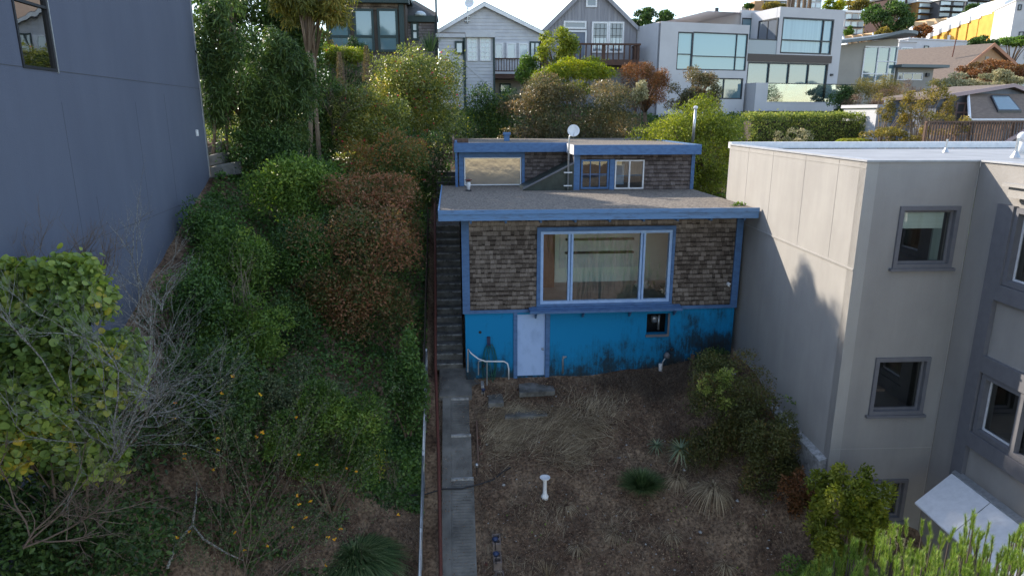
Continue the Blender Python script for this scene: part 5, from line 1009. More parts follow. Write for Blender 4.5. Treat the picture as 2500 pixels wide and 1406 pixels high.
lm('leaf_brownish', [(.018, .03, .016), (.045, .058, .032), (.085, .085, .05), (.14, .11, .075)], trans=.4, rough=.4, spec=.5)
lm('leaf_silver', [(.06, .08, .055), (.12, .15, .11), (.20, .23, .17), (.30, .32, .24)], trans=.3)
lm('leaf_olive', [(.03, .04, .015), (.07, .08, .025), (.12, .12, .04), (.18, .16, .06)], trans=.4)
lm('leaf_big', [(.03, .065, .02), (.05, .10, .03), (.08, .145, .042), (.115, .19, .05), (.14, .21, .05), (.3, .27, .04)], trans=.35, spec=.45, noise=.7)
lm('leaf_litter', [(.05, .03, .02), (.11, .06, .04), (.19, .12, .08), (.30, .21, .14)], trans=.1, rough=.8)
lm('straw', [(.13, .095, .06), (.25, .19, .12), (.38, .30, .20), (.5, .42, .29)], trans=.2, rough=.7)
lm('straw_dark', [(.03, .02, .016), (.07, .05, .038), (.13, .10, .075), (.22, .175, .13)], trans=.15, rough=.8)
lm('grass_green', [(.03, .06, .025), (.06, .11, .04), (.11, .17, .06), (.2, .24, .12)], trans=.3)
lm('pine_needle', [(.05, .09, .02), (.12, .20, .04), (.20, .30, .06), (.34, .38, .12)], trans=.45)
lm('flower_pink', [(.5, .04, .07), (.65, .08, .12)], trans=.3); lm('flower_yellow', [(.75, .30, .01), (.85, .5, .02), (.8, .22, .03)], trans=.3)
lm('flower_blue', [(.3, .28, .5), (.45, .42, .65)], trans=.3)
lm('spike', [(.10, .08, .045), (.17, .14, .07), (.26, .21, .11)], trans=.2, rough=.8)

RG = np.random.default_rng(5)
def px_ell(x0, y0, x1, y1, Y, ry=None):
    c = atY((x0 + x1) / 2, (y0 + y1) / 2, Y); a, b = atY(x0, (y0 + y1) / 2, Y), atY(x1, (y0 + y1) / 2, Y); t, d = atY((x0 + x1) / 2, y0, Y), atY((x0 + x1) / 2, y1, Y)
    rx = (b.x - a.x) / 2; rz = (t.z - d.z) / 2
    return c, (rx, ry or max(rx * .85, .3), rz)
def shrub(name, label, box, Y, n, size, m, cat='shrub', ry=None, kind='oval', nb=16, group=None, bark='bark', wr=.55, droop=0, br=(.3, .5), inner=.12, stem=None, rjit=.9, up=.35, part='foliage', lump=.18, extra=None):
    c, r = px_ell(*box, Y, ry); g0 = gza(c.x, c.y + r[1] * .2); base = (c.x, c.y, min(g0, c.z))
    t = thing(name, label, cat, base, group)
    cc = foliage(part, t, RG, c, r, n, size, m, kind, nb, wr, droop, br, inner, up, lump, rjit, sq=.7)
    stems('stem', t, (base[0], base[1], base[2] - .1), [q for q in cc[:8]], stem or min(.05, .02 + r[2] * .012), bark)
    if extra:
        em, en, es = extra; P, q, v, _ = crown(RG, c, r, nb, en, br, 0, lump); P = P + q * .03
        leaves('flowers', P, nrm(q + RG.normal(size=(en, 3)) * .5), nrm(q + RG.normal(size=(en, 3))), es, .8, 'oval', v, em, t)['kind'] = 'stuff'
    return t
def sky_tree(name, label, box, Y, n, size, m, trunk_px, group=None, cat='tree', kind='oval', nb=18, bark='bark', r0=.14, wr=.5, br=(.2, .34), droop=0, flat=False, inner=.15, part='crown', zb=None, rjit=.9):
    c, r = px_ell(*box, Y); tx = atY(trunk_px, (box[1] + box[3]) / 2, Y).x; b = Vector((tx, Y, gza(tx, Y) - .2 if zb is None else zb)); t = thing(name, label, cat, b, group)
    cc = foliage(part, t, RG, c, r, n, size, m, kind, nb, wr, droop, br, inner, .35, .2, rjit); mb = MB(); fork = b.lerp(c, .45); fork.x = b.x + (c.x - b.x) * .3; fork.y = b.y
    mb.tube([b, b.lerp(fork, .5) + Vector((.03, 0, 0)), fork], [r0, r0 * .85, r0 * .7], 9)
    for q in cc: q = Vector(q); mid = fork.lerp(q, .5) + Vector((0, 0, .1 * (q - fork).length)); mb.tube([fork, mid, q], [r0 * .5, r0 * .3, r0 * .08], 6)
    mb.build('trunk', bark, t, smooth=True); return t

# --- tall narrow-leaved trees by the slate building
def droopy(name, label, box, Y, n, m, trunks, group=None, size=.2, nb=40, bark='bark', br=(.16, .27), wr=.19, r0=.07):
    c, r = px_ell(*box, Y); bx = atY(trunks[0], box[3], Y).x; t = thing(name, label, 'tree', (bx, Y, gza(bx, Y)), group)
    P, q, v, cc = crown(RG, c, r, nb, n, br, .25, .25); D = nrm(RG.normal(size=(n, 3)) * .85 + q * .6 + np.array([0, 0, -.42])); leaves('crown', P, D, nrm(q + RG.normal(size=(n, 3)) * .8), size * RG.uniform(.6, 1.3, n), wr, 'long', v, m, t, .3)
    mb = MB(); k = len(cc)
    for i, tp in enumerate(trunks):
        x = atY(tp, box[3], Y).x; b = Vector((x, Y + (i % 3 - 1) * .35, gza(x, Y) - .2)); top = Vector((x + (c.x - x) * .5, b.y, c.z - r[2] * .1)); mb.tube([b, b.lerp(top, .4) + Vector((.08 * (-1) ** i, 0, 0)), top], [r0, r0 * .8, r0 * .5], 8)
        for j in range(i, k, len(trunks)): e = Vector(cc[j]); mb.tube([b.lerp(top, .65), top.lerp(e, .5), e], [r0 * .4, r0 * .25, .01], 5)
    mb.build('trunk', bark, t, smooth=True); return t
droopy('willow_leaved_tree', 'dark drooping narrow-leaved tree nearest the slate building', (455, -60, 670, 400), 25.0, 15000, 'leaf_euc', [520, 560, 590])
droopy('willow_leaved_tree', 'lower bushy drooping tree between the slate wall and the two bare trunks', (570, 50, 790, 420), 26.0, 15000, 'leaf_euc', [600, 640, 690])
droopy('eucalyptus_tree', 'tall slender eucalyptus with pale trunk and its crown cut by the top edge', (650, -150, 895, 95), 28.5, 16000, 'leaf_euc_top', [738, 760], bark='bark_pale', size=.2, r0=.10)
droopy('eucalyptus_tree', 'tall thin dark tree whose crown rises over the corner of the slate building', (450, -280, 680, 80), 29.5, 8000, 'leaf_euc', [575], bark='bark_pale', r0=.1)
sky_tree('evergreen_tree', 'broad dark evergreen filling the gap behind the drooping trees', (455, -140, 800, 330), 31, 24000, .14, 'leaf_dark', 600, nb=36, br=(.18, .3), kind='oak', wr=.7, inner=.3, r0=.12)
# understorey behind / below them
shrub('dark_shrub', 'dark ivy-covered shrub below the tall drooping trees', (500, 300, 800, 520), 25.5, 13000, .10, 'leaf_dark', kind='oak', ry=1.6, nb=22)
shrub('dark_shrub', 'dark shrub filling the gap right of the two pale trunks', (700, 180, 880, 430), 30, 9000, .12, 'leaf_dark', kind='oak', ry=1.4, nb=18)
shrub('ivy_bush', 'bright green leafy ivy shrub in the middle of the left slope', (600, 380, 850, 560), 22.2, 8500, .105, 'leaf_mid', kind='oak', ry=1.3, nb=22)
shrub('ivy_bush', 'green ivy mound beside the foot of the slate wall', (430, 480, 640, 640), 20.6, 7000, .085, 'leaf_ivy', kind='oak', ry=1.2, nb=18)
shrub('ivy_bush', 'rounded mid green ivy mound below the bright one', (480, 550, 690, 740), 19.0, 7500, .085, 'leaf_mid', kind='oak', ry=1.2, nb=20)
shrub('ivy_bush', 'dark green ivy hump right of the rounded mound', (640, 520, 820, 700), 20.0, 7000, .085, 'leaf_ivy', kind='oak', ry=1.2, nb=18)
shrub('ivy_bush', 'low dark ivy mound behind the dead lichen branches', (380, 620, 600, 850), 16.8, 6500, .08, 'leaf_ivy', kind='oak', ry=1.2, nb=18)
shrub('red_tipped_shrub', 'red-tipped shrub climbing beside the top of the garden steps', (835, 310, 1050, 560), 24.6, 15000, .085, 'leaf_red', ry=1.3, nb=26, br=(.22, .4), extra=('flower_pink', 90, .07))
shrub('red_tipped_shrub', 'large cascading shrub with reddish brown new leaves beside the steps', (690, 500, 1040, 860), 19.6, 24000, .085, 'leaf_redgreen', ry=1.3, nb=34, br=(.2, .36), up=.6)
shrub('red_tipped_shrub', 'reddish shrub lying between the ivy and the large cascading one', (760, 420, 1040, 640), 22.0, 13000, .085, 'leaf_redgreen', ry=1.1, nb=24, br=(.22, .38))
# big sunlit bank right of the eucalyptus
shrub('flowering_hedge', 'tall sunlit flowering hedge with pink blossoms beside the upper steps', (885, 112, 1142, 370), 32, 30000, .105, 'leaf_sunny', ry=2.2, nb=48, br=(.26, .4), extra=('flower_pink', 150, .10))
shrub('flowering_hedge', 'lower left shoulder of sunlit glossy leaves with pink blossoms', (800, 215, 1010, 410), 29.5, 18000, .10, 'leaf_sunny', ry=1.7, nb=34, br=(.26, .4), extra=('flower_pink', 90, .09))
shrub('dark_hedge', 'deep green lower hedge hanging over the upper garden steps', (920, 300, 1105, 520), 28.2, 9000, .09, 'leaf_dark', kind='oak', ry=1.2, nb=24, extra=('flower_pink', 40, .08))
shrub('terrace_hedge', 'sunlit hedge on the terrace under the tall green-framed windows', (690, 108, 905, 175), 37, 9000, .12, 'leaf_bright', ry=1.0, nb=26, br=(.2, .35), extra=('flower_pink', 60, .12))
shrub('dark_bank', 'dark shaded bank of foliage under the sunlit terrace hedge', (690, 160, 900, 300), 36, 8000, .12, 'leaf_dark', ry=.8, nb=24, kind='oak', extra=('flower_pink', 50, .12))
shrub('red_berry_tree', 'small tree with reddish leaves in front of the dark house corner', (735, 68, 815, 130), 39, 2600, .12, 'leaf_red', nb=12, ry=.8, cat='tree')
shrub('palm_shrub', 'dark feathery shrub below the tall windows', (838, 92, 900, 140), 40, 2200, .16, 'leaf_dark', kind='long', wr=.15, nb=8, ry=.6)
# flower spikes
for px, y0, y1, Y, lab in ((768, 150, 232, 33.5, 'tall dry flower spike nearest the pale trunks'), (835, 128, 250, 32.5, 'tall thin flower spike in the middle of the three'), (898, 113, 200, 33, 'upright greenish flower spike against the sunlit hedge')):
    a, b = atY(px, y1, Y), atY(px, y0, Y); b.x = a.x; t = thing('flower_spike', lab, 'plant', (a.x, Y, a.z - .8), 'dry flower spikes in front of the dark bank'); MB().tube([a - Vector((0, 0, 1.6)), b], [.03, .015], 6).build('stem', 'twig', t); n = 1500; s = RG.random(n); th = RG.random(n) * 6.283; rr_ = (.20 * (1 - s) ** .8 + .04) * RG.uniform(.5, 1, n); P = np.stack([a.x + rr_ * np.cos(th), Y + rr_ * np.sin(th), a.z + (b.z - a.z) * s], 1); q = nrm(np.stack([np.cos(th), np.sin(th), .3 + 0 * th], 1)); leaves('flower_head', P, q, nrm(q + RG.normal(size=(n, 3))), .07, .4, 'oval', RG.random(n), 'spike', t)
# bushes behind the blue house
shrub('dark_bush', 'dark green rounded bush right of the white house corner', (1115, 200, 1270, 390), 34.5, 11000, .10, 'leaf_dark', ry=1.3, nb=24, extra=('leaf_yellow', 500, .10))
shrub('fuzzy_bush', 'broad brownish bush with tangled tips directly behind the flat upper roof', (1205, 185, 1560, 390), 33, 32000, .095, 'leaf_brownish', ry=2.0, nb=46, br=(.16, .3), rjit=1.2)
shrub('yellow_shrub', 'yellow-green shrub in front of the grey gable house deck', (1285, 138, 1520, 240), 37.5, 14000, .11, 'leaf_yellow', ry=1.4, nb=28, br=(.2, .34))
sky_tree('loquat_tree', 'small upright tree with glossy leaves before the left end of the wooden deck', (1305, 68, 1420, 185), 40, 5500, .15, 'leaf_bright', 1362, nb=22, br=(.24, .38))
sky_tree('round_tree', 'small dark round tree in front of the white house balcony', (1255, 132, 1322, 215), 40.5, 3500, .13, 'leaf_mid', 1290, nb=14, br=(.28, .42))
sky_tree('rust_leaved_tree', 'rust-red feathery tree left of the modern white house', (1495, 135, 1645, 290), 38, 12000, .09, 'leaf_rust', 1580, nb=30, kind='oval', wr=.4, br=(.16, .28))
sky_tree('rust_leaved_tree', 'mixed rust and green tree in front of the modern white house left block', (1620, 160, 1770, 300), 37, 11000, .10, 'leaf_brownish', 1690, nb=26, br=(.18, .3))
shrub('silver_shrub', 'small pale silvery-green shrub between the brownish bush and the bright one', (1540, 198, 1590, 250), 35, 1800, .10, 'leaf_silver', nb=8)
sky_tree('bright_green_tree', 'bright lime-green bushy tree at the right rear corner of the blue house', (1505, 232, 1840, 520), 29, 30000, .095, 'leaf_bright', 1690, nb=50, br=(.16, .28), inner=.2, kind='oval', wr=.5)
c0 = atY(1830, 318, 32); c1 = atY(2115, 318, 32); t = thing('clipped_hedge', 'long clipped green hedge between the lime-green tree and the sparse trees', 'hedge', (c0.x, 32, gza(c0.x, 32))); n = 17000
P = np.stack([RG.uniform(c0.x, c1.x, n), 32.5 + RG.uniform(-.75, .75, n), 0 * RG.random(n)], 1); zt = atY(1960, 283, 32).z; top = RG.random(n) < .35; P[:, 2] = np.where(top, zt + RG.normal(size=n) * .07, RG.uniform(-2.8, zt, n)); P[:, 1] = np.where(top, P[:, 1], 31.75 + RG.exponential(.12, n) - .07 * np.sin(P[:, 0] * 3)); q = np.where(top[:, None], [[0, 0, 1.0]], [[0, -1.0, .2]]); D = nrm(q * .6 + RG.normal(size=(n, 3)) * .7); leaves('foliage', P, D, nrm(q + RG.normal(size=(n, 3)) * .6), .10 * RG.uniform(.6, 1.4, n), .5, 'oval', RG.random(n), 'leaf_hedge', t)
MB().box(c0.x + .1, c1.x - .1, 32.1, 33.0, -3.5, zt - .25).build('inner_branches', 'wood_dark', t)
shrub('twiggy_shrub', 'sparse twiggy shrub in front of the clipped hedge', (1895, 308, 1975, 362), 30.5, 900, .08, 'leaf_silver', nb=12, br=(.2, .3))
shrub('broom_bush', 'tall green broom bush against the taupe wall of the curved roof house', (2040, 185, 2200, 340), 41, 13000, .13, 'leaf_olive', nb=26, br=(.2, .32), ry=1.5, kind='long', wr=.16)
shrub('broom_bush', 'dark green bush hiding the right end of the modern balcony', (2018, 210, 2080, 300), 41.5, 4000, .12, 'leaf_dark', nb=12, ry=1.0)
shrub('pink_twig_bush', 'pinkish bare-twigged bush in front of the broom', (2062, 215, 2170, 310), 38.5, 7000, .10, 'leaf_litter', nb=22, br=(.2, .3), ry=1.0, kind='long', wr=.12)
shrub('pink_twig_bush', 'second pinkish twiggy bush below the annex window', (2165, 190, 2240, 290), 39, 4500, .10, 'leaf_litter', nb=16, br=(.22, .32), ry=1.0, kind='long', wr=.12)
sky_tree('sparse_tree', 'open branched olive-green tree before the small white building', (2110, 222, 2225, 350), 29.5, 2600, .085, 'leaf_olive', 2150, nb=26, br=(.12, .2), bark='bark_pale', r0=.06)
sky_tree('sparse_tree', 'taller open tree whose crown covers the end of the blue-grey house', (2205, 190, 2342, 330), 28.5, 4200, .085, 'leaf_olive', 2232, nb=30, br=(.12, .22), bark='bark_pale', r0=.07)
sky_tree('sparse_tree', 'third slight tree leaning over the left end of the picket railing', (2230, 260, 2365, 350), 26.5, 1500, .08, 'leaf_olive', 2262, nb=18, br=(.12, .2), bark='bark_pale', r0=.05)
shrub('low_shrub', 'low olive shrub right of the tree fern behind the grey roof', (2100, 310, 2260, 370), 27.5, 3500, .09, 'leaf_olive', nb=20, br=(.2, .3), ry=.8)
c = atY(2082, 352, 28); t = thing('tree_fern', 'lime-green tree fern peeping over the grey roof', 'fern', (c.x, 28, c.z - 1.2))
P = []; D = []
for k in range(17):
    a = k / 17 * 6.283 + .2; 
    for s in np.linspace(.08, 1, 34):
        for sd_ in (-1, 1): P.append((c.x + math.cos(a) * s * .85, 28 + math.sin(a) * s * .85, c.z + .25 * math.sin(s * 2.6) - .25 * s * s + .05)); D.append((-math.sin(a) * sd_ + .35 * math.cos(a), math.cos(a) * sd_ + .35 * math.sin(a), -.35))
P = np.array(P); D = np.array(D); leaves('frond', P, D, np.tile([[0, 0, 1.0]], (len(P), 1)) + RG.normal(size=P.shape) * .15, .17, .2, 'oval', RG.random(len(P)) * .6 + .4, 'leaf_yellow', t); MB().tube([c - Vector((0, 0, 1.6)), c], [.09, .07], 8).build('trunk', 'bark', t)
shrub('silver_hedge', 'long grey-green hedge above the blue-grey house roof', (2270, 172, 2520, 250), 42, 14000, .14, 'leaf_silver', ry=1.4, nb=40, br=(.14, .24))
shrub('red_hedge', 'dark red leaved hedge below the ochre gable', (2340, 148, 2530, 205), 47, 9000, .14, 'leaf_rust', ry=1.4, nb=30, br=(.18, .28))
# --- far trees
sky_tree('cypress_tree', 'wind-shaped dark cypress against the sky behind the modern white house', (1528, 14, 1655, 95), 74, 5000, .30, 'leaf_dark', 1590, nb=26, br=(.12, .22), zb=2)
sky_tree('hillside_tree', 'big dark spreading conifer on the hillside', (2108, 2, 2228, 96), 138, 9000, .5, 'leaf_dark', 2165, nb=34, br=(.16, .26), zb=9, r0=.5)
sky_tree('hillside_tree', 'yellow-green gorse-like bush crowning the hill above the modern house', (2005, 0, 2065, 34), 168, 2500, .6, 'leaf_yellow', 2035, nb=14, zb=22)
sky_tree('hillside_tree', 'green scrub bush right of the yellow one on the hill', (2055, 0, 2125, 30), 172, 2500, .6, 'leaf_olive', 2090, nb=14, zb=22)
sky_tree('hillside_tree', 'dark bush at the left end of the hill ridge', (1816, 10, 1842, 26), 170, 900, .5, 'leaf_dark', 1830, nb=8, zb=22)
sky_tree('hillside_tree', 'green bushes under the dark ridge house', (1850, 8, 1925, 28), 168, 2000, .5, 'leaf_olive', 1890, nb=14, zb=20)
sky_tree('hillside_tree', 'dark pine in front of the dark grey apartments', (2340, 10, 2402, 46), 160, 2500, .5, 'leaf_dark', 2370, nb=12, zb=16)
sky_tree('hillside_tree', 'bush on the hilltop left of the upper right corner', (2420, -20, 2480, 16), 180, 2000, .6, 'leaf_olive', 2450, nb=12, zb=22)
sky_tree('hillside_tree', 'dark shrub beneath the white apartments with columns', (2058, 62, 2082, 92), 150, 1200, .45, 'leaf_mid', 2070, nb=8, zb=10)
sky_tree('hillside_tree', 'pale yellowish tree before the peach terrace', (2138, 68, 2178, 96), 120, 1500, .35, 'leaf_olive', 2158, nb=10, zb=8)
sky_tree('red_tree', 'bright red leaved tree between the peach and the yellow terraces', (2224, 60, 2276, 100), 122, 2600, .35, 'leaf_rust', 2245, nb=12, zb=8)
sky_tree('coastal_pine', 'flat-topped dark pine over the white house at the right', (2362, 88, 2440, 120), 66, 3000, .25, 'leaf_dark', 2400, nb=14, zb=2)
sky_tree('coastal_pine', 'flat-topped dark pine continuing to the right edge', (2430, 92, 2520, 118), 66, 3000, .25, 'leaf_mid', 2475, nb=14, zb=2)
for k, px in enumerate((1924, 1934, 1948, 1962, 1975)):
    q = atY(px, 18, 160); t = thing('palm_tree', 'dark bare trunk rising past the pale apartments on the ridge', 'tree', (q.x, 160, 16), 'row of bare trunks on the ridge'); MB().tube([(q.x, 160, 16), (q.x + .1, 160, atY(px, -14, 160).z)], [.5, .4], 6).build('trunk', 'bark', t)

# ---------------------------------------------------------------- left slope: ivy cover and plants
def scatter(n, x0, x1, y0, y1): return RG.uniform(x0, x1, n), RG.uniform(y0, y1, n)
def nz2(x, y, s=1.0): return np.sin(x * 1.7 * s + 1.3 * np.sin(y * 1.1 * s)) * np.cos(y * 1.9 * s + 1.1 * np.sin(x * .9 * s))
def cover(name, n, x0, x1, y0, y1, h, size, m, mask=None, kind='oak', hs=.45, base=0.0, gfun=None):
    x, y = scatter(n, x0, x1, y0, y1); hb = h * (.5 + .5 * nz2(x, y, .9)) * (.7 + .3 * nz2(y, x, 2.3)) + base
    if mask is not None: k = mask(x, y); x, y, hb = x[k], y[k], hb[k]
    n = len(x); z = gz(x, y) + bumpy(x, y) + np.maximum(hb, .02) * (1 - RG.random(n) ** 2 * .6) + RG.normal(size=n) * .03
    q = nrm(np.stack([-.3 + RG.normal(size=n) * .5, -.5 + RG.normal(size=n) * .5, .9 + 0 * x], 1)); D = nrm(RG.normal(size=(n, 3)) + np.array([0, -.3, -.2]))
    o = leaves(name, np.stack([x, y, z], 1), D, q, size * RG.uniform(.6, 1.35, n), .8 if kind == 'oak' else .55, kind, np.clip(RG.random(n) * .6 + .2 + .2 * nz2(x, y, 1.7), 0, 1), m, None); o['kind'] = 'stuff'; return o
wallx = lambda y: -8.4 + (24 - y) * .0664
cover('ivy_ground_cover', 52000, -8.2, -1.05, 15.3, 30, .55, .085, 'leaf_ivy', lambda x, y: (x > wallx(y) + .25 + .5 * np.clip((21 - y) / 4, 0, 1)) & ((y > 16.2 + .5 * np.sin(x * 2)) | (x > -2.3)))
cover('ivy_ground_cover', 6500, -2.4, -1.02, 15.0, 17, .5, .085, 'leaf_ivy')
cover('ivy_ground_cover', 26000, -7.8, -1.6, 8.5, 16.4, .4, .08, 'leaf_dark', lambda x, y: nz2(x, y, 1.1) > -.3 + (x > -4.2) * .35)
cover('hillside_ground_cover', 30000, -14, 1.0, 29.5, 45, .6, .13, 'leaf_sunny', lambda x, y: (x < -1.3) | (y > 34))
cover('hillside_ground_cover', 34000, -.5, 34, 31.3, 48, .6, .13, 'leaf_dark')
cover('hillside_ground_cover', 16000, 8.5, 34, 21.5, 31.3, .4, .12, 'leaf_mid')
def farcover():
    n = 42000; y = RG.uniform(95, 330, n) ; q = RG.uniform(.40, .95, n); x = q * y; k = nz2(x, y, .03) + nz2(y, x, .06) > -.5; x, y = x[k], y[k]; n = len(x); z = gz(x, y) + RG.random(n) * 1.6 * (1 + nz2(x, y, .15))
    D = nrm(RG.normal(size=(n, 3))); o = leaves('hillside_scrub', np.stack([x, y, z], 1), D, nrm(RG.normal(size=(n, 3)) + [0, -.5, .6]), 1.0 * RG.uniform(.5, 1.5, n), .6, 'oval', RG.random(n), 'leaf_olive', None); o['kind'] = 'stuff'
farcover()
# big round-leaved bush at the left edge
shrub('round_leaved_bush', 'big pale green round-leaved bush at the left edge with a few yellow leaves', (-120, 650, 395, 1180), 10.4, 22000, .10, 'leaf_big', kind='round', wr=.95, nb=34, br=(.2, .34), ry=1.3, inner=.2, up=.5)
shrub('round_leaved_bush', 'upper tip of pale round leaves poking above the bush at the left edge', (10, 625, 150, 760), 10.9, 1500, .105, 'leaf_big', kind='round', wr=.95, nb=10, ry=.4)
shrub('small_leaved_shrub', 'dense dark green small-leaved shrub in the middle of the lower left slope', (640, 850, 895, 1130), 15.0, 15000, .075, 'leaf_grey', nb=30, br=(.2, .34), ry=.9, kind='oval')
shrub('small_leaved_shrub', 'lighter green half of the small-leaved pair, nearest the railing', (645, 930, 950, 1200), 14.0, 16000, .075, 'leaf_mid', nb=28, br=(.2, .34), ry=.7)
shrub('shaded_shrub', 'dark broadleaved shrub in deep shade under the lichen branches', (380, 820, 660, 1120), 13.6, 7500, .09, 'leaf_dark', kind='oak', nb=22, ry=1.2)
shrub('shaded_shrub', 'very dark shrub at the bottom left corner', (-100, 1060, 420, 1500), 10.3, 7500, .10, 'leaf_dark', kind='oak', nb=26, ry=1.1)
shrub('ivy_bush', 'ivy spilling against the plank fence beside the lower steps', (940, 800, 1046, 1100), 16.9, 5500, .085, 'leaf_ivy', kind='oak', nb=20, ry=.5, br=(.25, .4))
shrub('ivy_bush', 'dark ivy swell under the cascading reddish shrub', (560, 720, 800, 900), 18.2, 7000, .085, 'leaf_dark', kind='oak', nb=20, ry=1.0)
# dead lichen-covered branches
def deadbush(name, label, base, heads, m, r0, depth, L0, seed, group=None, spread=.5, cat='dead shrub', kids=(3, 5)):
    rs = random.Random(seed); t = thing(name, label, cat, base, group); big, fine = MB(), MB()
    def grow(p, d, l, r, k):
        pts = [p]; q = p; dd = d.copy(); n = 4
        for i in range(n): dd = (dd + Vector((rs.gauss(0, .16), rs.gauss(0, .16), rs.gauss(.03, .14)))).normalized(); q = q + dd * l / n; pts.append(q)
        (big if k >= depth - 1 else fine).tube(pts, [r * (1 - .14 * i) for i in range(n + 1)], 5 if k >= depth - 1 else 3, rs.random(), cap=False)
        if k <= 0: return
        for j in range(rs.randint(*kids)):
            i = rs.randint(1, n); nd = (dd + Vector((rs.gauss(0, spread), rs.gauss(0, spread), rs.gauss(.12, spread)))).normalized(); grow(pts[i], nd, l * rs.uniform(.45, .75), r * .5, k - 1)
    for h in heads: v = Vector(h) - Vector(base); grow(Vector(base) + Vector((rs.uniform(-.1, .1), rs.uniform(-.1, .1), 0)), v.normalized(), v.length * L0, r0, depth)
    big.build('branch', m, t, smooth=True); fine.build('twigs', m, t); return t
A = lambda px, py, Y: tuple(atY(px, py, Y))
b = atY(250, 1150, 9.8); deadbush('lichen_shrub', 'tangled dead shrub with grey lichen in front of the round-leaved bush', tuple(b), [A(470, 700, 9.6), A(580, 820, 9.4), A(540, 940, 9.2), A(430, 640, 9.8), A(440, 1060, 9.2), A(500, 860, 9.4), A(410, 800, 9.6)], 'lichen', .02, 4, .62, 5, spread=.42)
b = atY(60, 1330, 9.2); deadbush('lichen_shrub', 'dry brown dead branches filling the bottom left corner', tuple(b), [A(330, 1120, 9), A(420, 1240, 9), A(200, 1060, 9), A(20, 1000, 9.1), A(300, 1350, 9)], 'twig', .018, 4, .6, 9, spread=.5)
for k, (px, top, lab) in enumerate(((90, 560, 'leftmost dark bare twiggy plant against the slate wall'), (180, 575, 'second bare twiggy plant against the slate wall'), (230, 600, 'short bare plant between the two taller twiggy ones'), (345, 560, 'tallest pale lichened bare plant near the foot of the slate wall'), (385, 640, 'bare grey plant right of the tallest lichened one'))):
    Y = 12.2 + k * .25; b = atY(px, 760, Y); deadbush('bare_shrub', lab, tuple(b), [A(px + rnd.uniform(-70, 60), top + rnd.uniform(0, 40), Y), A(px + rnd.uniform(-50, 70), top + 30, Y), A(px + rnd.uniform(-30, 30), top, Y)], 'twig' if k < 3 else 'lichen', .014, 3, .75, 20 + k, group='bare plants before the slate wall', spread=.32)
b = atY(605, 830, 16.5); deadbush('bare_sapling', 'thin bare pale stems rising out of the dark ivy', tuple(b), [A(570, 700, 16.3), A(610, 640, 16.3), A(650, 720, 16.3), A(600, 680, 16.3)], 'bark_pale', .012, 2, .9, 31, spread=.2)
b = atY(800, 290, 31); deadbush('bare_bush', 'bare twiggy bush before the dark bank near the pale trunks', tuple(b), [A(790, 170, 31), A(840, 190, 31), A(770, 190, 31), A(820, 210, 31), A(860, 200, 31)], 'twig', .025, 3, .8, 33, spread=.25)
b = atY(810, 330, 29); deadbush('bare_bush', 'pale bare stems left of the sunlit hedge shoulder', tuple(b), [A(850, 220, 28.8), A(870, 180, 28.8), A(830, 240, 28.8)], 'twig', .02, 3, .9, 35, spread=.25)
# sparse shrub with yellow flowers
b = atY(560, 1400, 11.2); b.z = min(b.z, gza(b.x, 11.2) + .2)
yf = deadbush('yellow_flowered_shrub', 'sparse arching shrub with small grey-green leaves and bright yellow flowers', tuple(b), [A(430, 1100, 11), A(500, 1040, 11), A(620, 1120, 11), A(700, 1180, 10.8), A(820, 1195, 10.8), A(760, 1120, 11), A(470, 1240, 11)], 'twig', .012, 3, .7, 41, spread=.36, cat='shrub')
tw = [c for c in yf.children if c.name.startswith('twigs')][0]; vs = np.array([v.co[:] for v in tw.data.vertices]) + np.array(yf.location)
i = RG.integers(0, len(vs), 7000); P = vs[i] + RG.normal(size=(7000, 3)) * .035; leaves('foliage', P, RG.normal(size=P.shape), nrm(RG.normal(size=P.shape) + [0, 0, 1]), .04 * RG.uniform(.6, 1.3, 7000), .6, 'oval', RG.random(7000), 'leaf_grey', yf)
i = RG.integers(0, len(vs), 34); c = vs[i]; P = np.repeat(c, 6, 0) + RG.normal(size=(34 * 6, 3)) * .008; D = RG.normal(size=P.shape); D[:, 2] = np.abs(D[:, 2]) * .5; leaves('flowers', P, D, nrm(RG.normal(size=P.shape) * .3 + [0, -.5, 1]), .042, .8, 'oval', RG.random(len(P)), 'flower_yellow', yf)
# strap-leaved clumps
def ground_at(px, py):
    d = ray(px, py); t = 6.0
    while t < 60 and (d * t).z > gza((d * t).x, (d * t).y): t += .03
    return d * t
def tuft(name, label, px, py, Y, n, L_, w, m, spread=1.0, droop=.55, cat='grass', height=.5, R0=.15):
    c = ground_at(px, py) if Y < 20 else atY(px, py, Y); t = thing(name, label, cat, c); th = RG.random(n) * 6.283; rr = RG.random(n) ** .6; P = np.stack([c.x + R0 * rr * np.cos(th), c.y + R0 * rr * np.sin(th), c.z - .03 + 0 * th], 1)
    D = np.stack([np.cos(th) * rr * spread, np.sin(th) * rr * spread, height + .6 * (1 - rr) + RG.random(n) * .3], 1); blades('leaves', P, D, L_ * RG.uniform(.6, 1.1, n), w, m, t, RG.random(n), droop, 4); return t
tuft('strap_leaf_clump', 'large arching dark green strap-leaved clump at the bottom beside the railing', 868, 1375, 12.6, 3600, 1.15, .024, 'grass_green', 1.2, .6, 'plant', .5, .35)
tuft('grass_clump', 'spiky green grass clump in the middle of the dry garden', 1567, 1190, 15.1, 2200, .75, .013, 'grass_green', 1.0, .35, 'grass', .55, .14)
tuft('grass_clump', 'dry straw-coloured drooping clump below the tall rosette plant', 1745, 1190, 14.9, 700, .7, .014, 'straw', 1.3, .9, 'grass', .35, .25)
tuft('grass_clump', 'straw-coloured dry clump left of the long white-stalked rosette', 1655, 1165, 15.3, 350, .5, .014, 'straw', 1.2, .9, 'grass', .4, .15)
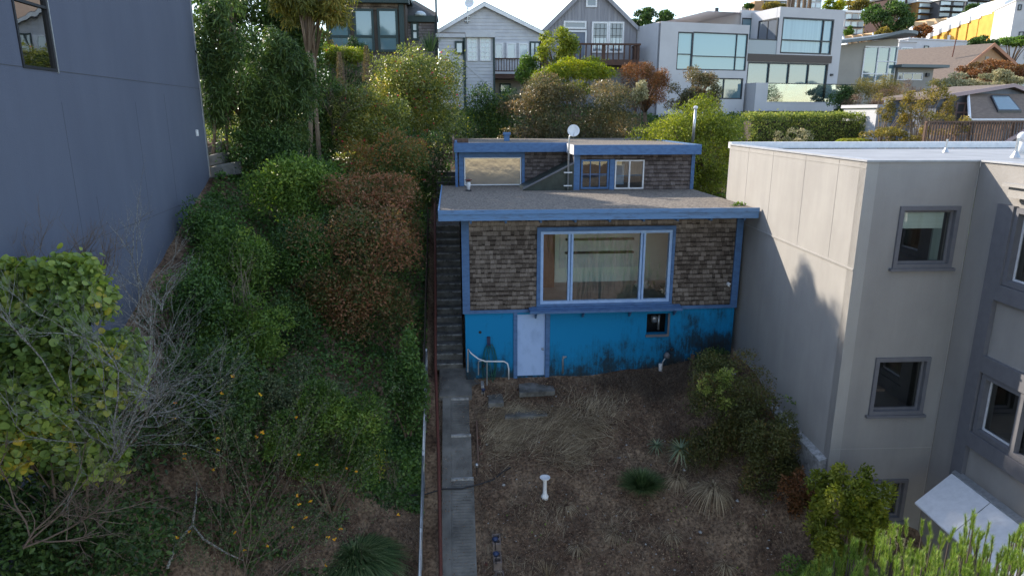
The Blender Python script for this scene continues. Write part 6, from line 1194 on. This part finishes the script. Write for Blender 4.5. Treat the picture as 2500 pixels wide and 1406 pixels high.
for px, py, Y in ((1770, 1375, 12.9), (1410, 1330, 13.6), (1500, 1300, 14.0), (1640, 1300, 14.1), (1380, 1230, 14.8)):
    tuft('dry_tuft', {1770: 'bleached dry tuft at the bottom centre right of the garden', 1410: 'tawny dry tuft right of the block wall', 1500: 'tawny dry tuft below the green grass clump', 1640: 'thin dry tuft under the straw clump', 1380: 'reddish dry tuft just right of the white pedestal'}[px], px, py, Y, 160, .42, .011, 'straw', 1.5, .8, 'grass', .3, .12)
tuft('spiky_plant', 'dark green iris-like tuft against the grey shingled wall far up the hill', 1050, 125, 41, 120, 1.3, .05, 'grass_green', .6, .15, 'plant', .8, .2)
tuft('dry_stalks', 'pale dry stalks at the bottom of the garden', 1335, 1406, 13.1, 120, .5, .008, 'straw', .8, .2, 'grass', .8, .1)
# rosette plants on bare stalks
def rosette(label, px, py, Y, base, L_, n):
    c = Vector(atY(px, py, Y)); b = atY(base[0], base[1], Y); b.z = gza(b.x, Y) - .02; t = thing('rosette_plant', label, 'plant', b); MB().tube([b, b.lerp(c, .5) + Vector((.02, 0, -.02)), c], [.025, .02, .022], 7).build('stalk', 'bark_pale', t, smooth=True)
    g = RG.random(n); th = np.arange(n) * 2.4; up = 1.1 - 1.9 * (np.arange(n) / n); D = np.stack([np.cos(th), np.sin(th), up], 1); blades('leaves', np.tile(np.array(c), (n, 1)), D, L_ * RG.uniform(.8, 1.1, n), .042, 'leaf_silverdark', t, g, .25, 4)
lm('leaf_silverdark', [(.03, .06, .045), (.06, .11, .085), (.11, .17, .13), (.18, .24, .17)], trans=.25)
rosette('larger rosette plant with narrow blue-green leaves on a bare white stalk', 1662, 1095, 15.3, (1640, 1185), .46, 60)
rosette('smaller rosette plant half hidden behind the larger one', 1603, 1085, 16.0, (1607, 1130), .3, 40)
# right-hand bramble mound and bushes
shrub('bramble_mound', 'dark olive bramble mound between the dry garden and the grey wall', (1660, 900, 1900, 1120), 15.9, 15000, .05, 'leaf_bramble' if 'leaf_bramble' in M else 'leaf_mound', nb=34, br=(.2, .34), ry=1.1) if False else None
lm('leaf_mound', [(.018, .026, .012), (.035, .05, .02), (.055, .075, .028), (.10, .08, .035)], trans=.3)
shrub('bramble_mound', 'dark olive bramble mound between the dry garden and the grey wall', (1640, 865, 1930, 1150), 15.6, 20000, .06, 'leaf_mound', nb=34, br=(.2, .34), ry=1.0)
shrub('bramble_mound', 'lower part of the brambles running down along the grey wall footing', (1790, 1000, 1960, 1240), 14.2, 11000, .065, 'leaf_mound', nb=26, br=(.2, .34), ry=.7)
shrub('pale_vine', 'pale green vine sprawling over the top of the bramble mound', (1700, 890, 1800, 1010), 14.9, 700, .075, 'leaf_hedge', kind='oak', nb=14, br=(.15, .28), ry=.3, stem=.003)
shrub('dark_shrub', 'dark green shrub tucked into the right corner of the blue wall', (1690, 850, 1800, 930), 18.2, 3500, .06, 'leaf_dark', nb=16, ry=.5)
shrub('autumn_bush', 'rusty orange-leaved low bush beside the grey wall footing', (1890, 1120, 1985, 1290), 13.4, 2600, .06, 'leaf_rust', kind='oak', nb=18, br=(.2, .3), ry=.4)
shrub('creeper_bush', 'sunlit bright green leafy bush at the corner of the grey building', (1960, 1140, 2160, 1420), 12.0, 12000, .085, 'leaf_bright', kind='oak', nb=44, br=(.14, .26), ry=.6, rjit=1.2)
shrub('creeper_bush', 'yellowish green creeper lying right of the bright leafy bush', (2060, 1180, 2165, 1330), 11.6, 2600, .075, 'leaf_yellow', kind='oak', nb=16, br=(.2, .32), ry=.4)
shrub('low_green_bush', 'small dark leafy bush at the bottom edge right of centre', (1890, 1360, 1990, 1450), 11.9, 1500, .07, 'leaf_mid', kind='oak', nb=12, ry=.4)
def vine(label, pts, n, m, s):
    P = [Vector(atY(*p)) for p in pts]; t = thing('bramble_shoot', label, 'bramble', P[0]); MB().tube(P, .008, 5).build('stem', 'twig', t)
    L2 = []
    for k in range(n): u_ = RG.random() * (len(P) - 1); i = int(u_); L2.append(np.array(P[i].lerp(P[i + 1], u_ - i)) + RG.normal(size=3) * .035)
    L2 = np.array(L2); leaves('leaves', L2, RG.normal(size=L2.shape), nrm(RG.normal(size=L2.shape) + [0, -1, .6]), s * RG.uniform(.6, 1.2, n), .8, 'oak', RG.random(n), m, t)
vine('long arching bramble shoot reaching out in front of the grey wall', [(1850, 1010, 15.4), (1880, 975, 15.2), (1925, 970, 15.0), (1955, 1000, 14.9), (1972, 1040, 14.9), (1978, 1068, 14.9)], 110, 'leaf_mid', .065)
vine('short bramble shoot with rusty leaves below the arching one', [(1800, 960, 15.6), (1840, 965, 15.4), (1870, 1000, 15.3), (1890, 1030, 15.2)], 80, 'leaf_rust', .06)
vine('pale green bramble trailing down the mound', [(1735, 905, 15.9), (1720, 940, 15.6), (1712, 990, 15.4), (1705, 1010, 15.3)], 80, 'leaf_hedge', .06)
c = atZ(1800, 500, -2.53); vine('little leafy sprig growing on the right edge of the flat roof', [(1790, 500, c.y), (1803, 496, c.y), (1818, 502, c.y)], 60, 'leaf_mid', .07)
# pine in the foreground
def pine():
    t = thing('pine_tree', 'young bright green pine top with upright candles at the bottom right corner', 'pine tree', (6.3, 8.0, -9.5)); rs = random.Random(12); mb = MB(); NP, ND, NN = [], [], []
    trunk = Vector((6.6, 8.0, -11)); mb.tube([trunk, (6.6, 8.0, -6.4)], [.09, .05], 8)
    for k in range(480):
        px = rs.uniform(1960, 2560); f = min(1, max(0, (px - 1960) / 300)); py = rs.uniform(1395 - 150 * f ** .7, 1500); Y = rs.uniform(7.2, 9.0)
        if py < 1330 and rs.random() < .45: py += 40
        if k >= 300: py = rs.uniform(1400 - 60 * f, 1540); Y = rs.uniform(6.6, 7.3)
        tip = Vector(atY(px, py, Y)); l = rs.uniform(.16, .34); b = tip - Vector((rs.uniform(-.06, .06), rs.uniform(-.06, .06), l)); mb.tube([b - Vector((0, 0, .5)), b - Vector((0, 0, .12)), b, tip], [.010, .009, .007, .003], 4)
        n = 240; s = RG.random(n); th = RG.random(n) * 6.283; o = np.stack([np.cos(th), np.sin(th), 0 * th], 1); NP.append(np.array(b)[None] + np.array(tip - b)[None] * s[:, None] * 1.0 + o * .006); ND.append(o * RG.uniform(.3, .75, n)[:, None] + np.array([0, 0, 1.0]))
    P = np.concatenate(NP); D = np.concatenate(ND); n = len(P); blades('needles', P, D, .07 * RG.uniform(.6, 1.3, n), .005, 'pine_needle', t, RG.random(n), .05, 2); mb.build('trunk', 'wood_dark', t)
pine()
shrub('white_flowers', 'small white-flowered plant between the creeper bush and the pine', (2140, 1300, 2220, 1390), 9.8, 500, .04, 'leaf_silver', nb=10, ry=.2, br=(.2, .3))
# ---------------------------------------------------------------- the dry garden
def strands(name, n, x0, x1, y0, y1, L_, w, m, mask=None, ang=None, lift=.12, dens=None, clump=None):
    if clump is not None:
        ci = RG.integers(0, len(clump), n); cx = np.array(clump)[ci]; x = cx[:, 0] + RG.normal(size=n) * cx[:, 2]; y = cx[:, 1] + RG.normal(size=n) * cx[:, 3]; a = cx[:, 4] + RG.normal(size=n) * .45
    else: x, y = scatter(n, x0, x1, y0, y1); a = RG.random(n) * 6.283
    if mask is not None: k = mask(x, y); x, y, a = x[k], y[k], a[k]
    n = len(x); P = np.stack([x, y, gz(x, y) + bumpy(x, y) + .01 + RG.random(n) * .05], 1); sl = (gz(x, y - .2) - gz(x, y)) / .2
    D = np.stack([np.cos(a), np.sin(a), -sl * np.sin(a) + RG.uniform(0, lift * 2, n)], 1); o = blades(name, P, D, L_ * RG.uniform(.5, 1.3, n), w, m, None, RG.random(n), lift, 3); o['kind'] = 'stuff'; return o
inlot = lambda x, y: (x > .45) & (x < 8.1) & (y < 18.75) & ((x > .8) | (y < 18.2))
strands('dry_grass', 26000, .45, 8.2, 9, 18.9, .22, .007, 'straw_dark', inlot)
strands('dry_grass', 9000, .45, 8.2, 9, 18.9, .3, .007, 'straw', lambda x, y: inlot(x, y) & (nz2(x, y, 1.2) > .25))
lit = strands('cut_straw', 3400, 0, 0, 0, 0, .6, .015, 'straw', inlot, clump=[(1.3, 17.6, .45, .25, .3), (2.0, 17.4, .5, .25, 2.9), (2.6, 17.0, .4, .3, .5), (1.5, 16.8, .4, .25, .4), (3.2, 17.3, .45, .25, .35), (3.6, 16.9, .4, .22, 2.8), (1.0, 16.9, .25, .25, .6), (2.9, 16.3, .4, .2, .1), (3.9, 17.6, .4, .2, .6)], lift=.06)
strands('cut_straw', 700, 0, 0, 0, 0, .55, .010, 'straw', inlot, clump=[(6.3, 15.2, .4, .3, -.5), (6.9, 14.7, .35, .25, -.6), (5.9, 15.4, .2, .2, .4)], lift=.08)
strands('wall_weeds', 5200, 3.6, 8.2, 17.6, 18.85, .55, .007, 'straw_dark', lambda x, y: x > 3.6 + (18.9 - y) * 1.5, lift=.9)
strands('wall_weeds', 2600, 5.4, 8.2, 15.5, 18.8, .4, .007, 'straw_dark', lift=.8)
def litter(name, n, x0, x1, y0, y1, s, m, mask=None):
    x, y = scatter(n, x0, x1, y0, y1)
    if mask is not None: k = mask(x, y); x, y = x[k], y[k]
    n = len(x); P = np.stack([x, y, gz(x, y) + bumpy(x, y) + RG.random(n) * .03 + .005], 1); D = nrm(RG.normal(size=(n, 3)) * [1, 1, .35]); o = leaves(name, P, D, nrm(RG.normal(size=(n, 3)) * .5 + [0, -.3, 1]), s * RG.uniform(.4, 1.3, n), .7, 'oval', RG.random(n), m, None); o['kind'] = 'stuff'
litter('leaf_litter', 34000, .45, 8.2, 9, 18.9, .045, 'leaf_litter', inlot)
litter('leaf_litter', 9000, -8, -1.05, 8.5, 17, .05, 'leaf_litter')
litter('leaf_litter', 2500, -.75, .1, 19.7, 30, .05, 'leaf_litter', lambda x, y: RG.random(len(x)) < .6)
strands('dry_grass', 9000, -4.5, -1.05, 9, 16, .25, .008, 'straw_dark')
# clods and pebbles
mb = MB(); rs = random.Random(77)
for k in range(420):
    x, y = rs.uniform(.6, 8), rs.uniform(10.5, 18.6); s = rs.uniform(.008, .03) * (2 if rs.random() < .06 else 1); z = gza(x, y) + s * .3; pts = [(x + s * rs.uniform(.7, 1.2) * math.cos(a), y + s * rs.uniform(.7, 1.2) * math.sin(a), z) for a in (0, 1.05, 2.1, 3.14, 4.2, 5.2)]
    mb.add(pts + [(x, y, z + s * .8)], [(i, (i + 1) % 6, 6) for i in range(6)], rs.random())
o = mb.build('pebbles', 'conc_light', loc=(4, 14, -10)); o['kind'] = 'stuff'
# stepping slabs before the door
for k, (px0, py0, px1, py1, lab) in enumerate(((1268, 922, 1345, 955, 'flat grey paving slab right in front of the pale blue door'), (1232, 957, 1330, 985, 'sunken brown paving slab below the one at the door'), (1192, 940, 1226, 968, 'small paving slab with a pale edge beside the path landing'))):
    a, b = atZ(px0, py1, -7.83 - .05 * (k == 1)), atZ(px1, py0, -7.83 - .05 * (k == 1)); z = -7.78 if k != 1 else -7.9; z = gza((a.x + b.x) / 2, (a.y + b.y) / 2) + .04
    mb = MB(); w = abs(b.x - a.x); h = max(abs(b.y - a.y), .3); cx, cy = (a.x + b.x) / 2, (a.y + b.y) / 2; mb.hexa([(cx - w / 2, cy - h / 2, z - .2), (cx + w / 2, cy - h / 2 + .04, z - .2), (cx + w / 2 - .03, cy + h / 2, z - .1), (cx - w / 2 + .05, cy + h / 2, z - .1), (cx - w / 2, cy - h / 2, z - .05), (cx + w / 2, cy - h / 2 + .04, z - .05), (cx + w / 2 - .03, cy + h / 2, z + .04), (cx - w / 2 + .05, cy + h / 2, z + .04)]); o = mb.build('paving_slab', 'conc_dark', bevel=.01); tag(o, lab, 'paving slab')
# bird bath pedestal
b = atY(1330, 1206, 15.25); b.z = gza(b.x, 15.25); t = thing('bird_bath', 'small white pedestal bird bath standing alone in the dry garden', 'bird bath', b)
MB().lathe(b, [(.10, -.05), (.10, .03), (.075, .06), (.055, .12), (.05, .3), (.05, .44), (.06, .50)], 20).build('pedestal', 'white', t, smooth=True)
MB().lathe(b + Vector((0, 0, .5)), [(.05, 0), (.11, .025), (.135, .055), (.135, .07), (.115, .06), (.05, .035), (.01, .032)], 24).build('bowl', 'white', t, smooth=True)
# block wall, garden lights
t = thing('block_wall', 'low row of hollow concrete blocks at the bottom edge beside the path', 'garden wall', (.85, 13.6, -10.3)); 
for k in range(4):
    y0 = 12.7 + k * .42; z = float(gz(.85, y0 + .2)) + .12; x0 = .72 + (.02 if k % 2 else 0) - k * .015; mb = MB(); W_, Ln = .2, .40
    for a, b_, c, d in ((0, .03, 0, Ln), (W_ - .03, W_, 0, Ln), (.03, W_ - .03, 0, .035), (.03, W_ - .03, Ln / 2 - .02, Ln / 2 + .02), (.03, W_ - .03, Ln - .035, Ln)): mb.hexa([(x0 + a, y0 + c, z - .3), (x0 + b_, y0 + c, z - .3), (x0 + b_, y0 + d, z - .3), (x0 + a, y0 + d, z - .3), (x0 + a, y0 + c, z), (x0 + b_, y0 + c, z), (x0 + b_, y0 + d, z + .02), (x0 + a, y0 + d, z + .02)])
    mb.box(x0 + .03, x0 + .17, y0 + .03, y0 + Ln - .03, z - .29, z - .12); mb.build('block', mat('weathered_block', (.19, .15, .135), .9, (.10, .08, .07), sc=8) if k == 0 else 'weathered_block' if False else M.setdefault('blk', mat('weathered_block', (.19, .15, .135), .9, (.10, .08, .07), sc=8)), t)
def solar(px, py, Y, lab, r=.06, h=.22, m='navy'):
    b = Vector(atY(px, py, Y)); b.z = max(b.z, gza(b.x, Y) + .05); t = thing('garden_light', lab, 'garden light', b); MB().tube([b - Vector((0, 0, .15)), b + Vector((0, 0, h))], .012, 8).build('stake', 'black', t); MB().lathe(b + Vector((0, 0, h)), [(.02, 0), (r * .7, .01), (r * .75, .05), (r, .06), (r, .075), (r * .6, .10), (.01, .11)], 16).build('head', m, t, smooth=True)
solar(1211, 1362, 13.25, 'dark blue garden light on the lower concrete block', .075, .06); solar(1209, 1328, 13.6, 'dark blue garden light on the upper concrete block', .075, .08)
solar(1164, 1150, 15.7, 'small pale-capped garden light beside the path near the black hose', .05, .12, 'steel'); solar(1180, 962, 18.35, 'small dark garden light at the corner of the landing', .06, .08)
mb = MB(); pts = [Vector((x, y, gza(x, y) + .03)) for x, y in ((-1.5, 15.35), (-1.0, 15.45), (-.5, 15.5), (.0, 15.52), (.4, 15.6), (.8, 15.75), (1.1, 16.0), (1.3, 16.1))]; pts[2].z = gz(-.4, 15.5) + .08; pts[3].z = gz(-.4, 15.5) + .06; mb.tube(pts, .018, 6); o = mb.build('black_hose', 'black', smooth=True); tag(o, 'black irrigation hose lying across the concrete path', 'hose')
t = thing('brick_edging', 'broken brick and timber edging along the right side of the path', 'edging', (.5, 16, -9)); rs = random.Random(5)
for k in range(9): y = 13.0 + k * .17 + (2.6 if k > 4 else 0); x = .50 + rs.uniform(-.03, .03); z = gza(x, y); MB().box(x - .035, x + .035, y, y + rs.uniform(.1, .15), z - .05, z + .05).build('brick', 'rust' if k % 3 else 'timber', t)
y = 16.9; MB().hexa([(.42, 16.2, gza(.4, 16.2) - .1), (.46, 16.2, gza(.4, 16.2) - .1), (.46, 17.4, gza(.4, 17.4) - .1), (.42, 17.4, gza(.4, 17.4) - .1), (.42, 16.2, gza(.4, 16.2) + .09), (.46, 16.2, gza(.4, 16.2) + .09), (.46, 17.4, gza(.4, 17.4) + .09), (.42, 17.4, gza(.4, 17.4) + .09)]).build('board', 'timber', t)
o = tuft('pink_flower', 'single pink flower low among weeds at the right of the garden', 1818, 1200, 14.4, 24, .18, .02, 'leaf_mid', 1.2, .4, 'flower', .6, .05); c = Vector(o.location) + Vector((0, 0, .18)); P = np.tile(np.array(c), (10, 1)); D = RG.normal(size=(10, 3)); D[:, 2] = abs(D[:, 2]); leaves('petals', P, D, RG.normal(size=(10, 3)), .05, .9, 'oval', RG.random(10), 'flower_pink', o)

# fallen branch, broken slabs, small plants
t = thing('fallen_branch', 'pale lichen-covered fallen branch lying below the yellow-flowered shrub', 'branch', ground_at(520, 1330)); G = lambda px, py, h=.25: ground_at(px, py) + Vector((0, -.1, h))
MB().tube([G(418, 1406), G(440, 1345), G(478, 1300), G(505, 1335), G(560, 1368), G(600, 1385)], [.03, .028, .03, .024, .018, .01], 7).build('limb', 'lichen', t, smooth=True); MB().tube([G(478, 1300), G(488, 1250, .35), G(492, 1222, .5)], [.028, .02, .008], 6).build('limb', 'lichen', t, smooth=True)
for k, (px0, py0, px1, py1, Y, lab) in enumerate(((515, 372, 545, 384, 24.6, 'long pale broken concrete slab by the far corner of the slate wall'), (508, 345, 540, 365, 25.2, 'small pale concrete lump above the broken slab'), (520, 395, 575, 412, 24.2, 'sloping concrete edge running down from the slate wall corner'))):
    a, b = atY(px0, py1, Y), atY(px1, py0, Y); o = MB().hexa([(a.x, Y - .3, a.z - .3), (b.x, Y - .2, a.z - .2), (b.x + .1, Y + .3, a.z - .2), (a.x, Y + .3, a.z - .3), (a.x, Y - .3, a.z + .05), (b.x, Y - .2, b.z), (b.x + .1, Y + .3, b.z), (a.x, Y + .3, a.z + .12)]).build('broken_slab', 'concrete', bevel=.03); tag(o, lab, 'concrete slab')
yp = tuft('yellowing_plant', 'small plant with yellow leaves beside the railing', 925, 1175, 14, 40, .7, .008, 'straw', .35, .1, 'plant', .9, .08); c = Vector(yp.location); n = 160; P = np.array(c)[None] + RG.normal(size=(n, 3)) * [.13, .1, .2] + [0, 0, .5]; leaves('foliage', P, RG.normal(size=(n, 3)), nrm(RG.normal(size=(n, 3)) + [0, -.5, 1]), .07, .8, 'oak', RG.random(n), 'leaf_yellow', yp)
b = ground_at(960, 1190); deadbush('dry_weed', 'dry brown twiggy weeds between the strap-leaved clump and the railing', tuple(b), [b + Vector((-.3, 0, .7)), b + Vector((.2, .1, .8)), b + Vector((0, -.2, .7)), b + Vector((-.5, .2, .5))], 'twig', .008, 3, .7, 61, spread=.5, cat='weeds')

strands('path_edge_weeds', 1500, 0, 0, 0, 0, .16, .007, 'straw_dark', clump=[(.42, y, .05, .35, 1.2) for y in np.arange(11.5, 18.2, .6)] + [(-.60, y, .05, .4, 1.5) for y in np.arange(11.5, 19, .6)], lift=.5)
litter('leaf_litter', 1500, -.6, .7, 11, 19.5, .035, 'leaf_litter')
cover('garden_weeds', 900, .9, 7.5, 10.5, 15, .08, .05, 'leaf_mid', lambda x, y: nz2(x, y, 2.1) > .55)

shrub('ivy_bush', 'mid green ivy mound right of the dead lichened branches', (470, 700, 720, 900), 16.6, 8000, .085, 'leaf_mid', kind='oak', nb=24, ry=.9, br=(.24, .38))
shrub('shaded_shrub', 'dark leafy shrub just left of the lighter small-leaved pair', (480, 880, 660, 1080), 14.6, 6500, .08, 'leaf_dark', kind='oak', nb=20, ry=.7, br=(.24, .38))
